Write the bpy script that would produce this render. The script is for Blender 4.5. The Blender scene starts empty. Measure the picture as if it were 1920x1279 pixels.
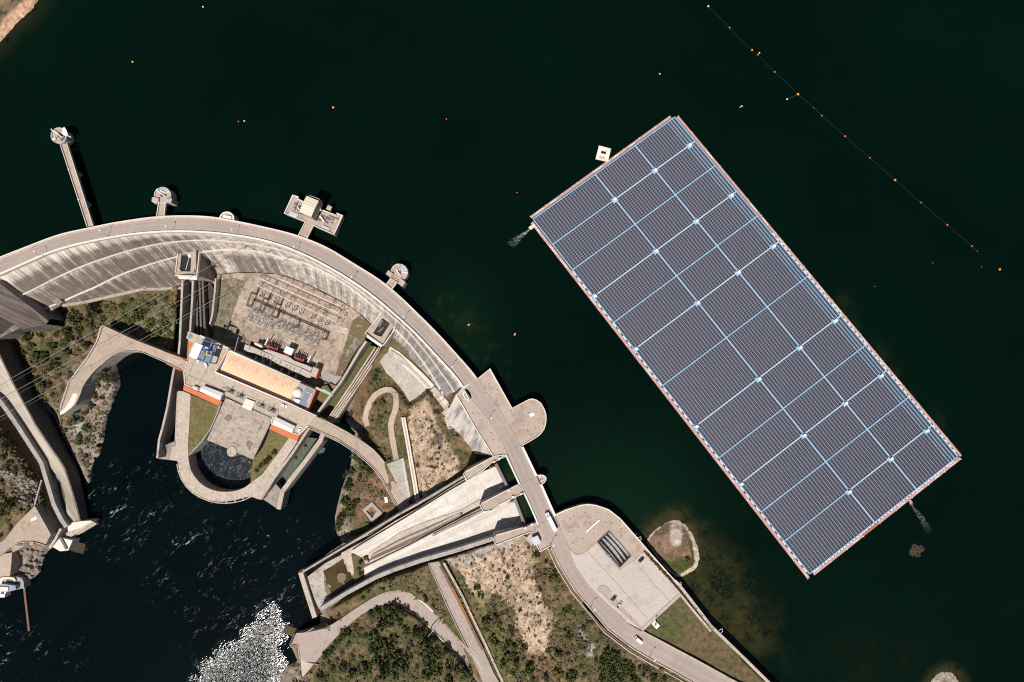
import bpy, bmesh, math, random
import numpy as np
from mathutils import Vector, Matrix

# ------------------------------------------------------------------ camera, sky, sun, exposure
SC = bpy.context.scene
COL = SC.collection
HC = 500.0                       # camera height above the reservoir, metres
FPX = 1297.0                     # focal length in pixels of the 1920 px wide photograph
TILT = math.atan(80.5 / FPX)     # the drone camera looks almost straight down
cam_d = bpy.data.cameras.new('camera')
cam_d.sensor_width = 36.0
cam_d.lens = 36.0 * FPX / 1920.0
cam_d.clip_start = 1.0
cam_d.clip_end = 20000.0
cam = bpy.data.objects.new('camera', cam_d)
COL.objects.link(cam)
cam.location = (0, 0, HC)
cam.rotation_euler = (TILT, 0, 0)
SC.camera = cam

SUN_EL = math.radians(61)
sdx, sdy = 0.36, 0.933           # direction in which shadows fall (x right, y up in the photograph)
n_ = math.hypot(sdx, sdy); sdx /= n_; sdy /= n_
sun_d = bpy.data.lights.new('sun', 'SUN')
sun_d.energy = 5.0
sun_d.angle = math.radians(0.53)
sun_d.color = (1.0, 0.945, 0.885)
sun = bpy.data.objects.new('sun', sun_d)
COL.objects.link(sun)
ldir = Vector((sdx * math.cos(SUN_EL), sdy * math.cos(SUN_EL), -math.sin(SUN_EL)))
sun.rotation_euler = ldir.to_track_quat('-Z', 'Y').to_euler()
sun.location = (0, 0, 300)

W = bpy.data.worlds.new('World')
SC.world = W
W.use_nodes = True
nt = W.node_tree
bg = nt.nodes['Background']
sky = nt.nodes.new('ShaderNodeTexSky')
sky.sky_type = 'NISHITA'
sky.sun_disc = False
sky.sun_elevation = SUN_EL
sky.sun_rotation = math.atan2(-sdx, -sdy)
sky.air_density = 1.0
sky.dust_density = 0.6
nt.links.new(sky.outputs[0], bg.inputs[0])
bg.inputs[1].default_value = 0.05
SC.cycles.diffuse_bounces = 2
SC.cycles.use_denoising = False
SC.cycles.filter_width = 1.15
SC.view_settings.view_transform = 'Standard'
SC.view_settings.look = 'None'
SC.view_settings.exposure = 0.24
SC.view_settings.gamma = 1.0

# ------------------------------------------------------------------ survey helpers
# The photograph was used as a survey: a point read off it becomes a real world point at its own height.
CT, ST = math.cos(TILT), math.sin(TILT)
def U(px, py, z=0.0):
    dx = (px - 960.0) / FPX; dy = -(py - 639.5) / FPX
    X, Y, Z = dx, dy * CT + ST, dy * ST - CT
    t = (z - HC) / Z
    return Vector((X * t, Y * t, z))
def Un(px, py, z):
    dx = (px - 960.0) / FPX; dy = -(py - 639.5) / FPX
    Y, Z = dy * CT + ST, dy * ST - CT
    t = (z - HC) / Z
    return dx * t, Y * t, z + 0 * dx
MPP = HC / FPX                   # metres per pixel at reservoir level
REG = {'R1': (0, 380, 4.2625), 'R2': (320, 360, 4.2625), 'R3': (300, 600, 4.2625), 'R4': (640, 460, 4.2625),
       'R5': (640, 680, 4.2625), 'R6': (0, 600, 4.2625), 'S1': (0, 880, 4.2625), 'S2': (280, 820, 4.2625),
       'S3': (540, 860, 4.2625), 'S4': (520, 1000, 4.585), 'S5': (860, 860, 4.2625), 'S6': (860, 980, 4.2775),
       'S7': (1160, 940, 4.2625), 'T7': (500, 340, 10.656), 'T6': (80, 220, 5.815), 'T8': (260, 330, 9.6),
       'A1': (380, 400, 8.525), 'A2': (560, 440, 8.525), 'A3': (680, 580, 8.525), 'A4': (300, 460, 10.656),
       'A5': (460, 500, 8.525), 'A6': (330, 610, 8.525), 'B1': (440, 630, 8.525), 'B2': (860, 820, 8.525),
       'B3': (900, 920, 10.656), 'B4': (1080, 960, 8.525), 'B5': (0, 940, 8.525), 'B6': (0, 1040, 8.525),
       'B7': (660, 560, 10.658), 'B8': (700, 480, 15.99), 'C6': (1100, 260, 25.58), 'C7': (940, 400, 18.27),
       'C8': (1680, 920, 9.137)}
def P(s, reg=None):
    """'x,y x,y ...' -> list of photo points; reg: the points were read in an enlargement"""
    out = []
    ox, oy, k = REG[reg] if reg else (0, 0, 1.0)
    for tok in s.split():
        a, b = tok.split(',')
        out.append((ox + float(a) / k, oy + float(b) / k))
    return out
def UP_(pts, z):
    return [U(p[0], p[1], z) for p in pts]
def UZ(pts):
    return [U(p[0], p[1], p[2]) for p in pts]

# ------------------------------------------------------------------ scene helpers
def tag(o, label=None, cat=None, group=None, kind=None):
    if label: o['label'] = label
    if cat: o['category'] = cat
    if group: o['group'] = group
    if kind: o['kind'] = kind
    return o
def thing(name, label, cat, loc=(0, 0, 0), group=None, rz=0.0):
    o = bpy.data.objects.new(name, None)
    COL.objects.link(o)
    o.location = loc; o.rotation_euler = (0, 0, rz)
    o.empty_display_size = 1.0
    return tag(o, label, cat, group)
def wloc(o):
    v = Vector((0, 0, 0))
    while o is not None:
        v = v + Vector(o.location); o = o.parent
    return v
def kids(o): return list(o.children)
def copy_tree(o, parent=None, loc=None, rz=None, sc=None, label=None, group=None):
    c = o.copy(); COL.objects.link(c)
    if parent is not None: c.parent = parent
    if loc is not None: c.location = loc
    if rz is not None: c.rotation_euler = (0, 0, rz)
    if sc is not None: c.scale = sc
    if label: c['label'] = label
    if group: c['group'] = group
    for ch in kids(o): copy_tree(ch, c)
    return c

class MB:
    def __init__(s): s.v = []; s.f = []; s.m = []; s.uv = None
    def add(s, verts, faces, mi=0):
        b = len(s.v)
        s.v += [Vector(x) for x in verts]
        s.f += [tuple(i + b for i in f) for f in faces]
        s.m += [mi] * len(faces)
        return s
    def poly(s, pts, mi=0): return s.add(pts, [tuple(range(len(pts)))], mi)
    def prism(s, top, zb, mi=0, bottom=True):
        n = len(top)
        bot = [Vector((p[0], p[1], zb if not callable(zb) else zb(p))) for p in top]
        fs = [tuple(range(n))]
        if bottom: fs.append(tuple(range(2 * n - 1, n - 1, -1)))
        fs += [(i, (i + 1) % n, n + (i + 1) % n, n + i) for i in range(n)]
        return s.add(list(top) + bot, fs, mi)
    def loft(s, rows, mi=0, close=False):
        n = len(rows[0]); vs = [p for r in rows for p in r]; fs = []
        for j in range(len(rows) - 1):
            for i in range(n if close else n - 1):
                k = (i + 1) % n
                fs.append((j * n + i, j * n + k, (j + 1) * n + k, (j + 1) * n + i))
        return s.add(vs, fs, mi)
    def box(s, c, sz, rz=0.0, mi=0, taper=1.0):
        x, y, z = sz[0] / 2, sz[1] / 2, sz[2] / 2
        R = Matrix.Rotation(rz, 3, 'Z')
        vs = []
        for dz, k in ((-z, 1.0), (z, taper)):
            for dx, dy in ((-x, -y), (x, -y), (x, y), (-x, y)):
                vs.append(Vector(c) + R @ Vector((dx * k, dy * k, dz)))
        return s.add(vs, [(3, 2, 1, 0), (4, 5, 6, 7), (0, 1, 5, 4), (1, 2, 6, 5), (2, 3, 7, 6), (3, 0, 4, 7)], mi)
    def bar(s, a, b, w, h, mi=0):
        a = Vector(a); b = Vector(b); d = b - a
        if d.length < 1e-6: return s
        d.normalize()
        up = Vector((0, 0, 1)) if abs(d.z) < 0.95 else Vector((1, 0, 0))
        sd = d.cross(up).normalized() * (w / 2); u2 = sd.cross(d).normalized() * (h / 2)
        vs = []
        for p in (a, b): vs += [p - sd - u2, p + sd - u2, p + sd + u2, p - sd + u2]
        return s.add(vs, [(3, 2, 1, 0), (4, 5, 6, 7), (0, 1, 5, 4), (1, 2, 6, 5), (2, 3, 7, 6), (3, 0, 4, 7)], mi)
    def tube(s, pts, r, n=6, mi=0, r2=None):
        pts = [Vector(p) for p in pts]; rows = []
        for i, p in enumerate(pts):
            d = (pts[min(i + 1, len(pts) - 1)] - pts[max(i - 1, 0)]).normalized()
            up = Vector((0, 0, 1)) if abs(d.z) < 0.9 else Vector((1, 0, 0))
            e1 = d.cross(up).normalized(); e2 = d.cross(e1)
            rr = r if r2 is None else r + (r2 - r) * i / max(1, len(pts) - 1)
            rows.append([p + (e1 * math.cos(2 * math.pi * k / n) + e2 * math.sin(2 * math.pi * k / n)) * rr for k in range(n)])
        s.loft(rows, mi, True)
        b = len(s.v) - n * len(pts)
        s.f += [tuple(range(b + n - 1, b - 1, -1)), tuple(range(b + n * (len(pts) - 1), b + n * len(pts)))]; s.m += [mi, mi]
        return s
    def lathe(s, c, prof, n=16, mi=0, a0=0.0, a1=2 * math.pi):
        c = Vector(c); full = abs(a1 - a0 - 2 * math.pi) < 1e-6
        k = n if full else n + 1
        rows = [[c + Vector((r * math.cos(a0 + (a1 - a0) * i / n), r * math.sin(a0 + (a1 - a0) * i / n), z)) for i in range(k)] for r, z in prof]
        return s.loft(rows, mi, full)
    def ribbon(s, pts, w, h, mi=0, off=0.0):
        """wall along world points (top centre line): width w, height h downwards"""
        pts = [Vector(p) for p in pts]; L = []; R_ = []
        for i, p in enumerate(pts):
            d = (pts[min(i + 1, len(pts) - 1)] - pts[max(i - 1, 0)]); d.z = 0
            d.normalize(); nrm = Vector((-d.y, d.x, 0))
            if 0 < i < len(pts) - 1:
                d1 = (pts[i] - pts[i - 1]); d1.z = 0; d1.normalize()
                k = 1.0 / max(0.5, abs(d1.dot(d)))
            else: k = 1.0
            L.append(p + nrm * (w / 2 + off) * k); R_.append(p - nrm * (w / 2 - off) * k)
        hv = [Vector((0, 0, h(p) if callable(h) else h)) for p in pts]
        rows = [[L[i] - hv[i], L[i], R_[i], R_[i] - hv[i]] for i in range(len(pts))]
        s.loft(rows, mi, True)
        b = len(s.v) - 4 * len(pts)
        s.f += [(b, b + 1, b + 2, b + 3), (len(s.v) - 1, len(s.v) - 2, len(s.v) - 3, len(s.v) - 4)]; s.m += [mi, mi]
        return s
    def build(s, name, mats, parent=None, smooth=False, uv=None):
        o0 = wloc(parent) if parent is not None else None
        org = o0 if o0 is not None else Vector((0, 0, 0))
        me = bpy.data.meshes.new(name)
        me.from_pydata([tuple(p - org) for p in s.v], [], s.f)
        if not isinstance(mats, (list, tuple)): mats = [mats]
        for m in mats: me.materials.append(m)
        me.polygons.foreach_set('material_index', s.m)
        me.update()
        bm = bmesh.new(); bm.from_mesh(me)
        bmesh.ops.recalc_face_normals(bm, faces=bm.faces)
        bm.to_mesh(me); bm.free()
        if smooth: me.polygons.foreach_set('use_smooth', [True] * len(me.polygons))
        o = bpy.data.objects.new(name, me); COL.objects.link(o)
        if parent is not None: o.parent = parent
        return o
def track_road(name, A_, B_, mat, n_=120, wheel=(.22, .34, .60, .74)):
    """a road surface between two edges, with wheel tracks worn into it"""
    m_ = 13; rows = []; tv = []
    for j in range(m_ + 1):
        t_ = j / m_
        rows += [a_.lerp(b_, t_) for a_, b_ in zip(A_, B_)]
        tv += [max(0.0, 1 - min(abs(t_ - w) for w in wheel) / .07)] * len(A_)
    k = len(A_); mb = MB(); mb.v = rows; mb.f = [(j * k + i, j * k + i + 1, (j + 1) * k + i + 1, (j + 1) * k + i) for j in range(m_) for i in range(k - 1)]; mb.m = [0] * len(mb.f)
    o = struct(mb, name, mat); at = o.data.attributes.new('track', 'FLOAT', 'POINT'); at.data.foreach_set('value', tv); return o
def road_mat(name, c1, c2, c3):
    m, t, b = nodes_of(name); p = pos(t)
    col = mixc(t, maprange(t, noise(t, p, .04, 5), .38, .62), c1, c2)
    w = math_(t, 'MULTIPLY', attr(t, 'track').outputs['Fac'], maprange(t, noise(t, p, .06, 5), .35, .6, .25, .95))
    col = mixc(t, math_(t, 'MULTIPLY', w, .75), col, c3)
    col = mixc(t, math_(t, 'MULTIPLY', maprange(t, noise(t, p, .14, 7, .75), .60, .68), .5), col, c3)
    g = maprange(t, noise(t, p, .6, 4, .7), .3, .7, .9, 1.1)
    t.links.new(mixc(t, 1.0, col, g, 'MULTIPLY'), b.inputs['Base Color']); b.inputs['Roughness'].default_value = .9; b.inputs['Specular IOR Level'].default_value = .2
    return m
def struct(mb, name, mats, **k):
    return tag(mb.build(name, mats, **k), kind='structure')

# ------------------------------------------------------------------ materials
def nodes_of(name):
    m = bpy.data.materials.new(name); m.use_nodes = True
    t = m.node_tree; b = t.nodes['Principled BSDF']
    return m, t, b
def N(t, typ, **k):
    n = t.nodes.new(typ)
    for a, v in k.items(): setattr(n, a, v)
    return n
def mixc(t, fac, a, b, blend='MIX'):
    n = N(t, 'ShaderNodeMix', data_type='RGBA', blend_type=blend)
    for sock, v in ((n.inputs[0], fac), (n.inputs[6], a), (n.inputs[7], b)):
        if hasattr(v, 'is_linked') or hasattr(v, 'links'): t.links.new(v, sock)
        elif isinstance(v, (int, float)): sock.default_value = v
        else: sock.default_value = (*v[:3], 1)
    return n.outputs[2]
def maprange(t, v, a, b, c=0.0, d=1.0):
    n = N(t, 'ShaderNodeMapRange'); t.links.new(v, n.inputs[0])
    for i, x in enumerate((a, b, c, d)): n.inputs[i + 1].default_value = x
    return n.outputs[0]
def math_(t, op, a, b=None):
    n = N(t, 'ShaderNodeMath', operation=op)
    for i, v in enumerate((a, b)):
        if v is None: continue
        if isinstance(v, (int, float)): n.inputs[i].default_value = v
        else: t.links.new(v, n.inputs[i])
    return n.outputs[0]
def noise(t, vec, scale, detail=5.0, rough=0.6, stretch=None, dist=0.0):
    if stretch is not None:
        mp = N(t, 'ShaderNodeMapping'); t.links.new(vec, mp.inputs[0])
        mp.inputs['Scale'].default_value = stretch; vec = mp.outputs[0]
    n = N(t, 'ShaderNodeTexNoise'); t.links.new(vec, n.inputs['Vector'])
    n.inputs['Scale'].default_value = scale; n.inputs['Detail'].default_value = detail
    n.inputs['Roughness'].default_value = rough; n.inputs['Distortion'].default_value = dist
    return n.outputs[0]
def rotmap(t, p, ang, stretch):
    """coordinates whose x axis runs at angle ang in plan, then scaled"""
    mp = N(t, 'ShaderNodeMapping', vector_type='TEXTURE'); t.links.new(p, mp.inputs[0])
    mp.inputs['Rotation'].default_value = (0, 0, ang); mp.inputs['Scale'].default_value = tuple(1.0 / s for s in stretch)
    return mp.outputs[0]
def pos(t): return N(t, 'ShaderNodeNewGeometry').outputs['Position']
def attr(t, name):
    n = N(t, 'ShaderNodeAttribute'); n.attribute_name = name; return n

def stone(name, c, c2, c3=None, s1=0.06, s2=0.7, rough=0.9, amt=0.22, thr=(0.52, 0.68), rot=0.0, stretch=None, bump=0.0):
    """weathered mineral surface: two broad tones, fine grain, darker blotches"""
    m, t, b = nodes_of(name)
    p = pos(t)
    if rot or stretch: p = rotmap(t, p, rot, stretch or (1, 1, 1))
    a = maprange(t, noise(t, p, s1, 6, 0.65), 0.35, 0.65)
    col = mixc(t, a, c, c2)
    if c3:
        k = maprange(t, noise(t, p, s1 * 2.7, 8, 0.7), thr[0], thr[1])
        col = mixc(t, k, col, c3)
    g = maprange(t, noise(t, p, s2, 4, 0.7), 0.3, 0.7, 1 - amt, 1 + amt)
    col = mixc(t, 1.0, col, g, 'MULTIPLY')
    t.links.new(col, b.inputs['Base Color'])
    b.inputs['Roughness'].default_value = rough
    b.inputs['Specular IOR Level'].default_value = 0.25
    if bump:
        bn = N(t, 'ShaderNodeBump'); bn.inputs['Strength'].default_value = bump; bn.inputs['Distance'].default_value = 0.4
        t.links.new(noise(t, p, s2 * 1.5, 5, 0.7), bn.inputs['Height']); t.links.new(bn.outputs[0], b.inputs['Normal'])
    return m
def paint(name, c, rough=0.5, spec=0.4, metal=0.0, amt=0.12, s=0.8):
    m, t, b = nodes_of(name)
    g = maprange(t, noise(t, pos(t), s, 4, 0.6), 0.3, 0.7, 1 - amt, 1 + amt)
    t.links.new(mixc(t, 1.0, c, g, 'MULTIPLY'), b.inputs['Base Color'])
    b.inputs['Roughness'].default_value = rough; b.inputs['Metallic'].default_value = metal
    b.inputs['Specular IOR Level'].default_value = spec
    return m
MT = {}
MT['conc'] = stone('pale_concrete', (.435, .36, .298), (.365, .30, .25), (.265, .215, .175), 0.05, 0.6)
MT['conc_w'] = stone('white_concrete', (.66, .59, .51), (.58, .515, .44), (.42, .36, .30), 0.08, 0.9, amt=0.14, thr=(.58, .75))
MT['conc_d'] = stone('stained_concrete', (.27, .235, .20), (.20, .17, .145), (.12, .10, .085), 0.07, 0.7)
MT['conc_g'] = stone('grey_concrete', (.33, .30, .27), (.27, .245, .22), (.19, .17, .15), 0.06, 0.8)
MT['deck'] = stone('beige_pavement', (.375, .302, .248), (.34, .272, .222), (.27, .212, .17), 0.04, 0.5, amt=0.14, thr=(.50, .64))
MT['park'] = stone('parking_concrete', (.43, .375, .335), (.395, .345, .305), (.33, .275, .235), 0.03, 0.5, amt=0.10, thr=(.55, .66))
MT['asph'] = stone('worn_asphalt', (.325, .265, .228), (.30, .245, .212), (.25, .20, .172), 0.05, 0.5, amt=0.1)
MT['asph2'] = stone('pinkish_asphalt', (.335, .27, .235), (.31, .25, .215), (.25, .20, .17), 0.05, 0.5, amt=0.1)
MT['yard'] = stone('yard_concrete', (.36, .285, .225), (.27, .21, .165), (.165, .13, .105), 0.045, 0.35, amt=0.3, thr=(.50, .62))
MT['chute'] = None
MT['median'] = stone('silty_median', (.16, .10, .072), (.125, .08, .06), (.22, .17, .13), 0.1, 0.6, rot=0.51, stretch=(.12, 1.4, 1))
MT['grass'] = stone('dry_grass', (.135, .112, .042), (.095, .088, .033), (.17, .125, .055), 0.07, 0.5, amt=0.35)
MT['grass2'] = stone('green_grass', (.075, .078, .028), (.10, .088, .036), (.13, .095, .045), 0.05, 0.5, amt=0.35)
MT['rockm'] = stone('grey_rock', (.22, .195, .17), (.16, .14, .12), (.08, .07, .06), 0.15, 0.9, amt=0.35, bump=0.6)
MT['orange'] = stone('terracotta_paint', (.52, .155, .065), (.46, .135, .06), (.36, .11, .055), 0.15, 0.9, amt=0.12)
MT['roof_t'] = None
MT['white'] = paint('white_paint', (.74, .73, .70), 0.45)
MT['white_d'] = paint('dusty_white', (.60, .575, .53), 0.6)
MT['grey'] = paint('light_grey_paint', (.40, .41, .44), 0.5)
MT['dgrey'] = paint('dark_grey_steel', (.10, .10, .105), 0.55)
MT['steel'] = paint('brown_steel', (.055, .045, .038), 0.6)
MT['alu'] = paint('aluminium', (.62, .62, .60), 0.35, 0.5, 0.3)
MT['black'] = paint('black_rubber', (.015, .015, .016), 0.7)
MT['red'] = paint('red_paint', (.25, .028, .026), 0.5, amt=.3, s=1.5)
MT['blue'] = paint('blue_paint', (.03, .10, .27), 0.5)
MT['slate'] = paint('slate_and_shade', (.15, .165, .21), 0.6)
MT['gate'] = paint('gate_steel', (.115, .095, .095), 0.5)
MT['green'] = paint('sea_green_paint', (.17, .42, .34), 0.5)
MT['yellow'] = paint('yellow_paint', (.75, .52, .05), 0.45)
MT['glass'] = paint('dark_glass', (.012, .014, .017), 0.08, 0.6)
MT['pond_g'] = stone('green_slime', (.055, .065, .038), (.035, .042, .028), (.105, .125, .075), .12, .8, rough=.4, amt=.2)
MT['rust'] = stone('rusty_silt', (.30, .13, .04), (.22, .10, .035), (.13, .075, .035), 0.2, 0.9)
MT['wood'] = stone('brown_float', (.17, .105, .065), (.13, .08, .05), None, 0.2, 1.0)
# ------------------------------------------------------------------ numeric fields
def vnoise(x, y, seed=0):
    xi = np.floor(x).astype(np.int64); yi = np.floor(y).astype(np.int64)
    fx = x - xi; fy = y - yi
    fx = fx * fx * (3 - 2 * fx); fy = fy * fy * (3 - 2 * fy)
    def h(a, b):
        n = (a * 374761393 + b * 668265263 + seed * 974711) & 0x7fffffff
        n = ((n ^ (n >> 13)) * 1274126177) & 0x7fffffff
        return ((n ^ (n >> 16)) & 0xffff) / 65535.0
    return (h(xi, yi) * (1 - fx) + h(xi + 1, yi) * fx) * (1 - fy) + (h(xi, yi + 1) * (1 - fx) + h(xi + 1, yi + 1) * fx) * fy
def fbm(x, y, sc, oc=4, seed=0):
    r = 0; a = 0.5; tot = 0
    for k in range(oc):
        r = r + a * vnoise(x / sc, y / sc, seed + k * 17); tot += a; a *= 0.55; sc *= 0.5
    return r / tot
def inside(px, py, poly):
    c = np.zeros(px.shape, bool); n = len(poly); j = n - 1
    for i in range(n):
        xi, yi = poly[i][0], poly[i][1]; xj, yj = poly[j][0], poly[j][1]
        if yi != yj:
            c ^= ((yi > py) != (yj > py)) & (px < (xj - xi) * (py - yi) / (yj - yi) + xi)
        j = i
    return c
def sdist(px, py, poly, closed=True):
    """signed distance to a polygon, positive inside"""
    d = np.full(px.shape, 1e9); n = len(poly)
    for i in range(n if closed else n - 1):
        ax, ay = poly[i][0], poly[i][1]; bx, by = poly[(i + 1) % n][0], poly[(i + 1) % n][1]
        ex, ey = bx - ax, by - ay; L = ex * ex + ey * ey + 1e-9
        t = np.clip(((px - ax) * ex + (py - ay) * ey) / L, 0, 1)
        d = np.minimum(d, np.hypot(px - ax - t * ex, py - ay - t * ey))
    return np.where(inside(px, py, poly), d, -d) if closed else d
def smooth(x, a, b):
    t = np.clip((x - a) / (b - a), 0, 1); return t * t * (3 - 2 * t)
def grid_mesh(name, X, Y, Z, keep, mats, attrs=None, cols=None, kind='structure', smooth_=True):
    ny, nx = X.shape
    idx = -np.ones(X.shape, np.int64)
    q = keep[:-1, :-1] & keep[1:, :-1] & keep[:-1, 1:] & keep[1:, 1:]
    used = np.zeros(X.shape, bool)
    used[:-1, :-1] |= q; used[1:, :-1] |= q; used[:-1, 1:] |= q; used[1:, 1:] |= q
    idx[used] = np.arange(used.sum())
    F = np.stack([idx[1:, :-1][q], idx[1:, 1:][q], idx[:-1, 1:][q], idx[:-1, :-1][q]], 1)
    V = np.stack([X[used], Y[used], Z[used]], 1)
    me = bpy.data.meshes.new(name)
    me.vertices.add(len(V)); me.vertices.foreach_set('co', V.ravel().astype(np.float32))
    me.loops.add(F.size); me.loops.foreach_set('vertex_index', F.ravel().astype(np.int32))
    me.polygons.add(len(F)); me.polygons.foreach_set('loop_start', (np.arange(len(F)) * 4).astype(np.int32))
    me.polygons.foreach_set('use_smooth', np.full(len(F), smooth_))
    me.update(calc_edges=True); me.validate()
    for k, a in (attrs or {}).items():
        at = me.attributes.new(k, 'FLOAT', 'POINT'); at.data.foreach_set('value', a[used].astype(np.float32))
    for k, a in (cols or {}).items():
        at = me.attributes.new(k, 'FLOAT_COLOR', 'POINT')
        c = np.concatenate([a[used], np.ones((used.sum(), 1))], 1)
        at.data.foreach_set('color', c.ravel().astype(np.float32))
    me.materials.append(mats)
    o = bpy.data.objects.new(name, me); COL.objects.link(o)
    return tag(o, kind=kind)

# ------------------------------------------------------------------ survey lines of the dam
UPL = P('-300,640 -220,588 -150,548 -60,506 0,482 54,461 112.6,438.6 164,428 234.6,414 293,406 347,404 400,406.3 440,414 498,426.4 558,441 613,463 662.5,493.7 720,529.5 781,585.5 818,622 858,666 896,709')
DNL = P('-300,690 -220,636 -150,592 -60,543 0,516 47,495 94,474 141,460 188,450 234.6,442 281.5,437 328,435 390,437.4 437,442 484,449.5 519,458.5 566,477 613,501 660,529 714,569 740,592 785.6,634 815,666.8 844,697 871,730')
LG1 = P('-300,735 -150,640 -60,597 0,570 51.6,549 101,523 152.5,499.6 199,483 246,468 293,457.4 340,451.5 399,449.5 427,451.6 450,453.5 491.5,459.5 512.5,464.5 532.5,470.5 566,482 613,505 660,534 700,565 738.6,595 768,622 785.6,643 803,664.5 820.8,689 836,710 851,731')
LG2 = P('-300,790 -150,690 -60,642 0,615 60,589 117,565 176,539.5 234.6,511 281.5,495 331,481 380,471.5 427,467.4 474,469 497,474 521,480 556,487.4 579,495 613,511.5 632.7,523 654,537 671,550 695,569 713.6,586.6 742,617.5 762,637.5 785.6,666.8 803,691.4 815,711 828,732')
TOE = P('-300,830 -150,728 -60,665 0,634 60,606 117,571 164,562 204,553.5 250,545 300,540 333,537 372,528 407,514.5 442,511 482,511 519.4,513.5 554.6,523 590,539 625,557 655.5,574 679,591 700,612 735,643 745.7,650 762,664 784,686 797,698 809,712 822,732')
TOEZ = [(-300, -25), (117, -26), (200, -38), (300, -52), (372, -57), (680, -57), (700, -48), (735, -39), (784, -32), (822, -25)]
def lerp_tab(x, tab):
    return float(np.interp(x, [a for a, b in tab], [b for a, b in tab]))
ARC_C = U(340, 1004, 8)
def arc_resample(pts3, angs):
    a = np.array([math.atan2(p.y - ARC_C.y, p.x - ARC_C.x) for p in pts3])
    r = np.array([math.hypot(p.x - ARC_C.x, p.y - ARC_C.y) for p in pts3]); z = np.array([p.z for p in pts3])
    o = np.argsort(a)
    k = np.ones(5) / 5
    def sm(v):
        v = np.interp(angs, a[o], v[o])
        e = np.concatenate([np.full(6, v[0]), v, np.full(6, v[-1])])
        for _ in range(2): e[2:-2] = np.convolve(e, k, 'valid')
        e = e[6:-6]; e[0] = np.interp(angs[0], a[o], r[o]) if v is r else e[0]
        return e
    rr, zz = sm(r), sm(z)
    return [Vector((ARC_C.x + q * math.cos(t), ARC_C.y + q * math.sin(t), w)) for q, t, w in zip(rr, angs, zz)]
def ang_of(p): return math.atan2(p.y - ARC_C.y, p.x - ARC_C.x)
A_L = ang_of(U(-240, 615, 9)); A_R = ang_of(U(880, 719, 9))
NA = 170
ANG = np.linspace(A_L, A_R, NA)
upl = arc_resample(UP_(UPL, 9.0), ANG)
dnl = arc_resample(UP_(DNL, 9.0), ANG)
lg1 = arc_resample(UP_(LG1, -8.0), ANG)
lg2 = arc_resample(UP_(LG2, -25.5), ANG)
toe = arc_resample([U(x, y, lerp_tab(x, TOEZ)) for x, y in TOE], ANG)
def mixp(a, b, t, z=None):
    out = [x.lerp(y, t) for x, y in zip(a, b)]
    if z is not None:
        for p in out: p.z = z
    return out
def atz(pts, z): return [Vector((p.x, p.y, z)) for p in pts]

# ------------------------------------------------------------------ water
def water_material(name, deep, wave, rough=0.06):
    m, t, b = nodes_of(name)
    return m, t, b
# reservoir
mid = [(p.x, p.y) for p in mixp(upl, dnl, 0.5)]
def wxy(s, z): return [(U(a, b, z).x, U(a, b, z).y) for a, b in P(s)]
RES = mid + wxy('902,742 926,790 944,842', 8) + wxy('935,868 957,915 970,933 992,986', 0) + wxy('1015,992 1047,985 1090,962 1118,963 1138,972 1158,988 1192,1028 1255,1098 1330,1190 1400,1260 1450,1305 1600,1480', 8)
RES += wxy('1650,1900 3000,1900 3000,-1100 -1100,-1100 -1100,900', 0)
gx = np.unique(np.concatenate([np.arange(-560, 1160, 8.0), np.arange(1160, 1520, 4.0), np.arange(1520, 2481, 8.0)])); gy = np.unique(np.concatenate([np.arange(-560, 930, 8.0), np.arange(930, 1320, 4.0), np.arange(1320, 1841, 8.0)]))
GX, GY = np.meshgrid(gx, gy)
X, Y, Z = Un(GX, GY, 0.0)
keep = sdist(X, Y, RES) > -3.0
islet1 = P('205,310 300,220 420,145 510,160 580,240 620,330 650,440 630,530 560,580 480,612', 'S7') + P('1255,1075 1225,1035')
islet2 = P('1735,1300 1748,1272 1765,1258 1790,1262 1803,1290 1810,1330 1780,1360 1740,1340')
shoreTL = P('-200,-200 110,-60 72,0 60,18 30,45 0,80 -60,130 -200,230')
def rounded(poly, n_=3):
    for _ in range(n_):
        poly = [q for i in range(len(poly)) for q in ((poly[i][0] * .75 + poly[(i + 1) % len(poly)][0] * .25, poly[i][1] * .75 + poly[(i + 1) % len(poly)][1] * .25), (poly[i][0] * .25 + poly[(i + 1) % len(poly)][0] * .75, poly[i][1] * .25 + poly[(i + 1) % len(poly)][1] * .75))]
    return poly
islet1 = rounded(islet1); islet2 = rounded(islet2)
d1 = -sdist(GX, GY, islet1); d2 = -sdist(GX, GY, islet2); d3 = -sdist(GX, GY, shoreTL)
fb = fbm(GX, GY, 60, 4, 3)
fh = fbm(GX, GY, 22, 4, 13)
sh = smooth(-d1 + 18 * fb + 14 * (fh - .5), -38, 16) * .95
el = ((GX - 1340) * 0.62 + (GY - 1120) * 0.78, -(GX - 1340) * 0.78 + (GY - 1120) * 0.62)
e2 = np.hypot(el[0] / 195.0, el[1] / 92.0)
sh = np.maximum(sh, 0.72 * smooth(1.22 - e2 - 0.7 * (fb - 0.5) - .35 * (fh - .5), 0, 1.0))
sh = np.maximum(sh, 0.8 * smooth(-d2 + 20 * fb, -22, 14))
sh = np.maximum(sh, 0.42 * smooth(-d3, -52, 4))
e3 = np.hypot((GX - 1640) / 280.0, (GY - 1240) / 150.0)
sh = np.maximum(sh, 0.15 * smooth(1 - e3, 0, 1))
murk = smooth(1 - np.hypot((GX - 1160) / 260, (GY - 950) / 210), 0, 1) * 1.0 + smooth(1 - np.hypot((GX - 970) / 40, (GY - 910) / 80), 0, .5) * 1.5 + smooth(1 - np.hypot((GX - 860) / 130, (GY - 620) / 190), 0, .9) * 0.7
wd = sdist(GX, GY, P('700,480 800,545 870,610 940,700'), closed=False)
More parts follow.
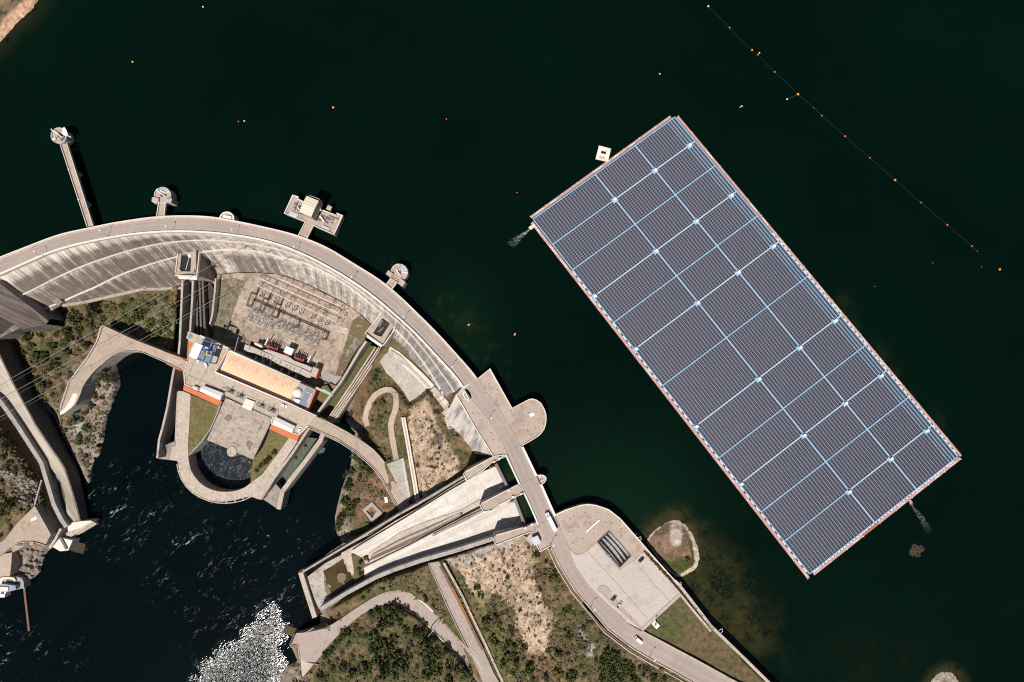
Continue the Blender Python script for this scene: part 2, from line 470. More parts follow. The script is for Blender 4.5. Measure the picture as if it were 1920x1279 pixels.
weed = 0.55 * smooth(1 - np.hypot((GX - 970) / 38, (GY - 925) / 70), 0, .5) + .45 * smooth(46 - wd, 0, 46) * smooth(np.abs(fbm(GX + 30, GY, 30, 4, 8) - .5), .07, .0) * smooth(fbm(GX, GY, 60, 2, 18), .45, .6)
edge = sdist(GX, GY, P('1575,560 1650,665 1700,730 1770,800'), closed=False)
weed = np.maximum(weed, 0.35 * smooth(26 - edge, 0, 26) * smooth(fbm(GX, GY, 34, 4, 4), .4, .7))
clump = np.zeros(GX.shape)
for cx, cy, cr in ((1303, 1102, 13), (1355, 1095, 24), (1332, 1123, 11), (1340, 1086, 13), (1350, 1070, 12), (1362, 1112, 14), (1420, 1090, 34), (1430, 1150, 20)):
    clump = np.maximum(clump, smooth(1.15 - np.hypot(GX - cx, GY - cy) / cr, 0, .5))
m, t, b = nodes_of('reservoir_water')
p = pos(t)
deep = mixc(t, maprange(t, noise(t, p, 0.006, 4), .4, .65), (.0004, .0042, .0023), (.0007, .0058, .0030))
deep = mixc(t, attr(t, 'murk').outputs['Fac'], deep, (.0022, .0105, .0045))
deep = mixc(t, attr(t, 'weed').outputs['Fac'], deep, (.016, .022, .008))
bedn = maprange(t, noise(t, p, 0.05, 7, 0.7), .42, .60)
bed = mixc(t, bedn, (.052, .042, .0145), (.027, .030, .010))
bed2 = mixc(t, maprange(t, noise(t, p, 0.11, 9, 0.8), .50, .60), bed, (.007, .008, .003))
ck = math_(t, 'MULTIPLY', attr(t, 'clump').outputs['Fac'], maprange(t, noise(t, p, .45, 6, .75), .42, .56))
bed2 = mixc(t, ck, bed2, (.005, .006, .003))
sa = math_(t, 'POWER', attr(t, 'shal').outputs['Fac'], 1.6)
t.links.new(mixc(t, sa, deep, bed2), b.inputs['Base Color'])
b.inputs['Roughness'].default_value = 0.12; b.inputs['IOR'].default_value = 1.33
b.inputs['Specular IOR Level'].default_value = 0.25
bn = N(t, 'ShaderNodeBump'); bn.inputs['Strength'].default_value = 0.25; bn.inputs['Distance'].default_value = 0.25
t.links.new(noise(t, p, 0.35, 3), bn.inputs['Height']); t.links.new(bn.outputs[0], b.inputs['Normal'])
grid_mesh('reservoir_water', X, Y, Z, keep, m, {'shal': sh, 'murk': np.clip(murk, 0, 1), 'weed': weed, 'clump': clump})

# tailwater below the dam
ZT = -64.0
gx = np.unique(np.concatenate([np.arange(-1600, -200, 25.0), np.arange(-200, 760, 5.0)])); gy = np.unique(np.concatenate([np.arange(560, 1500, 5.0), np.arange(1500, 3000, 25.0)]))
GX, GY = np.meshgrid(gx, gy)
X, Y, Z = Un(GX, GY, ZT)
foam = smooth(1 - np.hypot((GX - 290) / 260, (GY - 960) / 120), 0, .5) * 0.9
foam = np.maximum(foam, smooth(1 - np.hypot((GX - 440) / 200, (GY - 1090) / 200), 0, .6))
foam = np.maximum(foam, .8 * smooth(1 - np.hypot((GX - 60) / 130, (GY - 1220) / 90), 0, .6))
foam = np.maximum(foam, .95 * smooth(1 - np.hypot((GX - 600) / 13, (GY - 843) / 11), 0, 1))
calm = smooth(fbm(GX, GY, 90, 3, 21), .42, .6)
foam = foam * (0.35 + 0.65 * calm)
edge_g = sdist(GX, GY, P('392,1246 430,1212 480,1170 512,1142 520,1155 522,1180 524,1240 520,1330 340,1400 330,1330'))
ripple = 0.012 + 0.72 * smooth(edge_g + 22 * (fbm(GX, GY, 24, 4, 5) - .5) + 34 * (fbm(GX, GY, 9, 2, 15) - .5), -30, 40)
ripple = np.maximum(ripple, 0.10 * smooth(1 - np.hypot((GX - 480) / 110, (GY - 1130) / 120), 0, .7))
m, t, b = nodes_of('river_water')
p = pos(t)
base = mixc(t, maprange(t, noise(t, p, 0.015, 4), .4, .62), (.0004, .0022, .0026), (.0006, .0030, .0031))
nz1 = noise(t, rotmap(t, p, .75, (.55, 1.2, 1)), 0.085, 6, 0.70, None, 1.2)
nz2 = noise(t, rotmap(t, p, .75, (.5, 1.4, 1)), 0.30, 7, 0.75, None, 1.4)
fz = math_(t, 'MULTIPLY', maprange(t, nz2, .55, .66), maprange(t, nz1, .545, .62))
fz = math_(t, 'MULTIPLY', fz, attr(t, 'foam').outputs['Fac'])
t.links.new(mixc(t, fz, base, (.50, .55, .55)), b.inputs['Base Color'])
t.links.new(maprange(t, attr(t, 'ripple').outputs['Fac'], .05, .4, .03, .17), b.inputs['Roughness']); b.inputs['IOR'].default_value = 1.33
bn = N(t, 'ShaderNodeBump'); bn.inputs['Distance'].default_value = 1.0
t.links.new(attr(t, 'ripple').outputs['Fac'], bn.inputs['Strength'])
t.links.new(maprange(t, attr(t, 'ripple').outputs['Fac'], .05, .5, .28, .62), b.inputs['Specular IOR Level'])  # reflectivity also raised in the rippled patch, to whiten the sun glint
t.links.new(noise(t, rotmap(t, p, .6, (.75, 1.3, 1)), 0.50, 3.0, 0.6, None, .8), bn.inputs['Height']); t.links.new(bn.outputs[0], b.inputs['Normal'])
grid_mesh('river_water', X, Y, Z, np.ones(X.shape, bool), m, {'foam': foam, 'ripple': ripple})

# the round outlet pool
m, t, b = nodes_of('outlet_water')
p = pos(t)
nz = noise(t, p, 0.18, 9, 0.8, None, 2.2)
nz2 = noise(t, p, 0.6, 6, 0.75, None, 1.0)
f = math_(t, 'MULTIPLY', maprange(t, nz, .50, .70), maprange(t, nz2, .42, .66))
t.links.new(mixc(t, f, (.006, .0085, .0105), (.40, .42, .43)), b.inputs['Base Color'])
b.inputs['Roughness'].default_value = 0.25; b.inputs['IOR'].default_value = 1.33
mb = MB(); mb.poly(UP_(P('380,815 420,800 500,850 485,930 430,940 370,925 345,890 345,850'), ZT + 0.12))
struct(mb, 'outlet_pool_water', m)

# ------------------------------------------------------------------ terrain (downstream valley and right bank)
LAND = [P('-260,520 60,560 120,570 340,540 345,700 335,668 290,662 250,657 223,664') + P('920,340 950,450 960,520 890,680 840,830 830,930 790,1080 740,1130 720,1250', 'R6') + P('166,905 150,890 128,850 108,800 100,775 60,760 46,730 18,672 -10,640 -200,560'),
        P('-260,700 0,750 30,790 60,830 92,890 101,948 120,985 118,1000 113,1012') + P('430,615 385,640 350,700 330,770 310,830 240,885 180,850', 'S1') + P('-20,1085 -260,1085'),
        P('690,560 780,640 850,700 930,720 1040,940 1100,955 1160,990 1250,1095 1340,1195 1410,1265 1460,1320 1600,1480 1600,1700 380,1700 450,1400 520,1290 540,1250 560,1240 548,1209 556,1188 603,1170 600,1140 587,1158 561,1073 600,1050') + P('1545,850 1500,760 1490,640 1540,420 1610,250 1625,115', 'S2') + P('662,835 668,812 650,790 655,700 690,640'),
        P('345,500 700,560 690,650 600,800 600,830 480,780 360,740 345,700')]
CP = '''150,560,-34 250,550,-48 330,545,-55 100,620,-45 60,640,-48 200,590,-54 300,600,-59 320,640,-61 250,625,-60 130,700,-57 80,680,-54 160,780,-59
190,760,-62 150,830,-60 180,850,-63 110,790,-58 -100,640,-30 -200,700,-25 0,800,-40 60,880,-44 30,950,-44 0,1000,-47 80,930,-52 90,1010,-58 60,1060,-62 120,960,-60 -150,900,-30
700,700,-42 720,760,-38 690,800,-48 760,760,-33 800,760,-24 840,860,-15 800,900,-26 860,900,-14 750,900,-37 700,850,-46 660,860,-60 640,960,-62 700,900,-46 690,960,-50 740,960,-43
650,1010,-60 710,980,-48 830,1070,-16 900,1050,-6 990,1050,0 1040,1100,5 1000,1150,0 900,1150,-10 870,1250,-16 950,1250,-6 1100,1250,4 1250,1279,6 1030,1020,4 930,1030,-2 720,1100,-36
780,1100,-24 700,1200,-36 620,1240,-50 560,1270,-60 800,1230,-22 760,1279,-24 650,1279,-44 640,1150,-48 600,1170,-56 680,1120,-42 1350,1279,6.4 1450,1320,5 1290,1180,6.9 1220,1190,6.9 1130,1000,4 1200,1100,4
950,700,2 900,760,-5 760,650,-33 720,670,-38 500,600,-57 600,650,-57 420,640,-57 450,780,-56 560,740,-58 650,620,-56 680,600,-55 1600,1500,4 800,1500,-20 500,1500,-60 650,1500,-40 1200,1500,5'''
CPA = np.array([[float(v) for v in q.split(',')] for q in CP.split()])
def zfield(px, py):
    num = 0; den = 0
    for cx, cy, cz in CPA:
        w = 1.0 / ((px - cx) ** 2 + (py - cy) ** 2 + 160.0) ** 1.55
        num = num + w * cz; den = den + w
    return num / den
RA = '803.5,1056 813,1054.8 823,1053 847,1100 862,1130 877.7,1159 904,1214 925,1260 945,1296 975,1350 930,1350 912,1296 893,1250 878,1219 860,1181 840.6,1140 822,1098'
def zra(px, py): return np.interp(py, [1050, 1220, 1350], [-17, -14.0, -13.4])
RB = '548,1209 556,1188.7 575,1186 607,1179 624,1170 642,1158.5 658,1147 677,1134.5 701,1120 714,1113.5 729,1109 742,1108 755.5,1110 769,1115.5 781.7,1124 798,1136.5 814.4,1150.5 830,1167 847,1187.6 862,1203 877.7,1220 898,1243 920,1268 950,1310 985,1360 955,1372 925,1330 895,1281 869,1241 852,1222 834,1203.5 818,1187.5 803.5,1172.5 790,1160 777,1151 766,1144 755.5,1139.8 744,1135.5 733.7,1133 721,1133 709.7,1135.5 693,1143 677,1153 664,1163 651,1175 637,1187.5 624.7,1201 615,1212 607,1223 592,1242 577,1241 563.6,1238 559,1209.5'
def zrb(px, py): return np.interp(px, [548, 640, 729, 815, 900, 985], [-52, -46, -38, -27, -16, -14.2])
CUTS = [(P('372,525 690,560 690,640 640,720 590,790 480,780 430,745 350,720 345,690 362,600'), -60.0),
        (P('330,700 360,735 420,750 520,790 585,800 520,900 485,945 400,950 330,910 325,840'), -72.0),
        (P('340,520 366,520 364,690 330,850 290,862 318,760'), -67.0),
        (P('690,630 715,645 640,770 605,830 540,920 525,960 488,935 560,830 640,715'), -66.0),
        (P('0,640 22,650 47,715 78,765 100,790 112,815 150,882 160,905 172,985 150,978 127,900 65,795 26,722 -60,600'), -68.0),
        (P('-60,640 0,668 65,795 127,900 150,978 120,1003 96,900 0,745 -80,690'), -60.0),
        (P('873,880 925,850 960,925 1005,985 930,1012 810,1052 704,1090 605,1148 590,1160 563,1075 690,1010'), None),
        (P('950,840 985,830 1030,975 1000,985'), -14.0), (P('880,730 960,760 1010,760 1010,820 950,850 920,850'), -14.0)]
def chute_z(px, py):
    """height of the spillway floor along its axis, from the gates down to the basin"""
    s = ((px - 955) * -0.873 + (py - 935) * 0.487)
    return np.interp(s, [-40, 0, 25, 120, 250, 330, 420], [-4, -4, -6, -20, -40, -49, -51.5])
stp = 3.2
gx = np.arange(-224, 1600, stp); gy = np.arange(505, 1620, stp)
GX, GY = np.meshgrid(gx, gy)
ZL = zfield(GX, GY)
sd = np.full(GX.shape, -1e9)
for L_ in LAND: sd = np.maximum(sd, sdist(GX, GY, L_))
rough = (fbm(GX, GY, 34, 5, 1) - .5) * 8.0 + (fbm(GX, GY, 11, 3, 2) - .5) * 4.2
rough *= np.where((GX > 1060) & (GY < 1279), 0.25, 1.0)
flat = smooth(-sdist(GX, GY, P('1060,960 1480,960 1480,1340 1260,1262 1180,1215 1100,1140')), 0, 30)
ZL = ZL + rough * (0.15 + 0.85 * flat)
lim = ZT - 1.2 + 0.42 * sd + 1.6 * fbm(GX, GY, 12, 3, 9) + 1.0
free = np.maximum(smooth(GX, 690, 740), smooth(-GY, -610, -575) * (GX < 345))
ZL = np.minimum(ZL, lim + free * 90)
for poly, zf in ((P(RA), zra), (P(RB), zrb)):
    k = smooth(sdist(GX, GY, poly), -7, 0)
    zt_ = np.array([[zf(x, y) for x in gx] for y in gy]) if False else zf(GX, GY)
    ZL = ZL * (1 - k) + (zt_ - 1.3) * k
for poly, zc in CUTS:
    k = smooth(sdist(GX, GY, poly), -5, 1)
    zt_ = (chute_z(GX, GY) - 7.0) if zc is None else np.full(GX.shape, zc)
    ZL = np.where(k > 0, np.minimum(ZL, ZL * (1 - k) + zt_ * k), ZL)
lake = P('600,430 700,512 780,580 860,660 899,704 921,688 962,763 1000,738 1042,770 1030,835 985,838 1044,964 1120,940 1200,1003 1280,1092 1410,1236 1640,1450 1900,1300 1900,300')
kl = smooth(sdist(GX, GY, lake), -14, -4)
ZL = np.where(kl > 0, np.minimum(ZL, ZL * (1 - kl) - 22 * kl), ZL)
FLAT = [(P('722,868 764,853 792,945 764,946 745,912 730,893'), lambda x, y: -39.4 - (y - 860) * .015),
        (P('708,680 722,660 734,652 754,666 774,686 806,727 784,748 766,757 755,738 736,715 720,702'), lambda x, y: -39 + (x - 712) * .09 - (y - 660) * .02),
        (P('728,652 748,658 772,678 792,697 812,716 846,752 838,764 806,732 790,717 770,697 748,678 734,664'), lambda x, y: np.interp(x, [730, 747, 770, 790, 808, 822, 838], [-38.8, -37.6, -35, -32.8, -30, -27.5, -23.6])),
        (P('748,782 763,780 792,945 776,948'), lambda x, y: np.interp(y, [782, 830, 905, 943], [-33.4, -34.4, -36.4, -38.4])),
        (P('735,905 757,925 770,946 752,966 738,940'), lambda x, y: -41.6 + 0 * x),
        (P('676,962 698,938 722,962 702,988'), lambda x, y: -49 + 0 * x),
        (P('823,1052 840,1052 868,1110 912,1196 952,1286 940,1298 905,1222 862,1132'), lambda x, y: np.interp(y, [1050, 1220, 1350], [-17.6, -15.4, -14.8])),
        (P('565,1236 592,1242 580,1258 566,1272'), lambda x, y: -57 + 0 * x)]
for poly, zf in FLAT:
    k = smooth(sdist(GX, GY, poly), -6, 0)
    ZL = ZL * (1 - k) + zf(GX, GY) * k
# colours of the ground itself
SOIL = np.array((.43, .315, .225)); SCRUB = np.array((.145, .105, .056)); GREEN = np.array((.082, .082, .030)); ROCK = np.array((.245, .20, .165)); RED = np.array((.20, .115, .07)); PALE = np.array((.34, .32, .285))
f1 = fbm(GX, GY, 26, 5, 31); f2 = fbm(GX, GY, 14, 4, 37); f3 = fbm(GX, GY, 60, 4, 41)
C = SCRUB[None, None] * (1 - smooth(f1, .42, .62))[..., None] + GREEN[None, None] * smooth(f1, .42, .62)[..., None]
def blend(C, col, w): return C * (1 - w[..., None]) + col[None, None] * w[..., None]
def zone(poly, soft=14, jit=26):
    return smooth(sdist(GX, GY, poly) + jit * (f2 - .5) + jit * (f1 - .5), -soft * .3, soft)
C = blend(C, RED, .55 * smooth(f3, .52, .68))
soil = zone(P('804,742 822,790 842,832 868,872 866,897 800,938 776,930 764,835 757,790 768,765 790,748'), 8, 16)
soil2 = zone(P('838,1050 925,1014 985,1000 1006,1050 1004,1080 1020,1120 1040,1150 1038,1200 1030,1232 985,1230 968,1190 955,1145 925,1122 905,1150 880,1112'), 9, 22)
C = blend(C, SOIL, np.maximum(soil, soil2) * (0.95 - .42 * smooth(f2, .52, .66)))
C = blend(C, PALE, .8 * zone(P('845,1050 960,1010 985,1018 870,1062'), 6, 16))
C = blend(C, PALE, .8 * zone(P('1075,1165 1086,1168 1098,1190 1122,1212 1118,1232 1100,1232 1090,1205'), 5, 10))
C = blend(C, GREEN * 1.5, .75 * zone(P('880,1120 920,1105 950,1190 990,1240 980,1279 930,1279 905,1210'), 8, 22))
shore = 1 - smooth(ZL, ZT + 2.0, ZT + 7.5 + 3 * f2)
C = blend(C, ROCK, np.clip(shore, 0, 1) * .9)
C = blend(C, ROCK, .75 * zone(P('180,700 222,690 228,725 200,800 190,860 170,900 150,880 175,800'), 6, 24))
C = blend(C, PALE, .8 * zone(P('140,790 160,780 165,815 150,830 135,815'), 4, 14))
C = blend(C, ROCK * np.array((.75, .72, .70)), .8 * zone(P('20,880 70,905 85,960 60,945 30,930'), 8, 20))
C = blend(C, SOIL * .85, .65 * smooth(f2, .5, .6) * zone(P('640,870 665,850 660,920 655,1000 690,1020 640,1020 630,980'), 5, 16))
C = blend(C, GREEN * 1.9, .8 * zone(P('255,610 330,615 335,655 270,640'), 6, 16))
C = blend(C, GREEN * 1.3, .6 * zone(P('190,590 335,560 335,610 250,612'), 6, 26))
C = blend(C, RED * 1.1, .6 * zone(P('690,870 740,900 760,955 720,985 680,960'), 8, 24))
C = blend(C, np.array((.135, .095, .04)), .9 * zone(P('745,690 790,720 780,745 760,740 738,715'), 3, 12))
C = blend(C, np.array((.10, .085, .042)), .95 * smooth(sdist(GX, GY, P('1203,1180 1275,1112 1470,1330 1320,1275')), -4, 3))
C = blend(C, np.array((.135, .10, .06)), .6 * smooth(f2, .5, .62) * smooth(sdist(GX, GY, P('1203,1180 1275,1112 1470,1330 1320,1275')), -4, 3))
C = blend(C, np.array((.22, .12, .08)), .8 * smooth(7 - sdist(GX, GY, P('712,1160 706,1185 700,1230 712,1279'), closed=False) + 8 * (f2 - .5), 0, 5))
C = blend(C, ROCK * .6, .9 * smooth(f2, .5, .62) * zone(P('800,735 812,800 845,830 872,870 880,905 860,880 825,840 795,790'), 4, 8))
lawn = smooth(sdist(GX, GY, P('1203,1180 1275,1112 1470,1330 1320,1275')), -4, 3)
strk = fbm(((GX * .72 + GY * .69)) * .35, (-GX * .69 + GY * .72) * 2.2, 30, 4, 77)
C = blend(C, np.array((.135, .085, .047)), .65 * smooth(strk, .50, .64) * lawn)
C = blend(C, np.array((.072, .082, .03)), .8 * lawn * smooth(1 - np.hypot((GX - 1245) / 60, (GY - 1180) / 45) + .8 * (f1 - .5), 0, .7))
C = np.clip(C, 0.01, .8)
XT, YT, ZT_ = Un(GX, GY, ZL)
m, t, b = nodes_of('hillside_ground')
p = pos(t)
col = attr(t, 'Col').outputs['Color']
g = maprange(t, noise(t, p, 0.30, 7, 0.72), .3, .7, .45, 1.5)
col = mixc(t, 1.0, col, g, 'MULTIPLY')
dk = maprange(t, noise(t, p, 0.9, 5, 0.7), .58, .68)
col = mixc(t, math_(t, 'MULTIPLY', dk, .55), col, (.055, .05, .028))
t.links.new(col, b.inputs['Base Color']); b.inputs['Roughness'].default_value = .95; b.inputs['Specular IOR Level'].default_value = .1
bn = N(t, 'ShaderNodeBump'); bn.inputs['Strength'].default_value = .8; bn.inputs['Distance'].default_value = 1.2
t.links.new(noise(t, p, 0.45, 7, .7), bn.inputs['Height']); t.links.new(bn.outputs[0], b.inputs['Normal'])
HILL = m
grid_mesh('hillside_ground', XT, YT, ZT_, (ZL > ZT - 9.0) & (sd > -24), m, cols={'Col': C})
def ground_z(px, py):
    i = min(max(int(round((py - gy[0]) / stp)), 0), ZL.shape[0] - 1); j = min(max(int(round((px - gx[0]) / stp)), 0), ZL.shape[1] - 1)
    return float(ZL[i, j])
# valley floor far below and beyond: one wide sheet
mb = MB(); mb.poly([(-6000, -6000, -95), (6000, -6000, -95), (6000, 6000, -95), (-6000, 6000, -95)])
struct(mb, 'valley_ground', stone('valley_scrub', (.12, .09, .05), (.085, .07, .035), (.20, .145, .095), .03, .4, amt=.35))

# islets and shore in the reservoir
def islet(name, poly, zmax, seed, box_, colf, step=2.2, slope=.16):
    xs = np.arange(box_[0], box_[2], step); ys = np.arange(box_[1], box_[3], step)
    gx_, gy_ = np.meshgrid(xs, ys)
    d = sdist(gx_, gy_, poly)
    z = np.minimum(zmax, d * slope) + 1.3 * (fbm(gx_, gy_, 9, 4, seed) - .45) + (0.8 * fbm(gx_, gy_, 3.5, 2, seed + 5) - .4)
    z = np.where(d < 0, np.minimum(z, d * .2), z)
    x, y, zz = Un(gx_, gy_, z)
    grid_mesh(name, x, y, zz, d > -9, HILL, cols={'Col': np.clip(colf(gx_, gy_, d), .01, .8)})
def col_islet(x, y, d):
    a = fbm(x, y, 12, 4, 51); c = np.zeros(x.shape + (3,)) + np.array((.15, .10, .062))
    def bl(c, col, w): return c * (1 - w[..., None]) + np.array(col) * w[..., None]
    c = bl(c, (.20, .125, .085), smooth(a, .45, .6))
    c = bl(c, (.065, .066, .022), smooth(y + 22 * (a - .5), 1040, 1056))
    c = bl(c, (.05, .062, .018), smooth(1 - np.abs(d - 11) / 5, 0, .8) * smooth(y - 0.9 * (1300 - x), 1000, 1025))
    c = bl(c, (.40, .335, .285), smooth(1 - np.hypot((x - 1268) / 15, (y - 1002) / 26) + .5 * (a - .5), 0, .4))
    wr_ = 1.0 + 6.0 * smooth(x + .2 * (y - 1000), 1280, 1300) + 3 * smooth(a, .4, .6)
    c = bl(c, (.46, .375, .295), 1 - smooth(d, wr_ * .8, wr_ * .8 + 2.0))
    return c
islet('islet_shore', islet1, 2.6, 61, (1190, 955, 1330, 1100), col_islet)
def col_rock(x, y, d):
    a = fbm(x, y, 14, 4, 71); c = np.zeros(x.shape + (3,)) + np.array((.40, .33, .27))
    w = smooth(d + 9 * (a - .5), 15, 21)[..., None]
    return c * (1 - w) + np.array((.10, .085, .05)) * w
islet('rocky_islet', islet2, 3.0, 64, (1715, 1240, 1830, 1370), col_rock)
def col_tl(x, y, d):
    a = fbm(x, y, 12, 4, 81); c = np.zeros(x.shape + (3,)) + np.array((.50, .32, .205))
    w = smooth(d + 9 * (a - .5), 19, 25)[..., None]
    c = c * (1 - w) + np.array((.17, .125, .08)) * w
    w = (smooth(a, .5, .62) * smooth(d, 22, 30))[..., None]
    return c * (1 - w) + np.array((.06, .058, .025)) * w
islet('far_shore', shoreTL, 9, 67, (-190, -190, 130, 240), col_tl, 3.0, .2)
# ------------------------------------------------------------------ the arch dam
m, t, b = nodes_of('dam_face_concrete')
uvn = N(t, 'ShaderNodeUVMap'); uv = uvn.outputs[0]
st = attr(t, 'stain').outputs['Fac']
str1 = noise(t, uv, 1.0, 5, .6, (0.19, 0.018, 1))
str2 = noise(t, uv, 1.0, 5, .65, (0.75, 0.05, 1))
blk = noise(t, uv, 1.0, 3, .5, (0.07, 0.06, 1))
v = math_(t, 'ADD', math_(t, 'MULTIPLY', str1, .42), math_(t, 'ADD', math_(t, 'MULTIPLY', str2, .38), math_(t, 'MULTIPLY', blk, .2)))
v = math_(t, 'ADD', v, math_(t, 'MULTIPLY', math_(t, 'SUBTRACT', st, .48), .54))
sx = N(t, 'ShaderNodeSeparateXYZ'); t.links.new(uv, sx.inputs[0])
tri = math_(t, 'ABSOLUTE', math_(t, 'SUBTRACT', math_(t, 'MODULO', math_(t, 'ADD', sx.outputs[0], math_(t, 'MULTIPLY', noise(t, uv, .15, 2), 2.0)), 7.6), 3.8))
v = math_(t, 'ADD', v, maprange(t, tri, 0, 3.8, .085, -.06))
tr2 = math_(t, 'ABSOLUTE', math_(t, 'SUBTRACT', math_(t, 'MODULO', math_(t, 'ADD', sx.outputs[0], math_(t, 'MULTIPLY', noise(t, uv, .3, 2), 1.2)), 2.9), 1.45))
v = math_(t, 'ADD', v, maprange(t, tr2, 0, 1.45, .03, -.04))
k = maprange(t, v, .40, .66)
clean = mixc(t, maprange(t, noise(t, uv, .05, 5), .4, .6), (.585, .53, .455), (.515, .44, .36))
dirt = mixc(t, maprange(t, noise(t, uv, .09, 6), .4, .6), (.118, .091, .075), (.165, .13, .108))
dirt = mixc(t, attr(t, 'grey').outputs['Fac'], dirt, (.21, .195, .185))
col = mixc(t, k, clean, dirt)
lime = maprange(t, noise(t, uv, 1.0, 4, .6, (0.55, 0.012, 1)), .62, .72)
col = mixc(t, math_(t, 'MULTIPLY', lime, .65), col, (.56, .52, .46))
sx = N(t, 'ShaderNodeSeparateXYZ'); t.links.new(uv, sx.inputs[0])
jv = math_(t, 'LESS_THAN', math_(t, 'MODULO', sx.outputs[1], 2.5), .28)
jn = maprange(t, noise(t, uv, .22, 3), .45, .6)
ju = math_(t, 'LESS_THAN', math_(t, 'MODULO', sx.outputs[0], 7.6), .36)
col = mixc(t, math_(t, 'MULTIPLY', math_(t, 'MULTIPLY', jv, jn), .5), col, (.11, .09, .08))
col = mixc(t, math_(t, 'MULTIPLY', ju, .5), col, (.11, .09, .08))
t.links.new(col, b.inputs['Base Color']); b.inputs['Roughness'].default_value = .92; b.inputs['Specular IOR Level'].default_value = .2
DAMF = m

dam = thing('arch_dam', 'long curved concrete arch dam with stained stepped downstream face between reservoir and powerhouse', 'dam', U(400, 500, 0))
topin = mixp(dnl, upl, .05, 6.0)
ctrl = [(topin, .12), (mixp(topin, lg1, .3), .36), (mixp(topin, lg1, .55), .66), (lg1, .72), (mixp(lg1, lg2, .10), .42), (mixp(lg1, lg2, .34), .66), (lg2, .70), (mixp(lg2, toe, .10), .44), (mixp(lg2, toe, .32), .66), (mixp(lg2, toe, .65), .70), (toe, .58)]
def stain_scale(px, row):
    left = float(np.interp(px, [0, 260, 330, 390, 690, 740, 800], [1.0, 1.0, .72, .25, .35, .85, .95]))
    if row == 0: return .10 + .1 * left
    return left
rows = []; stv = []; uvs = []; gv = []
arc = [0.0]
for i in range(1, NA): arc.append(arc[-1] + (dnl[i] - dnl[i - 1]).length)
dpx = np.interp(ANG[::-1], sorted([ang_of(q) for q in UP_(DNL, 9.0)]), [x for x, y in sorted(DNL, key=lambda d: ang_of(U(d[0], d[1], 9.0)))])[::-1]
for ri, (rw, s_) in enumerate(ctrl):
    rows.append(rw)
    for i, p in enumerate(rw):
        q = stain_scale(dpx[i], ri)
        base_ = s_ * q if ri else q
        if 380 < dpx[i] < 480 and ri >= 8: base_ = .62
        if 480 <= dpx[i] < 720 and ri >= 8: base_ = .40
        stv.append(min(1, base_ + .12)); gv.append(float(np.interp(dpx[i], [330, 420, 560, 740], [0, .3, .7, 1.0])))
        uvs.append((arc[i], p.z))
n = NA
fs = [(j * n + i, j * n + i + 1, (j + 1) * n + i + 1, (j + 1) * n + i) for j in range(len(rows) - 1) for i in range(n - 1)]
vs = [p for r in rows for p in r]
d0 = wloc(dam)
me = bpy.data.meshes.new('downstream_face'); me.from_pydata([tuple(p - d0) for p in vs], [], fs)
ul = me.uv_layers.new(name='UVMap')
for lp in me.loops: ul.data[lp.index].uv = uvs[lp.vertex_index]
for nm, arr in (('stain', stv), ('grey', gv)):
    at = me.attributes.new(nm, 'FLOAT', 'POINT'); at.data.foreach_set('value', arr)
me.materials.append(DAMF); me.polygons.foreach_set('use_smooth', [True] * len(me.polygons))
o = bpy.data.objects.new('downstream_face', me); COL.objects.link(o); o.parent = dam
# body: crest slab and upstream face
mb = MB(); mb.loft([atz(toe, -75), atz(mixp(upl, dnl, .02), -75), atz(upl, 7.4), atz(dnl, 7.4), atz(dnl, 5.9), topin])
mb.build('dam_body', MT['conc'], dam)
mb = MB(); mb.loft([atz(upl, 7.4), atz(upl, 8.25), mixp(upl, dnl, .165, 8.25), mixp(upl, dnl, .165, 7.4)]); mb.build('upstream_footway', MT['conc'], dam)
mb = MB(); mb.loft([mixp(upl, dnl, .865, 7.4), mixp(upl, dnl, .865, 8.25), atz(dnl, 8.25), atz(dnl, 7.4)]); mb.build('downstream_footway', MT['conc'], dam)
mb = MB(); mb.ribbon(mixp(upl, dnl, .035, 9.25), .75, 1.3); mb.build('upstream_parapet', MT['conc_w'], dam)
mb = MB(); mb.ribbon(mixp(upl, dnl, .955, 9.25), 1.25, 1.3); mb.build('downstream_parapet', MT['white_d'], dam)
for lg, nm, w_ in ((lg1, 'upper_ledge', 1.5), (lg2, 'lower_ledge', 1.9)):
    mb = MB(); mb.ribbon(atz(lg, lg[0].z + .25), w_, .9); lo = mb.build('inspection_ledge', MT['conc_w'], dam)
    mb = MB(); cin = [p + (Vector((ARC_C.x, ARC_C.y, p.z)) - p).normalized() * (w_ / 2 - .1) for p in lg]
    for h_ in (.65, 1.2): mb.ribbon(atz(cin, lg[0].z + .25 + h_), .06, .06)
    for q in cin[::3]: mb.bar((q.x, q.y, lg[0].z + .2), (q.x, q.y, lg[0].z + 1.45), .07, .07)
    mb.build('railing', MT['grey'], lo)
# buttress ribs at the foot on the left and drain boxes
mb = MB()
for px_, py_, z_ in ((113, 566, -26), (272, 536, -49)):
    mb = MB(); c = U(px_, py_, z_); mb.box(c, (4.5, 6, 7), .9); mb.build('drain_chamber', MT['conc_d'], dam)
mb = MB(); mb.ribbon([U(*q) for q in ((117, 573, -25.4), (160, 566, -32), (205, 556, -38), (268, 542, -46), (300, 542, -51), (340, 540, -56))], 2.2, 2.0)
mb.build('toe_berm', MT['conc'], dam)
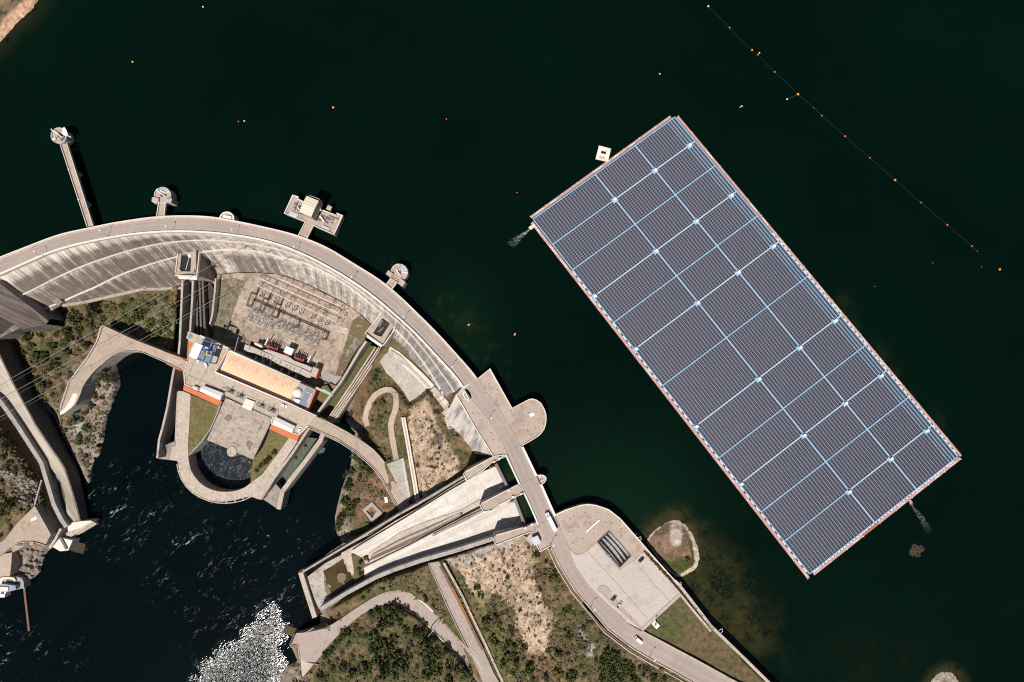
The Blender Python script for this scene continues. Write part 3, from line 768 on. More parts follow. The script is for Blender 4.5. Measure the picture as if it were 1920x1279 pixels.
# crest road
ROADM = road_mat('crest_asphalt', (.335, .272, .236), (.305, .248, .215), (.225, .185, .165))
track_road('crest_road', mixp(upl, dnl, .16, 7.95), mixp(upl, dnl, .87, 7.95), ROADM)
mb = MB(); mb.loft([mixp(upl, dnl, .165, 7.965), mixp(upl, dnl, .182, 7.965)]); mb.loft([mixp(upl, dnl, .84, 7.965), mixp(upl, dnl, .858, 7.965)])
struct(mb, 'gutter_dirt', stone('gutter_dirt', (.13, .085, .06), (.24, .18, .145), (.27, .21, .175), .3, 1.0, thr=(.45, .55)))
# semicircular balcony on the upstream side
def arc_pts(c, r, a0, a1, n=18): return [Vector((c.x + r * math.cos(a0 + (a1 - a0) * i / n), c.y + r * math.sin(a0 + (a1 - a0) * i / n), c.z)) for i in range(n + 1)]
bal = thing('crest_balcony', 'small half-round white balcony bulging from the upstream parapet of the dam', 'balcony', U(425, 408, 8))
c = U(425, 410.5, 9.4)
mb = MB(); mb.prism([p - Vector((0, 0, 1.2)) for p in arc_pts(c, 5.3, -.18, math.pi - .02)], -3); mb.build('floor_slab', MT['conc'], bal)
mb = MB(); mb.ribbon(arc_pts(c, 4.9, -.1, math.pi - .05), .95, 1.1); mb.build('parapet', MT['conc_w'], bal)
mb = MB(); mb.box(U(426.5, 406, 9.2), (5.4, .9, 1.5), -.1); mb.box(U(426.5, 408.2, 8.75), (5.6, .8, .7), -.1); mb.build('bench', MT['white'], bal)

m, t, b = nodes_of('spillway_concrete'); p = pos(t)
q1 = rotmap(t, p, .51, (.016, .42, .05)); q2 = rotmap(t, p, .51, (.5, .5, 1))
base = mixc(t, maprange(t, noise(t, p, .06, 5), .38, .62), (.56, .525, .475), (.49, .455, .41))
base = mixc(t, maprange(t, noise(t, q1, 1.0, 5, .65), .46, .66), base, (.40, .36, .315))
base = mixc(t, math_(t, 'MULTIPLY', maprange(t, noise(t, p, .11, 6, .65), .54, .68), .4), base, (.345, .30, .25))
sn = N(t, 'ShaderNodeVectorMath', operation='SNAP'); t.links.new(rotmap(t, p, .51, (1, 1, 1)), sn.inputs[0]); sn.inputs[1].default_value = (7.5, 4.5, 5000)
wn = N(t, 'ShaderNodeTexWhiteNoise'); t.links.new(sn.outputs[0], wn.inputs['Vector'])
base = mixc(t, math_(t, 'MULTIPLY', maprange(t, wn.outputs['Value'], .55, 1.0), .5), base, (.415, .37, .31))
sx = N(t, 'ShaderNodeSeparateXYZ'); t.links.new(rotmap(t, p, .51, (1, 1, 1)), sx.inputs[0])
for k_, per, w_ in ((0, 15.0, .35), (1, 9.0, .28)):
    base = mixc(t, math_(t, 'MULTIPLY', math_(t, 'LESS_THAN', math_(t, 'MODULO', math_(t, 'ADD', sx.outputs[k_], 1000.0), per), w_), .45), base, (.30, .25, .20))
g = maprange(t, noise(t, p, .7, 4, .7), .3, .7, .88, 1.12)
t.links.new(mixc(t, 1.0, base, g, 'MULTIPLY'), b.inputs['Base Color']); b.inputs['Roughness'].default_value = .9; b.inputs['Specular IOR Level'].default_value = .2
MT['chute'] = m
# ------------------------------------------------------------------ generic slab with parapets
def slab(name, label, cat, top, z, zb, mat, paras=(), pmat=None, ph=1.05, pw=.55, smat='conc', group=None, part='slab'):
    cx = sum(p[0] for p in top) / len(top); cy = sum(p[1] for p in top) / len(top)
    th = thing(name, label, cat, U(cx, cy, z), group)
    tp = UP_(top, z)
    mb = MB(); mb.prism([p - Vector((0, 0, .06)) for p in tp], zb); mb.build('wall', MT[smat], th)
    mb = MB(); mb.prism(tp, z - .055); mb.build(part, MT[mat], th)
    for ln in paras:
        mb = MB(); mb.ribbon(UP_(ln, z + ph), pw, ph + .02); mb.build('parapet', pmat or MT['conc_w'], th)
    return th
# ------------------------------------------------------------------ right side: terraces, spillway bridge, parking
tA = P('897,709.5 918,691.7 960,765.6') + P('1500,295 1530,290 1560,300 1595,325 1620,370 1634,410 1637,450 1632,490 1620,530 1600,560 1575,585 1520,620 1450,660', 'R5')
tA2 = tA + P('975,835.5 961,809 940,774 910,731.6 898,713')
vt_ = slab('viewing_terrace', 'beige paved terrace with a pointed corner and a round end, built out into the reservoir', 'terrace', tA2, 8.0, -30, 'deck', [tA])
tB = P('872,730 884,748 917,788 943,830 951,849 946,853 925,855.5 890,800 855,740.5')
tb = slab('road_terrace', 'narrow beige terrace between crest road and striped concrete slope', 'terrace', tB, 8.0, 2, 'deck', [P('871.5,730 855,740.5 890,800 925,855.5 946,853')])
# lens shaped opening with white rim
mb = MB(); L_ = P('975,240 985,230 1000,255 1015,280 1025,310 1015,300 995,290 980,265', 'R5'); mb.ribbon(UP_(L_ + L_[:1], 8.9), .45, .9); mb.build('opening_rim', MT['white'], tb)
mb = MB(); mb.poly(UP_(P('985,205 1010,215 1030,240 1042,275 1035,292 1022,290 1015,270 1000,245 985,232', 'R5'), 8.06)); mb.build('opening', MT['dgrey'], tb)
# striped abutment slope
m, t, b = nodes_of('striated_slope'); p = pos(t)
k = maprange(t, noise(t, rotmap(t, p, 1.02, (.012, .30, .05)), 1.0, 3, .6), .40, .60)
col = mixc(t, k, (.50, .455, .405), (.215, .20, .185)); col = mixc(t, math_(t, 'MULTIPLY', maprange(t, noise(t, p, .08, 5), .52, .64), .6), col, (.50, .455, .40))
t.links.new(col, b.inputs['Base Color']); b.inputs['Roughness'].default_value = .9; STRI = m
ab = thing('abutment_block', 'sloping pale grey concrete abutment face with streaks below the narrow terrace', 'abutment', U(880, 800, -5))
mb = MB(); T_ = UP_(P('855,740 890,799 925,854.8'), 7.9); B_ = [U(*q) for q in ((834.7, 781, -20), (862, 818, -19), (889, 851, -18))]
mb.loft([T_, B_]); mb.loft([B_, atz(B_, -45)])
e1 = [Vector((p.x + 12, p.y + 14, p.z)) for p in T_]
mb.loft([atz(e1, 7.9), T_]); mb.add([T_[-1], B_[-1], Vector((B_[-1].x, B_[-1].y, -45)), Vector((T_[-1].x, T_[-1].y, -45))], [(0, 1, 2, 3)])
mb.add([T_[0], B_[0], Vector((B_[0].x, B_[0].y, -45)), Vector((T_[0].x, T_[0].y, -45))], [(0, 1, 2, 3)])
mb.build('sloping_face', STRI, ab)
mb = MB(); q1 = [U(*q) for q in ((832, 783, -20.5), (842, 810, -21), (858, 833, -20), (880, 868, -19), (885, 872, -19))]; q2 = [U(*q) for q in ((836, 781, -19.6), (862, 817, -18.6), (876, 836, -18), (889, 851, -17.6), (890, 852, -17.6))]
mb.loft([q2, q1, atz(q1, -40)]); mb.build('footing', MT['conc'], ab)

# spillway bridge deck
RL = P('1040,290 1180,460 1290,640 1330,720 1430,960 1500,1100', 'R5') + P('1010,983')
br = thing('spillway_bridge', 'road bridge over the two spillway openings with white parapets and a small half-round bay', 'bridge', U(985, 910, 8))
brp = P('944,838 980,835.5 1006,893 1040.6,968 1013,984 988,938 971,902 948,853')
mb = MB(); mb.prism(UP_(brp, 7.9), 5.5); mb.build('deck_slab', MT['conc'], br)
mb = MB(); mb.ribbon(UP_(P('979.5,838 992,864 1006,893'), 9.3), 1.5, 1.4); mb.ribbon(UP_(P('1014.5,908.5 1027,937 1041,968'), 9.3), 1.5, 1.4); mb.build('parapet', MT['white_d'], br)
mb = MB(); mb.ribbon(UP_(P('948,852.5 961,880 974.5,909'), 9.1), 1.1, 1.2); mb.ribbon(UP_(P('982.5,924 996,953 1009,983'), 9.1), 1.1, 1.2); mb.build('parapet', MT['white_d'], br)
bay = P('1256,610 1310,605 1350,610 1385,630 1398,660 1390,690 1365,725 1325,752', 'B2')
mb = MB(); mb.prism(UP_(bay, 8.15), -14); mb.build('bay', MT['conc'], br)
mb = MB(); mb.ribbon(UP_(bay, 9.1), .6, 1.0); mb.build('parapet', MT['conc_w'], br)
mb = MB(); mb.poly(UP_(P('1290,660 1345,645 1360,665 1305,700', 'B2'), 8.18)); mb.build('hatch', MT['conc_d'], br)
# piers
def pier(label, top, z=8.05, zb=-24, para=None, sub=()):
    th = thing('spillway_pier', label, 'pier', U(sum(p[0] for p in top) / len(top), sum(p[1] for p in top) / len(top), z), 'spillway piers')
    mb = MB(); mb.prism([p - Vector((0, 0, .05)) for p in UP_(top, z)], zb); mb.build('wall', MT['conc'], th)
    mb = MB(); mb.prism(UP_(top, z), z - .045); mb.build('deck', MT['deck'], th)
    for ln in para or ():
        mb = MB(); mb.ribbon(UP_(ln, z + 1.0), .5, 1.0); mb.build('parapet', MT['conc_w'], th)
    return th
def gantry_boxes(th, pts, z=9.0):
    for a_, b_ in pts:
        mb = MB(); mb.box(U(a_, b_, z), (1.8, 1.1, 1.6), .5); mb.build('hoist_box', MT['white_d'], th)
p1 = P('868,888 873.5,883.5 926,856 946,853.5 948.3,857 937.5,861.5 922,866.5 906,881 880,899.5 875,901.5')
th = pier('upper spillway pier running from the narrow terrace beside the first opening', p1, para=[P('874,884 925,856.3'), P('938,861 922,867.5 906,881.5 880,899.5 875,901 869,889')])
gantry_boxes(th, ((926.5, 866), (936.5, 859.6)))
mb = MB(); mb.ribbon(UP_(P('245,605 360,540', 'B2'), 3.2), 1.6, .5); mb.ribbon(UP_(P('265,630 380,565', 'B2'), 3.6), .3, 1.2); mb.build('landing', MT['conc'], th)
p2 = P('898.7,946 904.6,943 935,926.7 972.5,908.5 983,925 965.6,931.4 935,946.7 923,956.7 905.7,959.6')
th = pier('middle spillway pier standing between the two white chutes', p2, para=[P('904,943.5 970,909.5'), P('981,925.5 965.6,931.8 935,947 923,957 906,959.5 899.5,946.3')])
gantry_boxes(th, ((961.5, 931.5), (955, 919.8), (977.5, 926)))
mb = MB(); mb.ribbon(UP_(P('515,1130 640,1080', 'B2'), 3.2), 1.6, .5); mb.ribbon(UP_(P('545,1160 650,1105', 'B2'), 3.6), .3, 1.2); mb.ribbon(UP_(P('455,1010 590,932', 'B2'), 3.2), 1.2, .5); mb.build('landing', MT['conc'], th)
p3 = P('923.5,1008 932,1003 981.6,989.4 1008,978.5 1012,985 1000,994 996,997 931,1022 928,1021')
th = pier('lower spillway pier below the second opening, next to the dry slope', p3, para=[P('931,1003.5 980,989.6'), P('995,997.5 930.5,1022 924,1008.5')])
gantry_boxes(th, ((984.5, 989.8), (997, 983.5)))
mb = MB(); mb.ribbon(UP_(P('420,885 610,805', 'B3'), 3.2), 1.2, .5); mb.build('landing', MT['conc'], th)
tC = P('996,997.3 1001,993.5 1012,985.5 1032,1024 1012.6,1034.5 1005,1021 999,1007')
tc = slab('roadside_terrace', 'small beige terrace beside the road below the second opening, with a grey hut', 'terrace', tC, 8.04, -8, 'deck', [P('1032,1024 1012.6,1034.5 1005,1021')])
hut = thing('equipment_hut', 'small grey flat-roofed hut standing on the little roadside terrace', 'hut', U(1005, 1014, 8))
mb = MB(); mb.box(U(1005, 1013.5, 9.9), (4.6, 5.0, 3.6), .42); mb.build('walls', MT['white_d'], hut)
mb = MB(); mb.box(U(1005, 1013.5, 11.85), (5.0, 5.4, .25), .42); mb.build('roof', MT['grey'], hut)
mb = MB(); q = P('870,900 940,935 1020,830 1060,960 1110,1060 1190,1220 1070,1240 1040,1170 1000,1060 940,1010', 'B3')
st_ = thing('concrete_stairway', 'pale concrete stairway dropping from the roadside terrace to the dry slope', 'stairway', U(992, 1015, 0))
mb.prism([U(a, b_, 7.2 - max(0, b_ - 985) * .12 - max(0, 1000 - a) * .18) for a, b_ in q], -12); mb.build('flight', MT['conc_g'], st_)

# radial gates in the two openings
def gate(label, a, b_, arms):
    g_ = thing('radial_gate', label, 'gate', U((a[0] + b_[0]) / 2, (a[1] + b_[1]) / 2, 0), 'spillway gates')
    A = U(a[0], a[1], 1.5); B = U(b_[0], b_[1], 1.5); d = (B - A).normalized(); nn = Vector((-d.y, d.x, 0))
    if nn.x > 0: nn = -nn
    rows = []
    for i in range(9):
        tt = i / 8; off = 3.2 * (1 - (2 * tt - 1) ** 2) * -1 + 1.0; z = 2.6 - 16 * tt
        rows.append([A + nn * off + Vector((0, 0, z - 1.5)), B + nn * off + Vector((0, 0, z - 1.5))])
    back = [[p + nn * .9 for p in r] for r in rows]
    mb = MB(); mb.loft(rows); mb.loft(back); mb.loft([rows[0], back[0]]); mb.loft([[r[0] for r in rows], [r[0] for r in back]]); mb.loft([[r[1] for r in rows], [r[1] for r in back]])
    mb.ribbon([A + nn * 1.2 + Vector((0, 0, 1.4)), B + nn * 1.2 + Vector((0, 0, 1.4))], 2.0, .8)
    mb.build('skin_plate', MT['gate'], g_)
    for q0, q1 in arms:
        mb = MB(); a0 = U(*q0); a1 = U(*q1); mb.bar(a0, a1, .9, 1.1); mb.bar(a0 - Vector((0, 0, 5)), a1, .9, 1.1); mb.build('arm', MT['grey'] if q0[1] > 905 else MT['gate'], g_)
gate('dark steel radial gate closing the upper spillway opening', (932.5, 868), (956, 915), [((935, 873, -3), (918, 876, 1)), ((951, 908, -3), (934, 918, 1))])
gate('dark steel radial gate closing the lower spillway opening', (968, 933.5), (987.5, 985.5), [((969, 940, -3), (952, 943, 1)), ((983, 975, -3), (968, 984, 1))])

# chutes
sp = thing('spillway_chute', 'broad pale spillway with two chutes, a silty middle strip and a basin', 'spillway', U(790, 1010, -30))
def cz(px, py, dz=0): return U(px, py, float(chute_z(px, py)) + dz)
def chute_strip(e1, e2, mat, name, dz, parent=sp):
    n_ = 40
    def rs(ln):
        ln = np.array(ln); s = np.concatenate([[0], np.cumsum(np.hypot(*np.diff(ln, axis=0).T))]); u = np.linspace(0, s[-1], n_)
        return list(zip(np.interp(u, s, ln[:, 0]), np.interp(u, s, ln[:, 1])))
    mb = MB(); mb.loft([[cz(*p, dz) for p in rs(e1)], [cz(*p, dz) for p in rs(e2)]]); return mb.build(name, mat, parent)
chute_strip(P('948,861 938,870 868,900 784,953 744,975 681,1015 640,1037'), P('1000,985 938,1007 850,1032 774,1056 700,1083 660,1100 640,1110'), MT['conc'], 'apron', -3.4)
chute_strip(P('945,868 906,884 850,916 751,977 676,1022 657,1035'), P('972,917 899,936 866,956 800,978 751,998 690,1038 678,1045'), MT['chute'], 'chute_floor', 0)
chute_strip(P('972,930 903.6,952.5 840,985 774.6,1019.5 720,1046 684,1064'), P('992,986 936,1001 850,1029 774.6,1051 700,1077 683,1081'), MT['chute'], 'chute_floor', 0)
wall_line_late = [P('899,936.3 866,956.3 800,978.3 751,998.3 692,1037.5'), P('903,953 840,985 774.6,1019.5 720,1046 686,1063')]
chute_strip(P('899,936 866,956 800,978 751,998 690,1038'), P('897,941 868,958.5 800,988 751,1009.5 700,1037'), MT['conc'], 'sloping_bank', -.9)
chute_strip(P('880,951 866,958.5 800,987.5 751,1009 699,1037'), P('862,963 800,992.5 751,1014 699,1041'), MT['median'], 'silt_strip', -1.6)
chute_strip(P('864,961 800,991.5 751,1013 699,1040'), P('862,966 800,997 760,1014.5 697,1044'), MT['conc_g'], 'dividing_kerb', -1.2)
chute_strip(P('868,962 800,995.5 760,1013.5 696,1043'), P('860,973.5 800,1004 770,1018.5 693,1053'), MT['median'], 'silt_strip', -1.5)
chute_strip(P('862,972 800,1003 770,1017.5 694,1051'), P('900,953.5 840,986 774.6,1020.5 720,1047 684,1064.5'), MT['conc'], 'sloping_bank', -.9)
chute_strip(P('907,955 870,972 810,1003'), P('905,960 872,977 812,1006'), MT['conc_d'], 'dividing_wall', 3.0)
# chute side walls: high, cast a shadow band on the chutes
def wall_line(ln, w, h, zoff, name, mat, parent):
    pts = []
    for i in range(len(ln) - 1):
        for k in range(6): pts.append((ln[i][0] + (ln[i + 1][0] - ln[i][0]) * k / 6, ln[i][1] + (ln[i + 1][1] - ln[i][1]) * k / 6))
    pts.append(ln[-1])
    mb = MB(); mb.ribbon([cz(p[0], p[1], zoff) for p in pts], w, h); return mb.build(name, mat, parent)
for k_, ln in enumerate(wall_line_late): wall_line(ln, .7, 5, [.5, 1.3][k_], 'dividing_wall', MT['conc_g'], sp)
wall_line(P('869,894 784,945 744,967 681,1005 625,1038 567,1073'), 1.4, 16, 7.5, 'side_wall', MT['conc_g'], sp)
wall_line(P('690,1003 640,1029 567,1069'), .5, 6, 4.5, 'outer_kerb', MT['conc_g'], sp)
wall_line(P('927,1009.5 860,1031 786,1052.5 735,1070 704,1083 650,1112 600,1143'), 3.0, 18, 10.0, 'side_wall', MT['conc_g'], sp)
wall_line(P('563.5,1074 572,1102 582,1133 590,1158'), 3.6, 14, 3.0, 'end_sill', MT['conc'], sp)
# basin floor, pond and silt
mb = MB(); mb.poly(UP_(P('660,1030 690,1045 700,1085 640,1115 598,1142 572,1085 610,1056'), -51.8)); mb.build('basin_floor', stone('basin_floor', (.42, .38, .33), (.30, .27, .24), (.17, .15, .13), .08, .6), sp)
m, t, b = nodes_of('murky_pond'); p = pos(t)
t.links.new(mixc(t, maprange(t, noise(t, p, .09, 6), .4, .62), (.062, .038, .013), (.030, .022, .009)), b.inputs['Base Color']); b.inputs['Roughness'].default_value = .12; b.inputs['IOR'].default_value = 1.33
mb = MB(); mb.poly(UP_(P('280,900 360,855 500,758 520,830 515,900 530,960 545,1005 440,1065 335,1115 320,1060 345,1020 310,1000 300,960', 'S3'), -51.55)); struct(mb, 'spillway_pond', m)
mb = MB(); c = UP_(P('390,945 400,920 435,912 465,930 462,965 440,990 460,1000 470,1030 455,1025 440,1000 405,988', 'S3'), -51.45); mb.poly(c)
mb.poly(UP_(P('500,760 520,770 530,850 540,960 560,1010 540,1005 520,960 510,870 495,800', 'S3'), -51.4)); mb.poly(UP_(P('285,950 310,1000 335,1040 345,1100 320,1110 300,1060 290,1010', 'S3'), -51.4))
tag(mb.build('pond_algae', stone('pond_algae', (.13, .115, .045), (.17, .14, .08), (.22, .20, .12), .3, 1.2, amt=.4)), kind='stuff')
mb = MB(); mb.prism(UP_(P('505,765 560,775 600,760 650,800 645,840 620,862 598,885 602,950 560,1000 538,990 528,930 520,850', 'S3'), -48.4), -53); struct(mb, 'silt_bank', stone('silt_green', (.085, .075, .032), (.12, .09, .045), (.06, .065, .024), .25, 1.2, amt=.4))

# promenade, parking and the road on the right bank
PO = P('1040.6,966 1060,957 1087.6,948 1103,946 1118,948 1141.5,956 1162.6,972.6 1198,1012.5 1226,1045 1260,1083 1272.6,1096 1333.6,1174.6 1404,1242 1480,1318 1600,1440')
RR = P('896,709 898,713 910,731.6 940,774 961,809 975.5,835 1006,896 1015,910 1040.6,970 1054.7,1001 1066,1026.6 1080,1064 1106,1101.6 1137,1132 1165,1155.6 1173,1167 1203,1184 1242,1205 1272.6,1221.5 1305.5,1239 1420,1302 1600,1395')
RLf = P('871,729 884,748 917,788 943,830 952,849 975.5,905 992,938 1010,983 1032,1022 1050,1059.5 1078,1104 1118,1151 1140.5,1178.7 1187,1214 1222,1235 1260,1256 1320,1290 1400,1332 1600,1440')
def resamp(ln, n_):
    ln = np.array(ln); s = np.concatenate([[0], np.cumsum(np.hypot(*np.diff(ln, axis=0).T))]); u = np.linspace(0, s[-1], n_)
    return list(zip(np.interp(u, s, ln[:, 0]), np.interp(u, s, ln[:, 1])))
track_road('access_road', UP_(resamp(RLf, 140), 8.06), UP_(resamp(RR, 140), 8.06), ROADM)
walkp = P('1040.6,967') + PO[1:11] + P('1203,1181.5 1173,1166 1165,1155 1137,1131.5 1106,1101 1080,1063.5 1066,1026 1054.7,1000.5')
pr = slab('promenade', 'beige paved promenade with a curved outer wall along the reservoir beside the parking area', 'promenade', walkp, 8.0, -22, 'deck', [PO[:11]], ph=.9, pw=.7)
mb = MB(); mb.poly(UP_(P('1101,1033 1119,1019 1161,1069.5 1189,1052.5 1203.5,1037 1274,1114 1203,1181 1173,1166 1165,1155 1137,1131.5 1106,1101 1080,1063.5 1067,1029 1078,1041 1090,1040'), 8.03)); struct(mb, 'parking_area', MT['park'])
mb = MB()
for ln in (P('1101,1033 1158,1096 1214,1160'), P('1189,1052 1255,1127'), P('1066,1027 1075,1036 1085,1039.5 1094,1037.5 1103,1032 1112,1020'), P('1203,1037 1189,1051.5'), P('975.5,835 952,847'), P('1006,894 980,905'), P('1011,906.5 986,919'), P('1010,982 1040,972')):
    mb.ribbon(UP_(ln, 8.09), .28, .02)
for ln in (P('898,713 910,731.6 940,774 961,809 975.5,835 1006,896'), P('884,748 917,788 943,830 975.5,905 992,938 1010,983 1032,1022'), P('1014,910 1040.6,970 1054.7,1001 1066,1026.6')):
    mb.ribbon(UP_(ln, 8.1), .32, .05)
struct(mb, 'pavement_joints', MT['conc_d'])
# raised island loop in the parking area
isl = thing('traffic_island', 'narrow raised island with a round end beside the two parked cars', 'traffic island', U(1130, 1110, 8))
mb = MB(); q = P('1203,1180 1172,1153 1146,1130 1127,1111 1121,1106 1121,1101.5 1126,1098.5 1132,1098 1139,1101 1146.5,1110.5 1146,1113 1155,1124 1172,1144 1203,1176')
mb.prism(UP_(q, 8.2), 8.0); mb.build('paving', MT['deck'], isl)
mb = MB(); mb.ribbon(UP_(P('1203,1180 1172,1153 1146,1130 1127,1111 1121,1106 1121,1101.5 1126,1098.5 1132,1098 1139,1101 1146.5,1110.5'), 8.24), .25, .2); mb.build('kerb', MT['conc_d'], isl)
# open light well with curved beams
lw = thing('light_well', 'rectangular open pit in the promenade crossed by curved grey beams', 'light well', U(1151, 1030, 8))
pit = P('1141.5,995.5 1183.5,1043 1161.5,1065.5 1119,1016')
mb = MB(); mb.poly(UP_(pit, 8.06)); mb.build('pit_shade', paint('pit_black', (.006, .006, .006), .9), lw)  # flat near-black sheet at paving level; the pit's inner shade is painted
mb = MB(); mb.ribbon(UP_(pit + pit[:1], 8.55), .55, .5); mb.build('rim', MT['conc_d'], lw)
aa, bb2, cc2, dd = [Vector((*p, 0)) for p in pit]
for k, (s0, s1) in enumerate(((.12, .13), (.36, .40), (.60, .66), (.86, .92))):
    bow = .06; row = []
    for i in range(13):
        tt = .04 + .92 * i / 12
        l_ = aa.lerp(bb2, tt); r_ = dd.lerp(cc2, tt)
        q = l_.lerp(r_, s0 + (s1 - s0) * tt - bow * math.sin(math.pi * tt)); w_ = (2.15 if k < 3 else .8) * (math.sin(math.pi * min(1, tt + .03)) ** .45)
        row.append((q, max(.25, w_)))
    mb = MB(); L1 = []; L2 = []
    for i, (q, w_) in enumerate(row):
        d = (row[min(i + 1, 12)][0] - row[max(i - 1, 0)][0]).normalized(); nn = Vector((-d.y, d.x, 0)) * w_ / MPP / 2
        L1.append(U(q.x + nn.x, q.y + nn.y, 8.25 + .35 * math.sin(math.pi * i / 12))); L2.append(U(q.x - nn.x, q.y - nn.y, 8.25 + .35 * math.sin(math.pi * i / 12)))
    mb.loft([[p - Vector((0, 0, .2)) for p in L1], L1, L2, [p - Vector((0, 0, .2)) for p in L2]]); bo = mb.build('beam', paint('beam_grey_%d' % k, (.29, .255, .24), .6), lw)
    mb = MB()
    for i in range(2, 12, 2): mb.bar(L1[i] + Vector((0, 0, .05)), L2[i] + Vector((0, 0, .05)), .3, .12)
    for off in (L1, L2): mb.tube([p + Vector((0, 0, .06)) for p in off], .13, 4)
    mb.build('frame', MT['dgrey'], bo)
mb = MB(); mb.box(U(1139.5, 1040, 8.4), (1.6, 3.6, .7), .85); mb.build('stair_hatch', MT['gate'], lw)
bnch = thing('long_bench', 'long straight white bench on the promenade near the light well', 'bench', U(1111, 985.5, 8))
A, B = U(1099, 997.5, 8.5), U(1124, 975, 8.5)
mb = MB(); mb.bar(A, B, .9, .16); mb.build('seat', MT['white'], bnch)
for k in range(6):
    mb = MB(); q = A.lerp(B, .05 + .18 * k); mb.box((q.x, q.y, 8.2), (.3, .5, .45), .7); mb.build('support', MT['white_d'], bnch)
mo = thing('white_monument', 'bright white low block on the round end of the viewing terrace', 'monument', U(998, 777, 8))
mb = MB(); mb.box(U(997.5, 777, 8.35), (3.2, 2.6, .7), .5); mb.build('plinth', MT['white'], mo); mb = MB(); mb.box(U(997.5, 776.6, 9.1), (1.5, 1.2, .9), .5, taper=.8); mb.build('block', MT['white'], mo)
scu = thing('lawn_sculpture', 'dark figure-like sculpture on a square white plinth on the lawn beside the parking area', 'sculpture', U(1229.5, 1171, 7))
q = P('290,950 330,995 303,1022 264,980', 'S7')
mb = MB(); mb.prism(UP_(q, 7.7), 6.3); mb.build('plinth', MT['white'], scu)
mb = MB(); mb.tube([U(1229, 1173, 7.6), U(1229.6, 1171.5, 8.6), U(1230.4, 1169.5, 9.9), U(1231, 1168.6, 10.6)], .55, 7, r2=.25); mb.bar(U(1229, 1171, 9.2), U(1231.4, 1170.6, 9.9), .35, .35); mb.build('figure', MT['dgrey'], scu)
# low walls around the lawn and along the lake
lw_ = thing('lakeside_wall', 'long straight pale wall along the lake below the promenade', 'wall', U(1340, 1180, 7))
mb = MB(); mb.ribbon(UP_(P('1265,1089 1272.6,1096 1300,1131 1333.6,1174.6 1404,1243 1480,1318 1560,1400'), 8.7), 2.0, 24); mb.build('wall', MT['conc'], lw_)
mb = MB(); mb.ribbon(UP_(P('1205,1036 1240,1074 1274,1113 1300,1145 1333,1184'), 8.35), 1.6, 1.4); mb.build('planter_kerb', MT['conc'], lw_)
for a_, b_ in ((1198, 1011.5), (1273.5, 1097), (1351, 1184)):
    mb = MB(); c = U(a_, b_, 8.4); mb.ribbon([c + Vector(v) for v in ((-1, .6, 0), (1.2, 1.9, 0), (1.6, .1, 0), (0, -1.3, 0))], .2, .5); mb.build('bracket', MT['white'], lw_)
gw = thing('parking_edge_wall', 'straight low kerb wall between parking area and lawn', 'wall', U(1238, 1150, 8))
mb = MB(); mb.ribbon(UP_(P('1203,1182 1238,1149 1275,1115'), 8.45), 2.2, 2.4); mb.build('wall', MT['conc'], gw)
mb = MB(); mb.box(U(1231.5, 1156.5, 8.8), (1.6, 1.0, .9), .75); mb.build('cabinet', MT['slate'], gw)
rw = thing('roadside_kerb', 'curving kerb wall between access road and lawn at the lower edge', 'wall', U(1240, 1205, 8))
mb = MB(); mb.ribbon(UP_(P('1204,1184 1242,1204 1272.6,1220.5 1305.5,1238 1420,1301'), 8.55), 1.0, 1.8); mb.build('wall', MT['conc'], rw)
rw = thing('roadside_wall', 'long curving low wall along the downhill side of the access road', 'wall', U(1100, 1140, 8))
mb = MB(); mb.ribbon(UP_(P('1033,1027 1049,1061 1077,1106 1117,1153 1139.5,1180.5 1186,1216 1221,1237 1259,1258 1320,1292 1420,1346'), 8.75), .8, 3.5); mb.build('wall', MT['conc'], rw)
mb = MB(); mb.ribbon(UP_(P('1027,1028 1043,1064 1071,1110 1111,1158 1133,1186 1180,1222 1216,1243 1254,1264 1320,1300'), 7.0), .7, 4); mb.build('outer_kerb', MT['conc'], rw)
mb = MB(); mb.ribbon(UP_(P('1030,1029 1046,1063 1074,1108.5 1092,1131'), 6.2), 2.0, 3); mb.ribbon(UP_(P('1104,1148 1125,1173 1137,1185 1183,1220.5 1219,1241 1257,1262'), 6.2), 1.4, 3); mb.build('ditch', MT['median'], rw)

def covers(parent, s, reg, z):
    for x, y in P(s, reg):
        mb = MB(); c_ = U(x, y, z); mb.lathe(c_, [(.42, 0), (.42, .06), (.01, .06)], 8); mb.build('drain_cover', MT['steel'], parent)
covers(vt_, '1145,205 1150,240 1245,215 1240,310 1180,170 1390,395 1440,350 1440,465 1490,540 1552,522 1612,410 1616,490 1540,600 1500,400 1360,385', 'R5', 8.01)
covers(tb, '1120,465 1100,520 1215,615 1195,560 1050,400', 'R5', 8.01)
covers(pr, '840,500 893,480 922,463 1010,430 1115,435 805,530 875,585 957,552 1045,517 1080,605 995,638 910,675 1155,540 1222,515 1285,495 1420,600 1300,560', 'S5', 8.01)
# ------------------------------------------------------------------ intake towers and intake building in the reservoir
def tower(name, label, c_px, r, bridge, wings=(), boom=None, rot=0.0, z=8.0):
    th = thing('intake_tower', label, 'intake tower', U(c_px[0], c_px[1], z), 'round intake towers')
    c = U(c_px[0], c_px[1], z); c.z = 0
    mb = MB(); mb.lathe(c, [(r, -45), (r, z - .4), (0.01, z - .4)], 40); mb.build('shaft', MT['conc'], th)
    mb = MB(); mb.lathe(c, [(r - .05, z - .45), (r - .05, z), (0.01, z)], 40); mb.build('deck', MT['deck'], th)
    return th, c
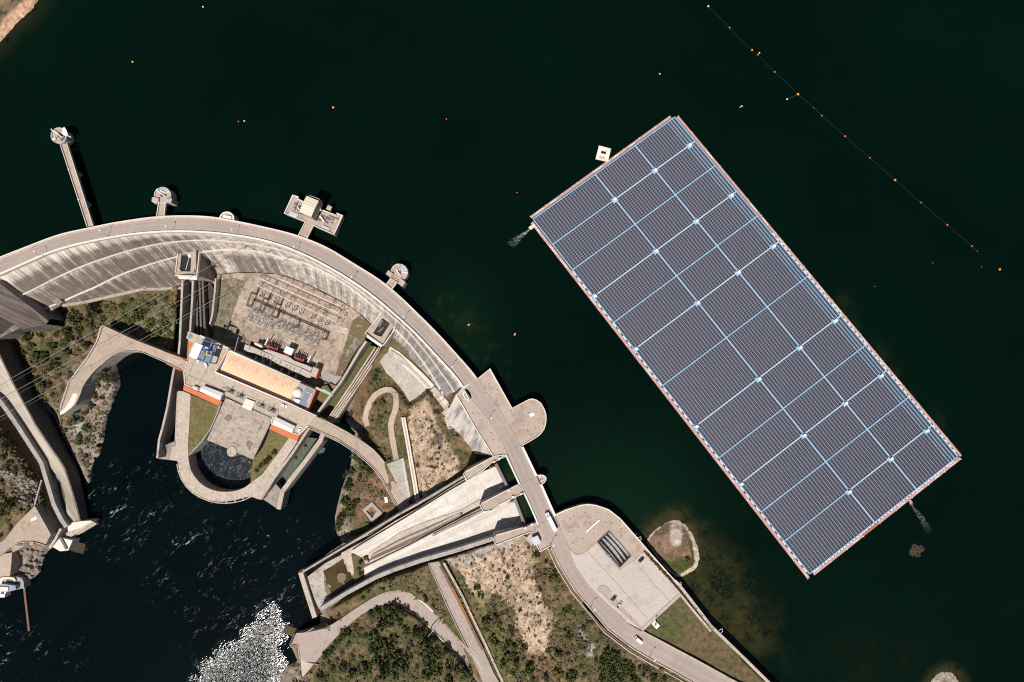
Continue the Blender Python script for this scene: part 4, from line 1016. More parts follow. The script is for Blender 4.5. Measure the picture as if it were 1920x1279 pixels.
# small tower with long footbridge
th, c = tower('t', 'round intake tower at the end of the long straight footbridge', (111.6, 254.6), 5.55, None)
mb = MB(); mb.lathe(c, [(5.75, 7.2), (5.75, 9.0), (5.4, 9.0), (5.4, 7.8)], 40); mb.build('parapet', MT['conc_w'], th)
mb = MB(); mb.lathe(c, [(1.6, 8.02), (1.6, 8.5), (.01, 8.5)], 18); mb.build('hatch', MT['gate'], th)
mb = MB(); ch_ = U(117.5, 261.5, 8.4); ch_.z = 0; mb.lathe(ch_, [(1.7, 8.02), (1.7, 8.4), (.01, 8.4)], 18); mb.build('hatch', MT['gate'], th)
q = [U(*p, 9.6) for p in P('220,115 235,105 258,140 272,180 270,200 230,195 210,165', 'T6')]
mb = MB(); mb.prism(q, 9.3); ca = mb.build('canopy', MT['white'], th)
mb = MB()
for p in (q[0], q[2], q[4]): mb.bar((p.x, p.y, 8), (p.x, p.y, 9.35), .15, .15)
mb.build('supports', MT['grey'], ca)
mb = MB(); mb.tube([U(113, 255.5, 8), U(113, 255.5, 10.5)], .35, 8); mb.bar(U(95.5, 242.5, 10.6), U(116, 258, 10.6), .45, .5); mb.bar(U(96, 242, 9.4), U(96, 242, 10.7), .5, .5); mb.build('jib_crane', MT['white'], th)
mb = MB(); mb.bar(U(126, 254, 9), U(133.5, 257.8, 9), .5, .4); mb.build('davit', MT['white'], th)
mb = MB(); mb.box(U(102.3, 261, 8.6), (2.0, 1.6, 1.2), .5); mb.build('cabinet', MT['white_d'], th)
fb_ = thing('long_footbridge', 'long narrow footbridge from the dam crest to the farthest round tower', 'footbridge', U(142, 345, 8))
L0, L1, R1, R0 = P('191,300', 'T6')[0], P('482,1192', 'T6')[0], P('547,1182', 'T6')[0], P('262,285', 'T6')[0]
mb = MB(); mb.prism(UP_([L0, R0, R1, L1], 7.95), 6.6); mb.build('deck', MT['deck'], fb_)
for a, b_ in ((L0, L1), (R0, R1)):
    mb = MB(); mb.ribbon(UP_([a, b_], 9.0), .35, 2.0); mb.build('parapet', MT['conc_w'], fb_)
for a, b_ in ((140.5, 323), (157.5, 380)):
    mb = MB(); c = U(a, b_, 6.6); mb.lathe((c.x, c.y, 0), [(1.6, -50), (1.6, 6.3), (2.3, 6.61)], 16)
    mb.build('pier', MT['conc_g'], fb_)
for fy in (.30, .67):
    a = (L0[0] + (L1[0] - L0[0]) * fy, L0[1] + (L1[1] - L0[1]) * fy)
    mb = MB(); mb.bar(U(a[0] - 1, a[1] + .2, 9.02), U(a[0] + 2.6, a[1] - .8, 9.02), .4, .2); mb.build('joint_post', MT['conc_w'], fb_)

def round_gate_tower(label, cpx, rpx, bridge, wingA, wingB, cone, pts):
    th, c = tower('t', label, cpx, rpx * MPP * .985, None)
    # domed half roof of radiating plates
    r = rpx * MPP * .96
    a0, a1 = cone
    mats = [MT['white_d'], MT['grey']]
    mb = MB()
    nseg = 9
    for k in range(nseg):
        b0 = a0 + (a1 - a0) * k / nseg; b1 = a0 + (a1 - a0) * (k + .92) / nseg
        q = [Vector((c.x + 1.5 * math.cos(b0), c.y + 1.5 * math.sin(b0), 10.6)), Vector((c.x + r * math.cos(b0), c.y + r * math.sin(b0), 8.5)), Vector((c.x + r * math.cos(b1), c.y + r * math.sin(b1), 8.75)), Vector((c.x + 1.5 * math.cos(b1), c.y + 1.5 * math.sin(b1), 10.8))]
        mb.prism(q, 8.02, mi=k % 2)
    mb.build('plate_roof', mats, th)
    mb = MB(); mb.lathe(c, [(r + .1, 8.0), (r + .1, 8.9), (r - .25, 8.9), (r - .25, 8.0)], 36, 0, a1 - .1, a1 + math.pi * .9); mb.build('parapet', MT['conc_w'], th)
    (b0, b1, b2, b3) = bridge
    mb = MB(); mb.prism(UP_([b0, b1, b2, b3], 8.1), 6.5); mb.build('bridge_deck', MT['deck'], th)
    for a, b_ in ((b0, b3), (b1, b2)):
        mb = MB(); mb.ribbon(UP_([a, b_], 9.2), .45, 2.2); mb.build('parapet', MT['white_d'], th)
    for w in (wingA, wingB):
        mb = MB(); mb.prism(UP_(w, 9.6), -40); mb.build('wing_block', MT['conc'], th)
    mb = MB(); e = [U(*p) for p in pts]; mb.bar(e[0], e[1], .55, .7); mb.bar(e[1], (e[1].x, e[1].y, 8), .8, .8); mb.bar(e[2], e[3], .45, .5); mb.build('jib_crane', MT['white'], th)
    mb = MB(); mb.box((c.x - .3, c.y - .4, 9), (1.6, 1.8, 2.0), .4); mb.build('winch', MT['gate'], th)
    return th
round_gate_tower('round intake tower with plated half roof and short bridge, left of the crest balcony', (305.5, 366), 15.8,
    P('333,720 358,470 482,470 455,715', 'T8')[1:2] + P('482,470 455,718 320,722', 'T8'), P('240,384 358,392 350,470 300,505 232,460', 'T8'), P('482,405 600,402 585,480 482,478', 'T8'), (.35, 2.3),
    [(293, 356, 10.4), (307, 366.5, 10.4), (300, 357, 10.6), (308, 361, 10.6)])
round_gate_tower('round intake tower with plated half roof and short bridge, right of the twin-deck intake house', (749, 510.5), 16.2,
    P('525,655 720,775 560,980 385,850', 'B8')[0:4], P('450,425 600,535 520,650 370,540', 'B8'), P('810,665 960,780 865,925 735,820', 'B8'), (-.2, 1.75),
    [(743.5, 505.5, 10.4), (748, 514, 10.4), (747, 504, 10.6), (750, 507, 10.6)])

# square intake building
ib = thing('intake_building', 'pale intake structure with a roofed hall between two open decks beside the dam crest', 'intake building', U(590, 400, 8))
mb = MB(); L_ = P('525,275 635,320 625,355 730,405 650,660 770,800 350,640', 'T7'); mb.prism(UP_(P('525,275 632,318 622,355 740,410 660,640 830,730 770,800 350,635', 'T7'), 8.0), -45); mb.build('deck', MT['deck'], ib)
mb = MB(); mb.prism(UP_(P('1118,575 1390,680 1400,640 1512,680 1345,1060 935,880 900,745 1000,790', 'T7'), 8.0), -45); mb.build('deck', MT['deck'], ib)
mb = MB(); mb.prism(UP_(P('770,800 850,700 980,790 935,880 800,1140 630,1078', 'T7'), 8.04), 5.5); mb.build('bridge_deck', MT['deck'], ib)
for ln in (P('740,410 622,352 632,318 525,275 352,635 770,800 632,1078', 'T7'), P('1118,575 1390,680 1400,640 1512,680 1345,1060 935,880 800,1140', 'T7')):
    mb = MB(); mb.ribbon(UP_(ln, 9.1), .5, 1.2); mb.build('parapet', MT['conc_w'], ib)
roof = P('795,290 1040,390 890,715 650,610', 'T7')
mb = MB(); mb.prism(UP_(roof, 19.4), 7.9); mb.build('hall_walls', MT['conc'], ib)
m, t, b = nodes_of('cream_roof'); p = pos(t)
mp = N(t, 'ShaderNodeMapping'); t.links.new(p, mp.inputs[0]); mp.inputs['Rotation'].default_value = (0, 0, .43)
wv = N(t, 'ShaderNodeTexWave'); t.links.new(mp.outputs[0], wv.inputs[0]); wv.inputs['Scale'].default_value = .15; wv.bands_direction = 'Y'
t.links.new(mixc(t, maprange(t, wv.outputs['Fac'], .2, .9), (.50, .435, .32), (.60, .53, .41)), b.inputs['Base Color']); b.inputs['Roughness'].default_value = .6
mb = MB(); q = UP_(roof, 20.0); ma, mb_ = q[0].lerp(q[3], .48), q[1].lerp(q[2], .48); ma.z += .7; mb_.z += .7
mb.add([q[0], q[1], mb_, ma, q[2], q[3]], [(0, 1, 2, 3), (3, 2, 4, 5)]); lo = [v_ - Vector((0, 0, .5)) for v_ in (q[0], q[1], q[2], q[3])]
mb.loft([[q[0], q[1], mb_, q[2], q[3], ma], [lo[0], lo[1], lo[1].lerp(lo[2], .48), lo[2], lo[3], lo[0].lerp(lo[3], .48)]], 0, True); mb.build('hall_roof', m, ib)
mb = MB(); mb.ribbon(UP_(P('845,280 1055,362', 'T7'), 17.5), .6, 9.5); mb.ribbon(UP_(P('1062,370 1050,410 900,735', 'T7'), 15.5), .5, 8); mb.build('gate_frame', MT['conc'], ib)
mb = MB(); mb.bar(U(*P('1030,490', 'T7')[0], 13), U(*P('1085,590', 'T7')[0], 8.6), 1.2, .5); mb.build('brace', MT['grey'], ib)
def patches(pts, mat, name, z=8.05, h=.35, parent=ib):
    for q in pts:
        mb = MB(); mb.prism(UP_(P(q, 'T7'), z + h), z - .02); mb.build(name, mat, parent)
patches(['545,425 590,415 600,460 555,470', '535,505 570,500 575,530 540,535', '640,480 690,480 690,530 650,535', '610,570 645,565 640,600 615,600', '1085,660 1165,690 1130,760 1060,725', '1190,690 1285,740 1265,785 1165,745', '1150,785 1235,815 1215,845 1140,815', '1300,745 1350,760 1340,790 1290,775', '1290,805 1330,820 1320,845 1280,830', '1030,735 1100,765 1090,805 1010,780'], MT['gate'], 'hatch')
patches(['490,595 640,655 590,725 430,650', '1110,870 1260,935 1245,975 1090,915'], MT['grey'], 'gate_block', 8.05, 1.1)
patches(['1245,665 1450,745 1440,775 1240,695'], MT['median'], 'trench', 8.02, .1)
patches(['1225,470 1305,510 1270,595 1185,550'], MT['conc'], 'landing', 6, 2.1)
mb = MB(); mb.bar(U(*P('1060,690', 'T7')[0], 9.6), U(*P('1150,810', 'T7')[0], 9.6), .9, .6); mb.build('lifting_beam', MT['white'], ib)
mb = MB(); mb.bar(U(*P('610,500', 'T7')[0], 9.4), U(*P('650,565', 'T7')[0], 9.4), .6, .5); mb.build('lifting_beam', MT['white'], ib)
mb = MB(); mb.ribbon(UP_(P('630,400 560,580', 'T7'), 8.9), .35, .9); mb.build('rail', MT['steel'], ib)

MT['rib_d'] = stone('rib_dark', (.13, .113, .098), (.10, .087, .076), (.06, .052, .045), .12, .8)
# ------------------------------------------------------------------ lower side: bottom outlet towers, guide walls, yard, powerhouse
ZY, ZD, ZR = -57.0, -42.0, -45.8
def polyz(mb, s, reg, z, zb): mb.prism(UP_(P(s, reg), z), zb); return mb
gt = thing('outlet_tower', 'square concrete outlet tower with dark shaft at the left end of the power yard', 'outlet tower', U(350, 495, -26), 'outlet towers against the dam')
z0 = -25.0
mb = MB()
o4 = UP_(P('355,130 660,65 735,90 780,140 735,600 305,600', 'A4'), z0 - .1); mb.prism(o4, -66); mb.build('shaft_walls', MT['conc_d'], gt)
def frame(mb, outer, inner, z, zb):
    o_, i_ = UP_(outer, z), UP_(inner, z); n_ = len(o_)
    mb.loft([o_, i_], 0, True); mb.loft([[Vector((p.x, p.y, zb)) for p in o_], o_], 0, True); mb.loft([i_, [Vector((p.x, p.y, zb)) for p in i_]], 0, True)
mb = MB(); frame(mb, P('355,132 690,70 685,540 305,600', 'A4'), P('428,180 628,170 608,525 395,520', 'A4'), z0 + 1.4, z0 - .1); mb.build('rim', MT['deck'], gt)
mb = MB(); mb.poly(UP_(P('428,180 628,170 608,525 395,520', 'A4'), z0 + .05)); mb.build('shaft_shade', paint('shaft_dark', (.016, .014, .013), .9), gt)  # flat near-black sheet; the shade inside the shaft is put into its colour
mb = MB(); mb.prism(UP_(P('540,180 620,180 615,250 570,245', 'A4'), z0 + .6), z0); mb.bar(U(*P('580,260', 'A4')[0], z0 + .9), U(*P('515,495', 'A4')[0], z0 + .5), .35, .35); mb.build('service_ladder', MT['white_d'], gt)
mb = MB(); mb.prism(UP_(P('690,70 720,80 720,470 685,480', 'A4'), z0 + 3.2), z0); mb.build('shade_wall', MT['conc_g'], gt)
mb = MB(); mb.ribbon(UP_(P('780,145 735,610 300,605 318,450 355,132', 'A4'), z0 + 2.4), .55, 2.5); mb.build('parapet', MT['conc_w'], gt)
T_ = UP_(P('345,612 735,618', 'A4'), z0 - .3); B_ = UP_(P('378,672 735,692', 'A4'), z0 - 5.0)
mb = MB(); mb.loft([T_, B_]); mb.loft([[p + Vector((0, 2, 0)) for p in T_], [p + Vector((0, 4, 0)) for p in B_]]); mb.build('white_front', MT['white'], gt)
mb = MB(); mb.ribbon(UP_(P('330,455 385,470 410,520', 'A4'), z0 + 2.3), .2, .9); mb.build('ladder_cage', MT['white_d'], gt)

gt = thing('outlet_tower', 'square concrete outlet tower with dark shaft below the right part of the crest road', 'outlet tower', U(712, 615, -26), 'outlet towers against the dam')
mb = MB(); mb.prism(UP_(P('605,262 855,520 600,940 262,690', 'B7'), z0 - .1), -64); mb.build('shaft_walls', MT['conc'], gt)
mb = MB(); frame(mb, P('605,262 830,480 850,520 610,900 320,680 370,590', 'B7'), P('605,390 690,440 765,495 590,765 500,735 420,690', 'B7'), z0 + 1.4, z0 - .1); mb.build('rim', MT['deck'], gt)
mb = MB(); mb.poly(UP_(P('605,390 765,495 580,790 420,690', 'B7'), z0 + .05)); mb.build('shaft_shade', paint('shaft_dark2', (.02, .017, .015), .9), gt)  # flat sheet painted near black for the shade inside the shaft
mb = MB()
for s_ in ('600,420 625,440 560,570 520,560 540,480', '625,560 640,580 560,670 500,660'): mb.prism(UP_(P(s_, 'B7'), z0 + .5), z0)
mb.build('gate_leaf', MT['gate'], gt)
mb = MB()
for k in range(7):
    a = P('640,450', 'B7')[0]; mb.bar(U(a[0] + k * 1.4, a[1] + k * .9, z0 + .7), U(a[0] - 2.8 + k * 1.4, a[1] + 6.5 + k * .6, z0 + .7), .3, .3)
mb.build('trash_rack', MT['steel'], gt)
mb = MB(); mb.ribbon(UP_(P('605,260 265,690 615,940 865,600', 'B7'), z0 + 2.3), .5, 2.4); mb.build('parapet', MT['conc_w'], gt)
T_ = UP_(P('290,725 600,940', 'B7'), z0 - .3); B_ = UP_(P('295,775 580,975', 'B7'), z0 - 4.6)
mb = MB(); mb.loft([T_, B_]); mb.loft([[p + Vector((1, 2, 0)) for p in T_], [p + Vector((2, 4, 0)) for p in B_]]); mb.build('white_front', MT['white'], gt)
# side wing with white sloping edge
wg = thing('wing_wall', 'sloping wing wall with white top edge beside the right outlet tower', 'wall', U(738, 640, -28))
T_ = [U(*P(s_, 'B7')[0], z_) for s_, z_ in (('865,600', -24), ('630,935', -25.2))]; B_ = [U(*P(s_, 'B7')[0], z_) for s_, z_ in (('868,640', -30), ('790,895', -44), ('640,985', -40))]
mb = MB(); mb.add([T_[0], B_[0], B_[1], B_[2], T_[1]], [(0, 1, 2, 3, 4)]); mb.ribbon(T_, 1.0, 12); mb.build('wall', MT['conc_g'], wg)

# guide walls
def gwall(label, s, reg, z, w, h, mat='conc_g', cap=True, name='guide_wall', cat='wall', group=None):
    zs = z if isinstance(z, (list, tuple)) else None
    pts = P(s, reg); w3 = [U(p[0], p[1], zs[i] if zs else z) for i, p in enumerate(pts)]
    th = thing(name, label, cat, w3[len(w3) // 2], group)
    mb = MB(); mb.ribbon([p - Vector((0, 0, .1)) for p in w3], w, h); mb.build('wall', MT[mat], th)
    if cap:
        mb = MB(); mb.ribbon(w3, w * .75, .16); mb.build('coping', MT['conc'], th)
    return th
gwall('long curved guide wall left of the outlet channel, from tower down to tailwater', '342,526 340.5,560 337,640 334,670 325.5,694 319.5,728 313.5,764 305,800 298,825 294.5,859', None, -46, 1.7, 21)
gwall('straight channel wall right of the outlet channel below the left tower', '361.5,526 360,565 357.5,600 356,625', None, -47, 1.6, 20)
gwall('low edge wall along the concrete strip left of the round pool', '333,735 331,770 329.5,808 328,838', None, -50, 1.0, 16)
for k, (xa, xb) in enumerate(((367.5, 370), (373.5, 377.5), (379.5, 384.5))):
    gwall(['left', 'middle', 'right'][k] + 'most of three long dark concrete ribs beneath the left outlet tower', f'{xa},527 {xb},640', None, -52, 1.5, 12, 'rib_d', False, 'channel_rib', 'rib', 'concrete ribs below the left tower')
rb = thing('dark_apron', 'near-black concrete apron under the ribs right of the left outlet channel', 'apron', U(380, 590, -57))
mb = MB(); mb.prism(UP_(P('362,528 392,528 404,545 396,640 398,655 360,640'), -57.5), -66); mb.build('slab', stone('apron_black', (.05, .043, .037), (.035, .03, .026), (.08, .068, .058), .15, .8), rb)  # near-black concrete, much darker than the yard around it
rb = gwall('thin pale boundary wall between dark apron and green gravel plot', '404,522 402.5,548 398,590 393,608', None, -50, 1.2, 12, 'conc', False)
es = thing('channel_end_slab', 'sloping stained end slab of the left outlet channel at the tailwater', 'slab', U(312, 850, -55))
mb = MB(); q = [U(*v_) for v_ in ((309, 835, -53), (326, 828, -53), (333.5, 864.5, -60), (295.5, 860, -60))]; mb.prism(q, -68); mb.build('slab', MT['conc_d'], es)
mb = MB(); mb.prism([U(*v_) for v_ in ((323, 838, -51), (333, 838, -51), (334.5, 865, -52), (318, 862, -52))], -68); mb.build('block', MT['conc'], es)
# right guide walls
gwall('guide wall left of the right outlet channel, between yard and powerhouse end', '686.5,640 676,655 640,715 617,745 594,776', None, -46, 1.9, 22)
gwall('guide wall continuing below the powerhouse road on the left of the slimy channel', '579,803 548,850 514.6,895 489,936', None, -49, 1.9, 18)
gwall('outer guide wall of the slimy channel, ending in a point at the tailwater', '607,808 601,826 570,868 545,900 529,922 522,955', None, -48.5, 3.6, 18)
for k in range(4):
    o = k * 4.4
    gwall(['first', 'second', 'third', 'fourth'][k] + ' of four parallel stepped ribs descending from the right outlet tower, counted from the channel', f'{704 + o + (2 if k else 0)},{651 + o * .15} {665 + o},{712 + o * .2} {628 + o * .9},{766 + o * .25} {611 + o * .9},{790 + o * .25}', None, [-44 - k * .4, -46 - k * .4, -48 - k * .3, -49], 1.0, 16, 'conc', False, 'outlet_rib', 'rib', 'stepped ribs below the right tower')
rb = thing('rib_apron', 'grey concrete apron between the stepped ribs of the right outlet', 'apron', U(660, 730, -50))
mb = MB(); mb.prism(UP_(P('702,652 722,654 640,775 628,794 608,792 625,768'), -51.0), -66); mb.build('slab', MT['conc_d'], rb)
mb = MB(); mb.poly(UP_(P('694,648 705,650 640,746 612,788 598,782 620,752'), -60)); struct(mb, 'channel_grass', MT['grass2'])
es = thing('channel_end_slab', 'sloping end slab with white bird droppings at the lower end of the slimy channel', 'slab', U(512, 935, -55))
mb = MB(); mb.prism([U(*v_) for v_ in ((517, 907.5, -52), (529, 921, -52), (523, 956, -60), (494, 936.5, -60))], -68); mb.build('slab', MT['conc_d'], es)
mb = MB(); mb.prism(UP_(P('575,820 595,822 560,872 527,921 517,908 550,860'), -61.5), -66); struct(mb, 'channel_pond', MT['pond_g'])

# yard
mb = MB(); mb.prism(UP_(P('404,545 407,516 442,512 482,512 519.4,514.5 554.6,524 590,540 625,558 655.5,575 676,590 662,622 640,668 628,705 598,690 470,640 432,600'), ZY), -64); struct(mb, 'yard_pavement', MT['yard'])
gp = stone('gravel_plot', (.185, .175, .145), (.125, .118, .07), (.12, .085, .04), .07, .6, amt=.5, thr=(.47, .58))
mb = MB(); mb.prism(UP_(P('405,527 440,520.5 461,529 448,556 432,600 425,617 394,606 398,565'), ZY + .15), -63); struct(mb, 'gravel_plot', gp)
mb = MB(); mb.prism(UP_(P('661,601 676,591 694,607 683,640 670,652 640,706 628,705 640,668'), ZY + .12), -63); struct(mb, 'green_strip', stone('green_strip', (.135, .105, .052), (.105, .085, .042), (.20, .19, .165), .05, .8, amt=.35, thr=(.54,.62)))
mb = MB(); mb.prism(UP_(P('598,690 628,705 641,706 628,722 606,716'), ZY + .1), -63); struct(mb, 'concrete_plot', MT['conc_g'])
mb = MB(); mb.prism(UP_(P('597,726 613,722 622,735 606,756 592,747'), ZY + .1), -63); struct(mb, 'grass_plot', MT['grass'])
gb = thing('pipe_bridge', 'short sea-green pipe bridge from the powerhouse end to the guide wall', 'pipe bridge', U(607, 733, -47))
mb = MB(); mb.bar(U(592, 727, -46.5), U(624, 741.5, -46.5), 1.8, .7); mb.build('walkway', MT['conc'], gb)
mb = MB(); mb.bar(U(606, 730.5, -45.8), U(623.5, 740.5, -45.8), 1.2, .8); mb.build('pipe', MT['green'], gb)

# powerhouse
ph = thing('powerhouse', 'powerhouse with corrugated sand-coloured roof, white dome and terracotta painted walls', 'powerhouse', U(470, 720, ZD))
deck = P('351.6,622 375,629 427.9,652.8 403,698.5 541.6,756.5 593,780.6 577,799.4 560,816 550,812 508.8,794.7 511,780.6 419.6,738.4 412.6,750 347,721 344.6,698.5 350.4,677 352.8,640')
mb = MB(); mb.prism([p - Vector((0, 0, .06)) for p in UP_(deck, ZD)], -66); mb.build('walls', MT['conc_d'], ph)
mb = MB(); mb.prism(UP_(deck, ZD), ZD - .055); mb.build('deck', stone('plant_deck', (.40, .345, .275), (.36, .305, .24), (.29, .24, .185), .07, .5, amt=.14), ph)
hall = P('430,657 562.6,717 600,733 590,781 541.6,756.5 403,698.5')
mb = MB(); mb.prism(UP_(P('428,653 431,655 563,716 541.9,755.8 404,697.5'), ZR - .8), -60); mb.build('hall_walls', MT['conc'], ph)
m, t, b = nodes_of('corrugated_roof'); p = pos(t)
th_ = math.atan2(U(562.6, 718.6, ZR).y - U(430, 659, ZR).y, U(562.6, 718.6, ZR).x - U(430, 659, ZR).x)
mp = N(t, 'ShaderNodeMapping'); t.links.new(p, mp.inputs[0]); mp.inputs['Rotation'].default_value = (0, 0, -th_)
wv = N(t, 'ShaderNodeTexWave'); t.links.new(mp.outputs[0], wv.inputs[0]); wv.inputs['Scale'].default_value = .12; wv.inputs['Distortion'].default_value = 0; wv.bands_direction = 'X'
bc = mixc(t, maprange(t, noise(t, p, .12, 4), .35, .65), (.66, .44, .265), (.60, .40, .25))
bc = mixc(t, math_(t, 'MULTIPLY', maprange(t, wv.outputs['Fac'], .6, 1.0), .5), bc, (.45, .29, .17))
sm_ = N(t, 'ShaderNodeMapping'); t.links.new(mp.outputs[0], sm_.inputs[0]); sm_.inputs['Scale'].default_value = (1.3, .5, 1)
up = attr(t, 'worn').outputs['Fac']
w1 = maprange(t, noise(t, sm_.outputs[0], .55, 6, .72), .50, .58)
bc = mixc(t, math_(t, 'MULTIPLY', math_(t, 'MULTIPLY', w1, up), .6), bc, (.34, .215, .185))
w2 = maprange(t, noise(t, p, .2, 5, .7), .56, .62)
bc = mixc(t, math_(t, 'MULTIPLY', math_(t, 'MULTIPLY', w2, up), .8), bc, (.50, .44, .44))
t.links.new(bc, b.inputs['Base Color']); b.inputs['Roughness'].default_value = .6
q = UP_(P('430,659.5 562.3,719 541.5,754 413,696.5'), ZR)
rows = []; wr = []
for j in range(6):
    for i in range(21):
        a = q[0].lerp(q[1], i / 20); c_ = q[3].lerp(q[2], i / 20); v_ = a.lerp(c_, j / 5); v_.z = ZR + .9 * math.sin(math.pi * j / 5); rows.append(v_); wr.append([.45, 1, .9, .35, .05, 0][j])
d0 = wloc(ph)
me = bpy.data.meshes.new('hall_roof'); me.from_pydata([tuple(v_ - d0) for v_ in rows], [], [(j * 21 + i, j * 21 + i + 1, (j + 1) * 21 + i + 1, (j + 1) * 21 + i) for j in range(5) for i in range(20)])
at = me.attributes.new('worn', 'FLOAT', 'POINT'); at.data.foreach_set('value', wr); me.materials.append(m); me.polygons.foreach_set('use_smooth', [True] * 100)
o = bpy.data.objects.new('hall_roof', me); COL.objects.link(o); o.parent = ph
mb = MB(); mb.ribbon(UP_(P('413,697 428.6,660 430.5,658.5 562.6,717.5'), ZR + 1.0), .35, 1.2); mb.ribbon(UP_(P('431,656.8 563.5,716'), ZR + .8), .35, 1.0); mb.build('roof_gutter', MT['white'], ph)
mb = MB(); mb.ribbon(UP_(P('375,629 427.6,652.8 403.2,698.2 541.6,756.2 593,780.4'), ZD + 1.1), .5, 4.5); mb.build('deck_parapet', MT['white'], ph)
mb = MB(); mb.ribbon(UP_(P('402.6,699.4 541.2,757.6 592,781.5'), ZD + .3), .55, .3); mb.ribbon(UP_(P('425.5,654.5 408,687'), ZD + .8), 1.0, .8); mb.build('kerb_stripe', MT['orange'], ph)
# flat end roof with dome
mb = MB(); mb.prism(UP_(P('562,718 576,724 591,731 575,771 569,771 541,758 548,742'), ZR + .9), -60); mb.build('end_block', MT['conc_g'], ph)
mb = MB(); mb.prism(UP_(P('574,726 587.5,733.5 569,770 554,764 566,748', None), ZR + 1.05), ZR); mb.build('slate_and_shade', MT['slate'], ph)  # blue-grey roof sheet with the dome's shadow put into its colour
c = U(558.5, 736.5, ZR + .9)
mb = MB(); R_ = 8.9 * MPP * 1.1; mb.lathe(c, [(R_, 0), (R_, .4)] + [(R_ * math.cos(a), .4 + R_ * .75 * math.sin(a)) for a in [i * math.pi / 16 for i in range(1, 9)]], 32); mb.build('dome', paint('dome_white', (.62, .60, .57), .5), ph, smooth=True)
mb = MB(); mb.prism(UP_(P('551,747 563.5,750 560,757 552,753'), ZR + 2.2), ZR); mb.build('porch', MT['conc_w'], ph)
mb = MB()
for k in range(5): mb.box(U(575.5 + k * 2, 735 + k * .9, ZR + 1.4), (.5, .5, .5))
mb.tube([U(584.5, 739, ZR + 1.5), U(576, 755, ZR + 1.5)], .25, 6); mb.build('roof_vent', MT['white'], ph)
mb = MB(); q = UP_(P('591,731 592.5,733 577,771 575,771'), ZR + .9); mb.prism(q, -58); mb.build('end_wall', MT['orange'], ph)
# terracotta aprons
def apron(top, zt, bot, zb):
    mb = MB(); T_ = UP_(P(top), zt); B_ = UP_(P(bot), zb); mb.loft([T_, B_]); mb.loft([B_, atz(B_, -66)]); mb.build('terracotta_wall', MT['orange'], ph)
apron('344.8,721.5 378,737 414.5,750.5', ZD - .1, '343.2,731.3 377,746.5 409.5,761', -50)
apron('510,793.8 550,812.5 560,816.5 577,799.6', ZD - .1, '504.5,804.5 545,822.5 557.5,826.8 580,801.5', -50)
mb = MB(); mb.ribbon(UP_(P('351,677 344.8,698.5 347,721 412.4,750 419.4,739'), ZD + .9), .45, 1.0); mb.ribbon(UP_(P('511,781 508.8,794.5 550,812 560,816 577,799.5'), ZD + .9), .45, 1.0); mb.build('deck_parapet', MT['white_d'], ph)
mb = MB(); mb.ribbon(UP_(P('353,640 351,677 343.6,698.5 346,722'), ZD + .5), .7, 1.5); mb.build('kerb_stripe', MT['orange'], ph)
mb = MB(); mb.prism(UP_(P('353,641 362,643 357,654 354,652'), ZD + .1), ZD); mb.build('painted_corner', MT['orange'], ph)
mb = MB(); mb.prism(UP_(P('349,634 353,621 373,629 364,642'), ZD + .45), ZD - 4); mb.build('corner_pad', MT['conc'], ph)
mb = MB(); mb.lathe(U(357, 631.3, ZD + .45), [(1.6, 0), (1.6, .5), (.01, .5)], 20); mb.build('round_hatch', paint('teal_cover', (.12, .22, .24), .5), ph)
mb = MB()
for s_ in ('300,560 165,880', '535,620 350,970', '215,800 375,875', '420,885 720,1030', '720,1030 750,985 830,1010'): mb.ribbon(UP_(P(s_, 'A6'), ZD + .07), .28, .03)
for s_ in ('502,545 535,530 565,545 770,630 950,720 945,755', '945,755 1100,830'): mb.ribbon(UP_(P(s_, 'R3'), ZD + .07), .25, .03)
mb.build('crane_rail', MT['steel'], ph)
# white sheds on the deck
def shed(label, s, reg, z, h, mat='white_d', ridge=True):
    th = thing('shed', label, 'shed', U(*P(s, reg)[0], z)); q = P(s, reg)
    mb = MB(); mb.prism(UP_(q, z + h * .8), z); mb.build('walls', MT['white_d'], th)
    a = UP_(q, z + h * .82); r0 = a[0].lerp(a[3], .5); r1 = a[1].lerp(a[2], .5); r0.z += h * .3; r1.z += h * .3
    mb = MB(); mb.add(a + [r0, r1], [(0, 1, 5, 4), (4, 5, 2, 3), (0, 4, 3), (1, 2, 5)]); mb.build('roof', MT[mat], th); return th
shed('long white tent-roofed shed on the left terracotta edge of the plant deck', '440,965 755,1085 705,1195 380,1050', 'A6', ZD, 3.6)
shed('small white cabin beside the long white shed at the left deck edge', '290,965 365,1000 335,1045 255,1000', 'A6', ZD, 2.6)
shed('white tent-roofed shed on the right terracotta edge of the plant deck', '925,775 1080,850 1055,905 900,825', 'R3', ZD, 3.6)
tb_ = thing('grey_cube_house', 'pale grey flat-roofed cube building over the intake deck edge', 'hut', U(467, 760, -47))
mb = MB(); mb.prism(UP_(P('1130,1175 1300,1230 1225,1279 1210,1340 1060,1290', 'A6')[:1] + P('185,1000 325,1055 260,1200 110,1135', 'B1')[1:] + P('185,1000', 'B1'), ZD + 1.6), -52); mb.build('walls', MT['conc_w'], tb_)
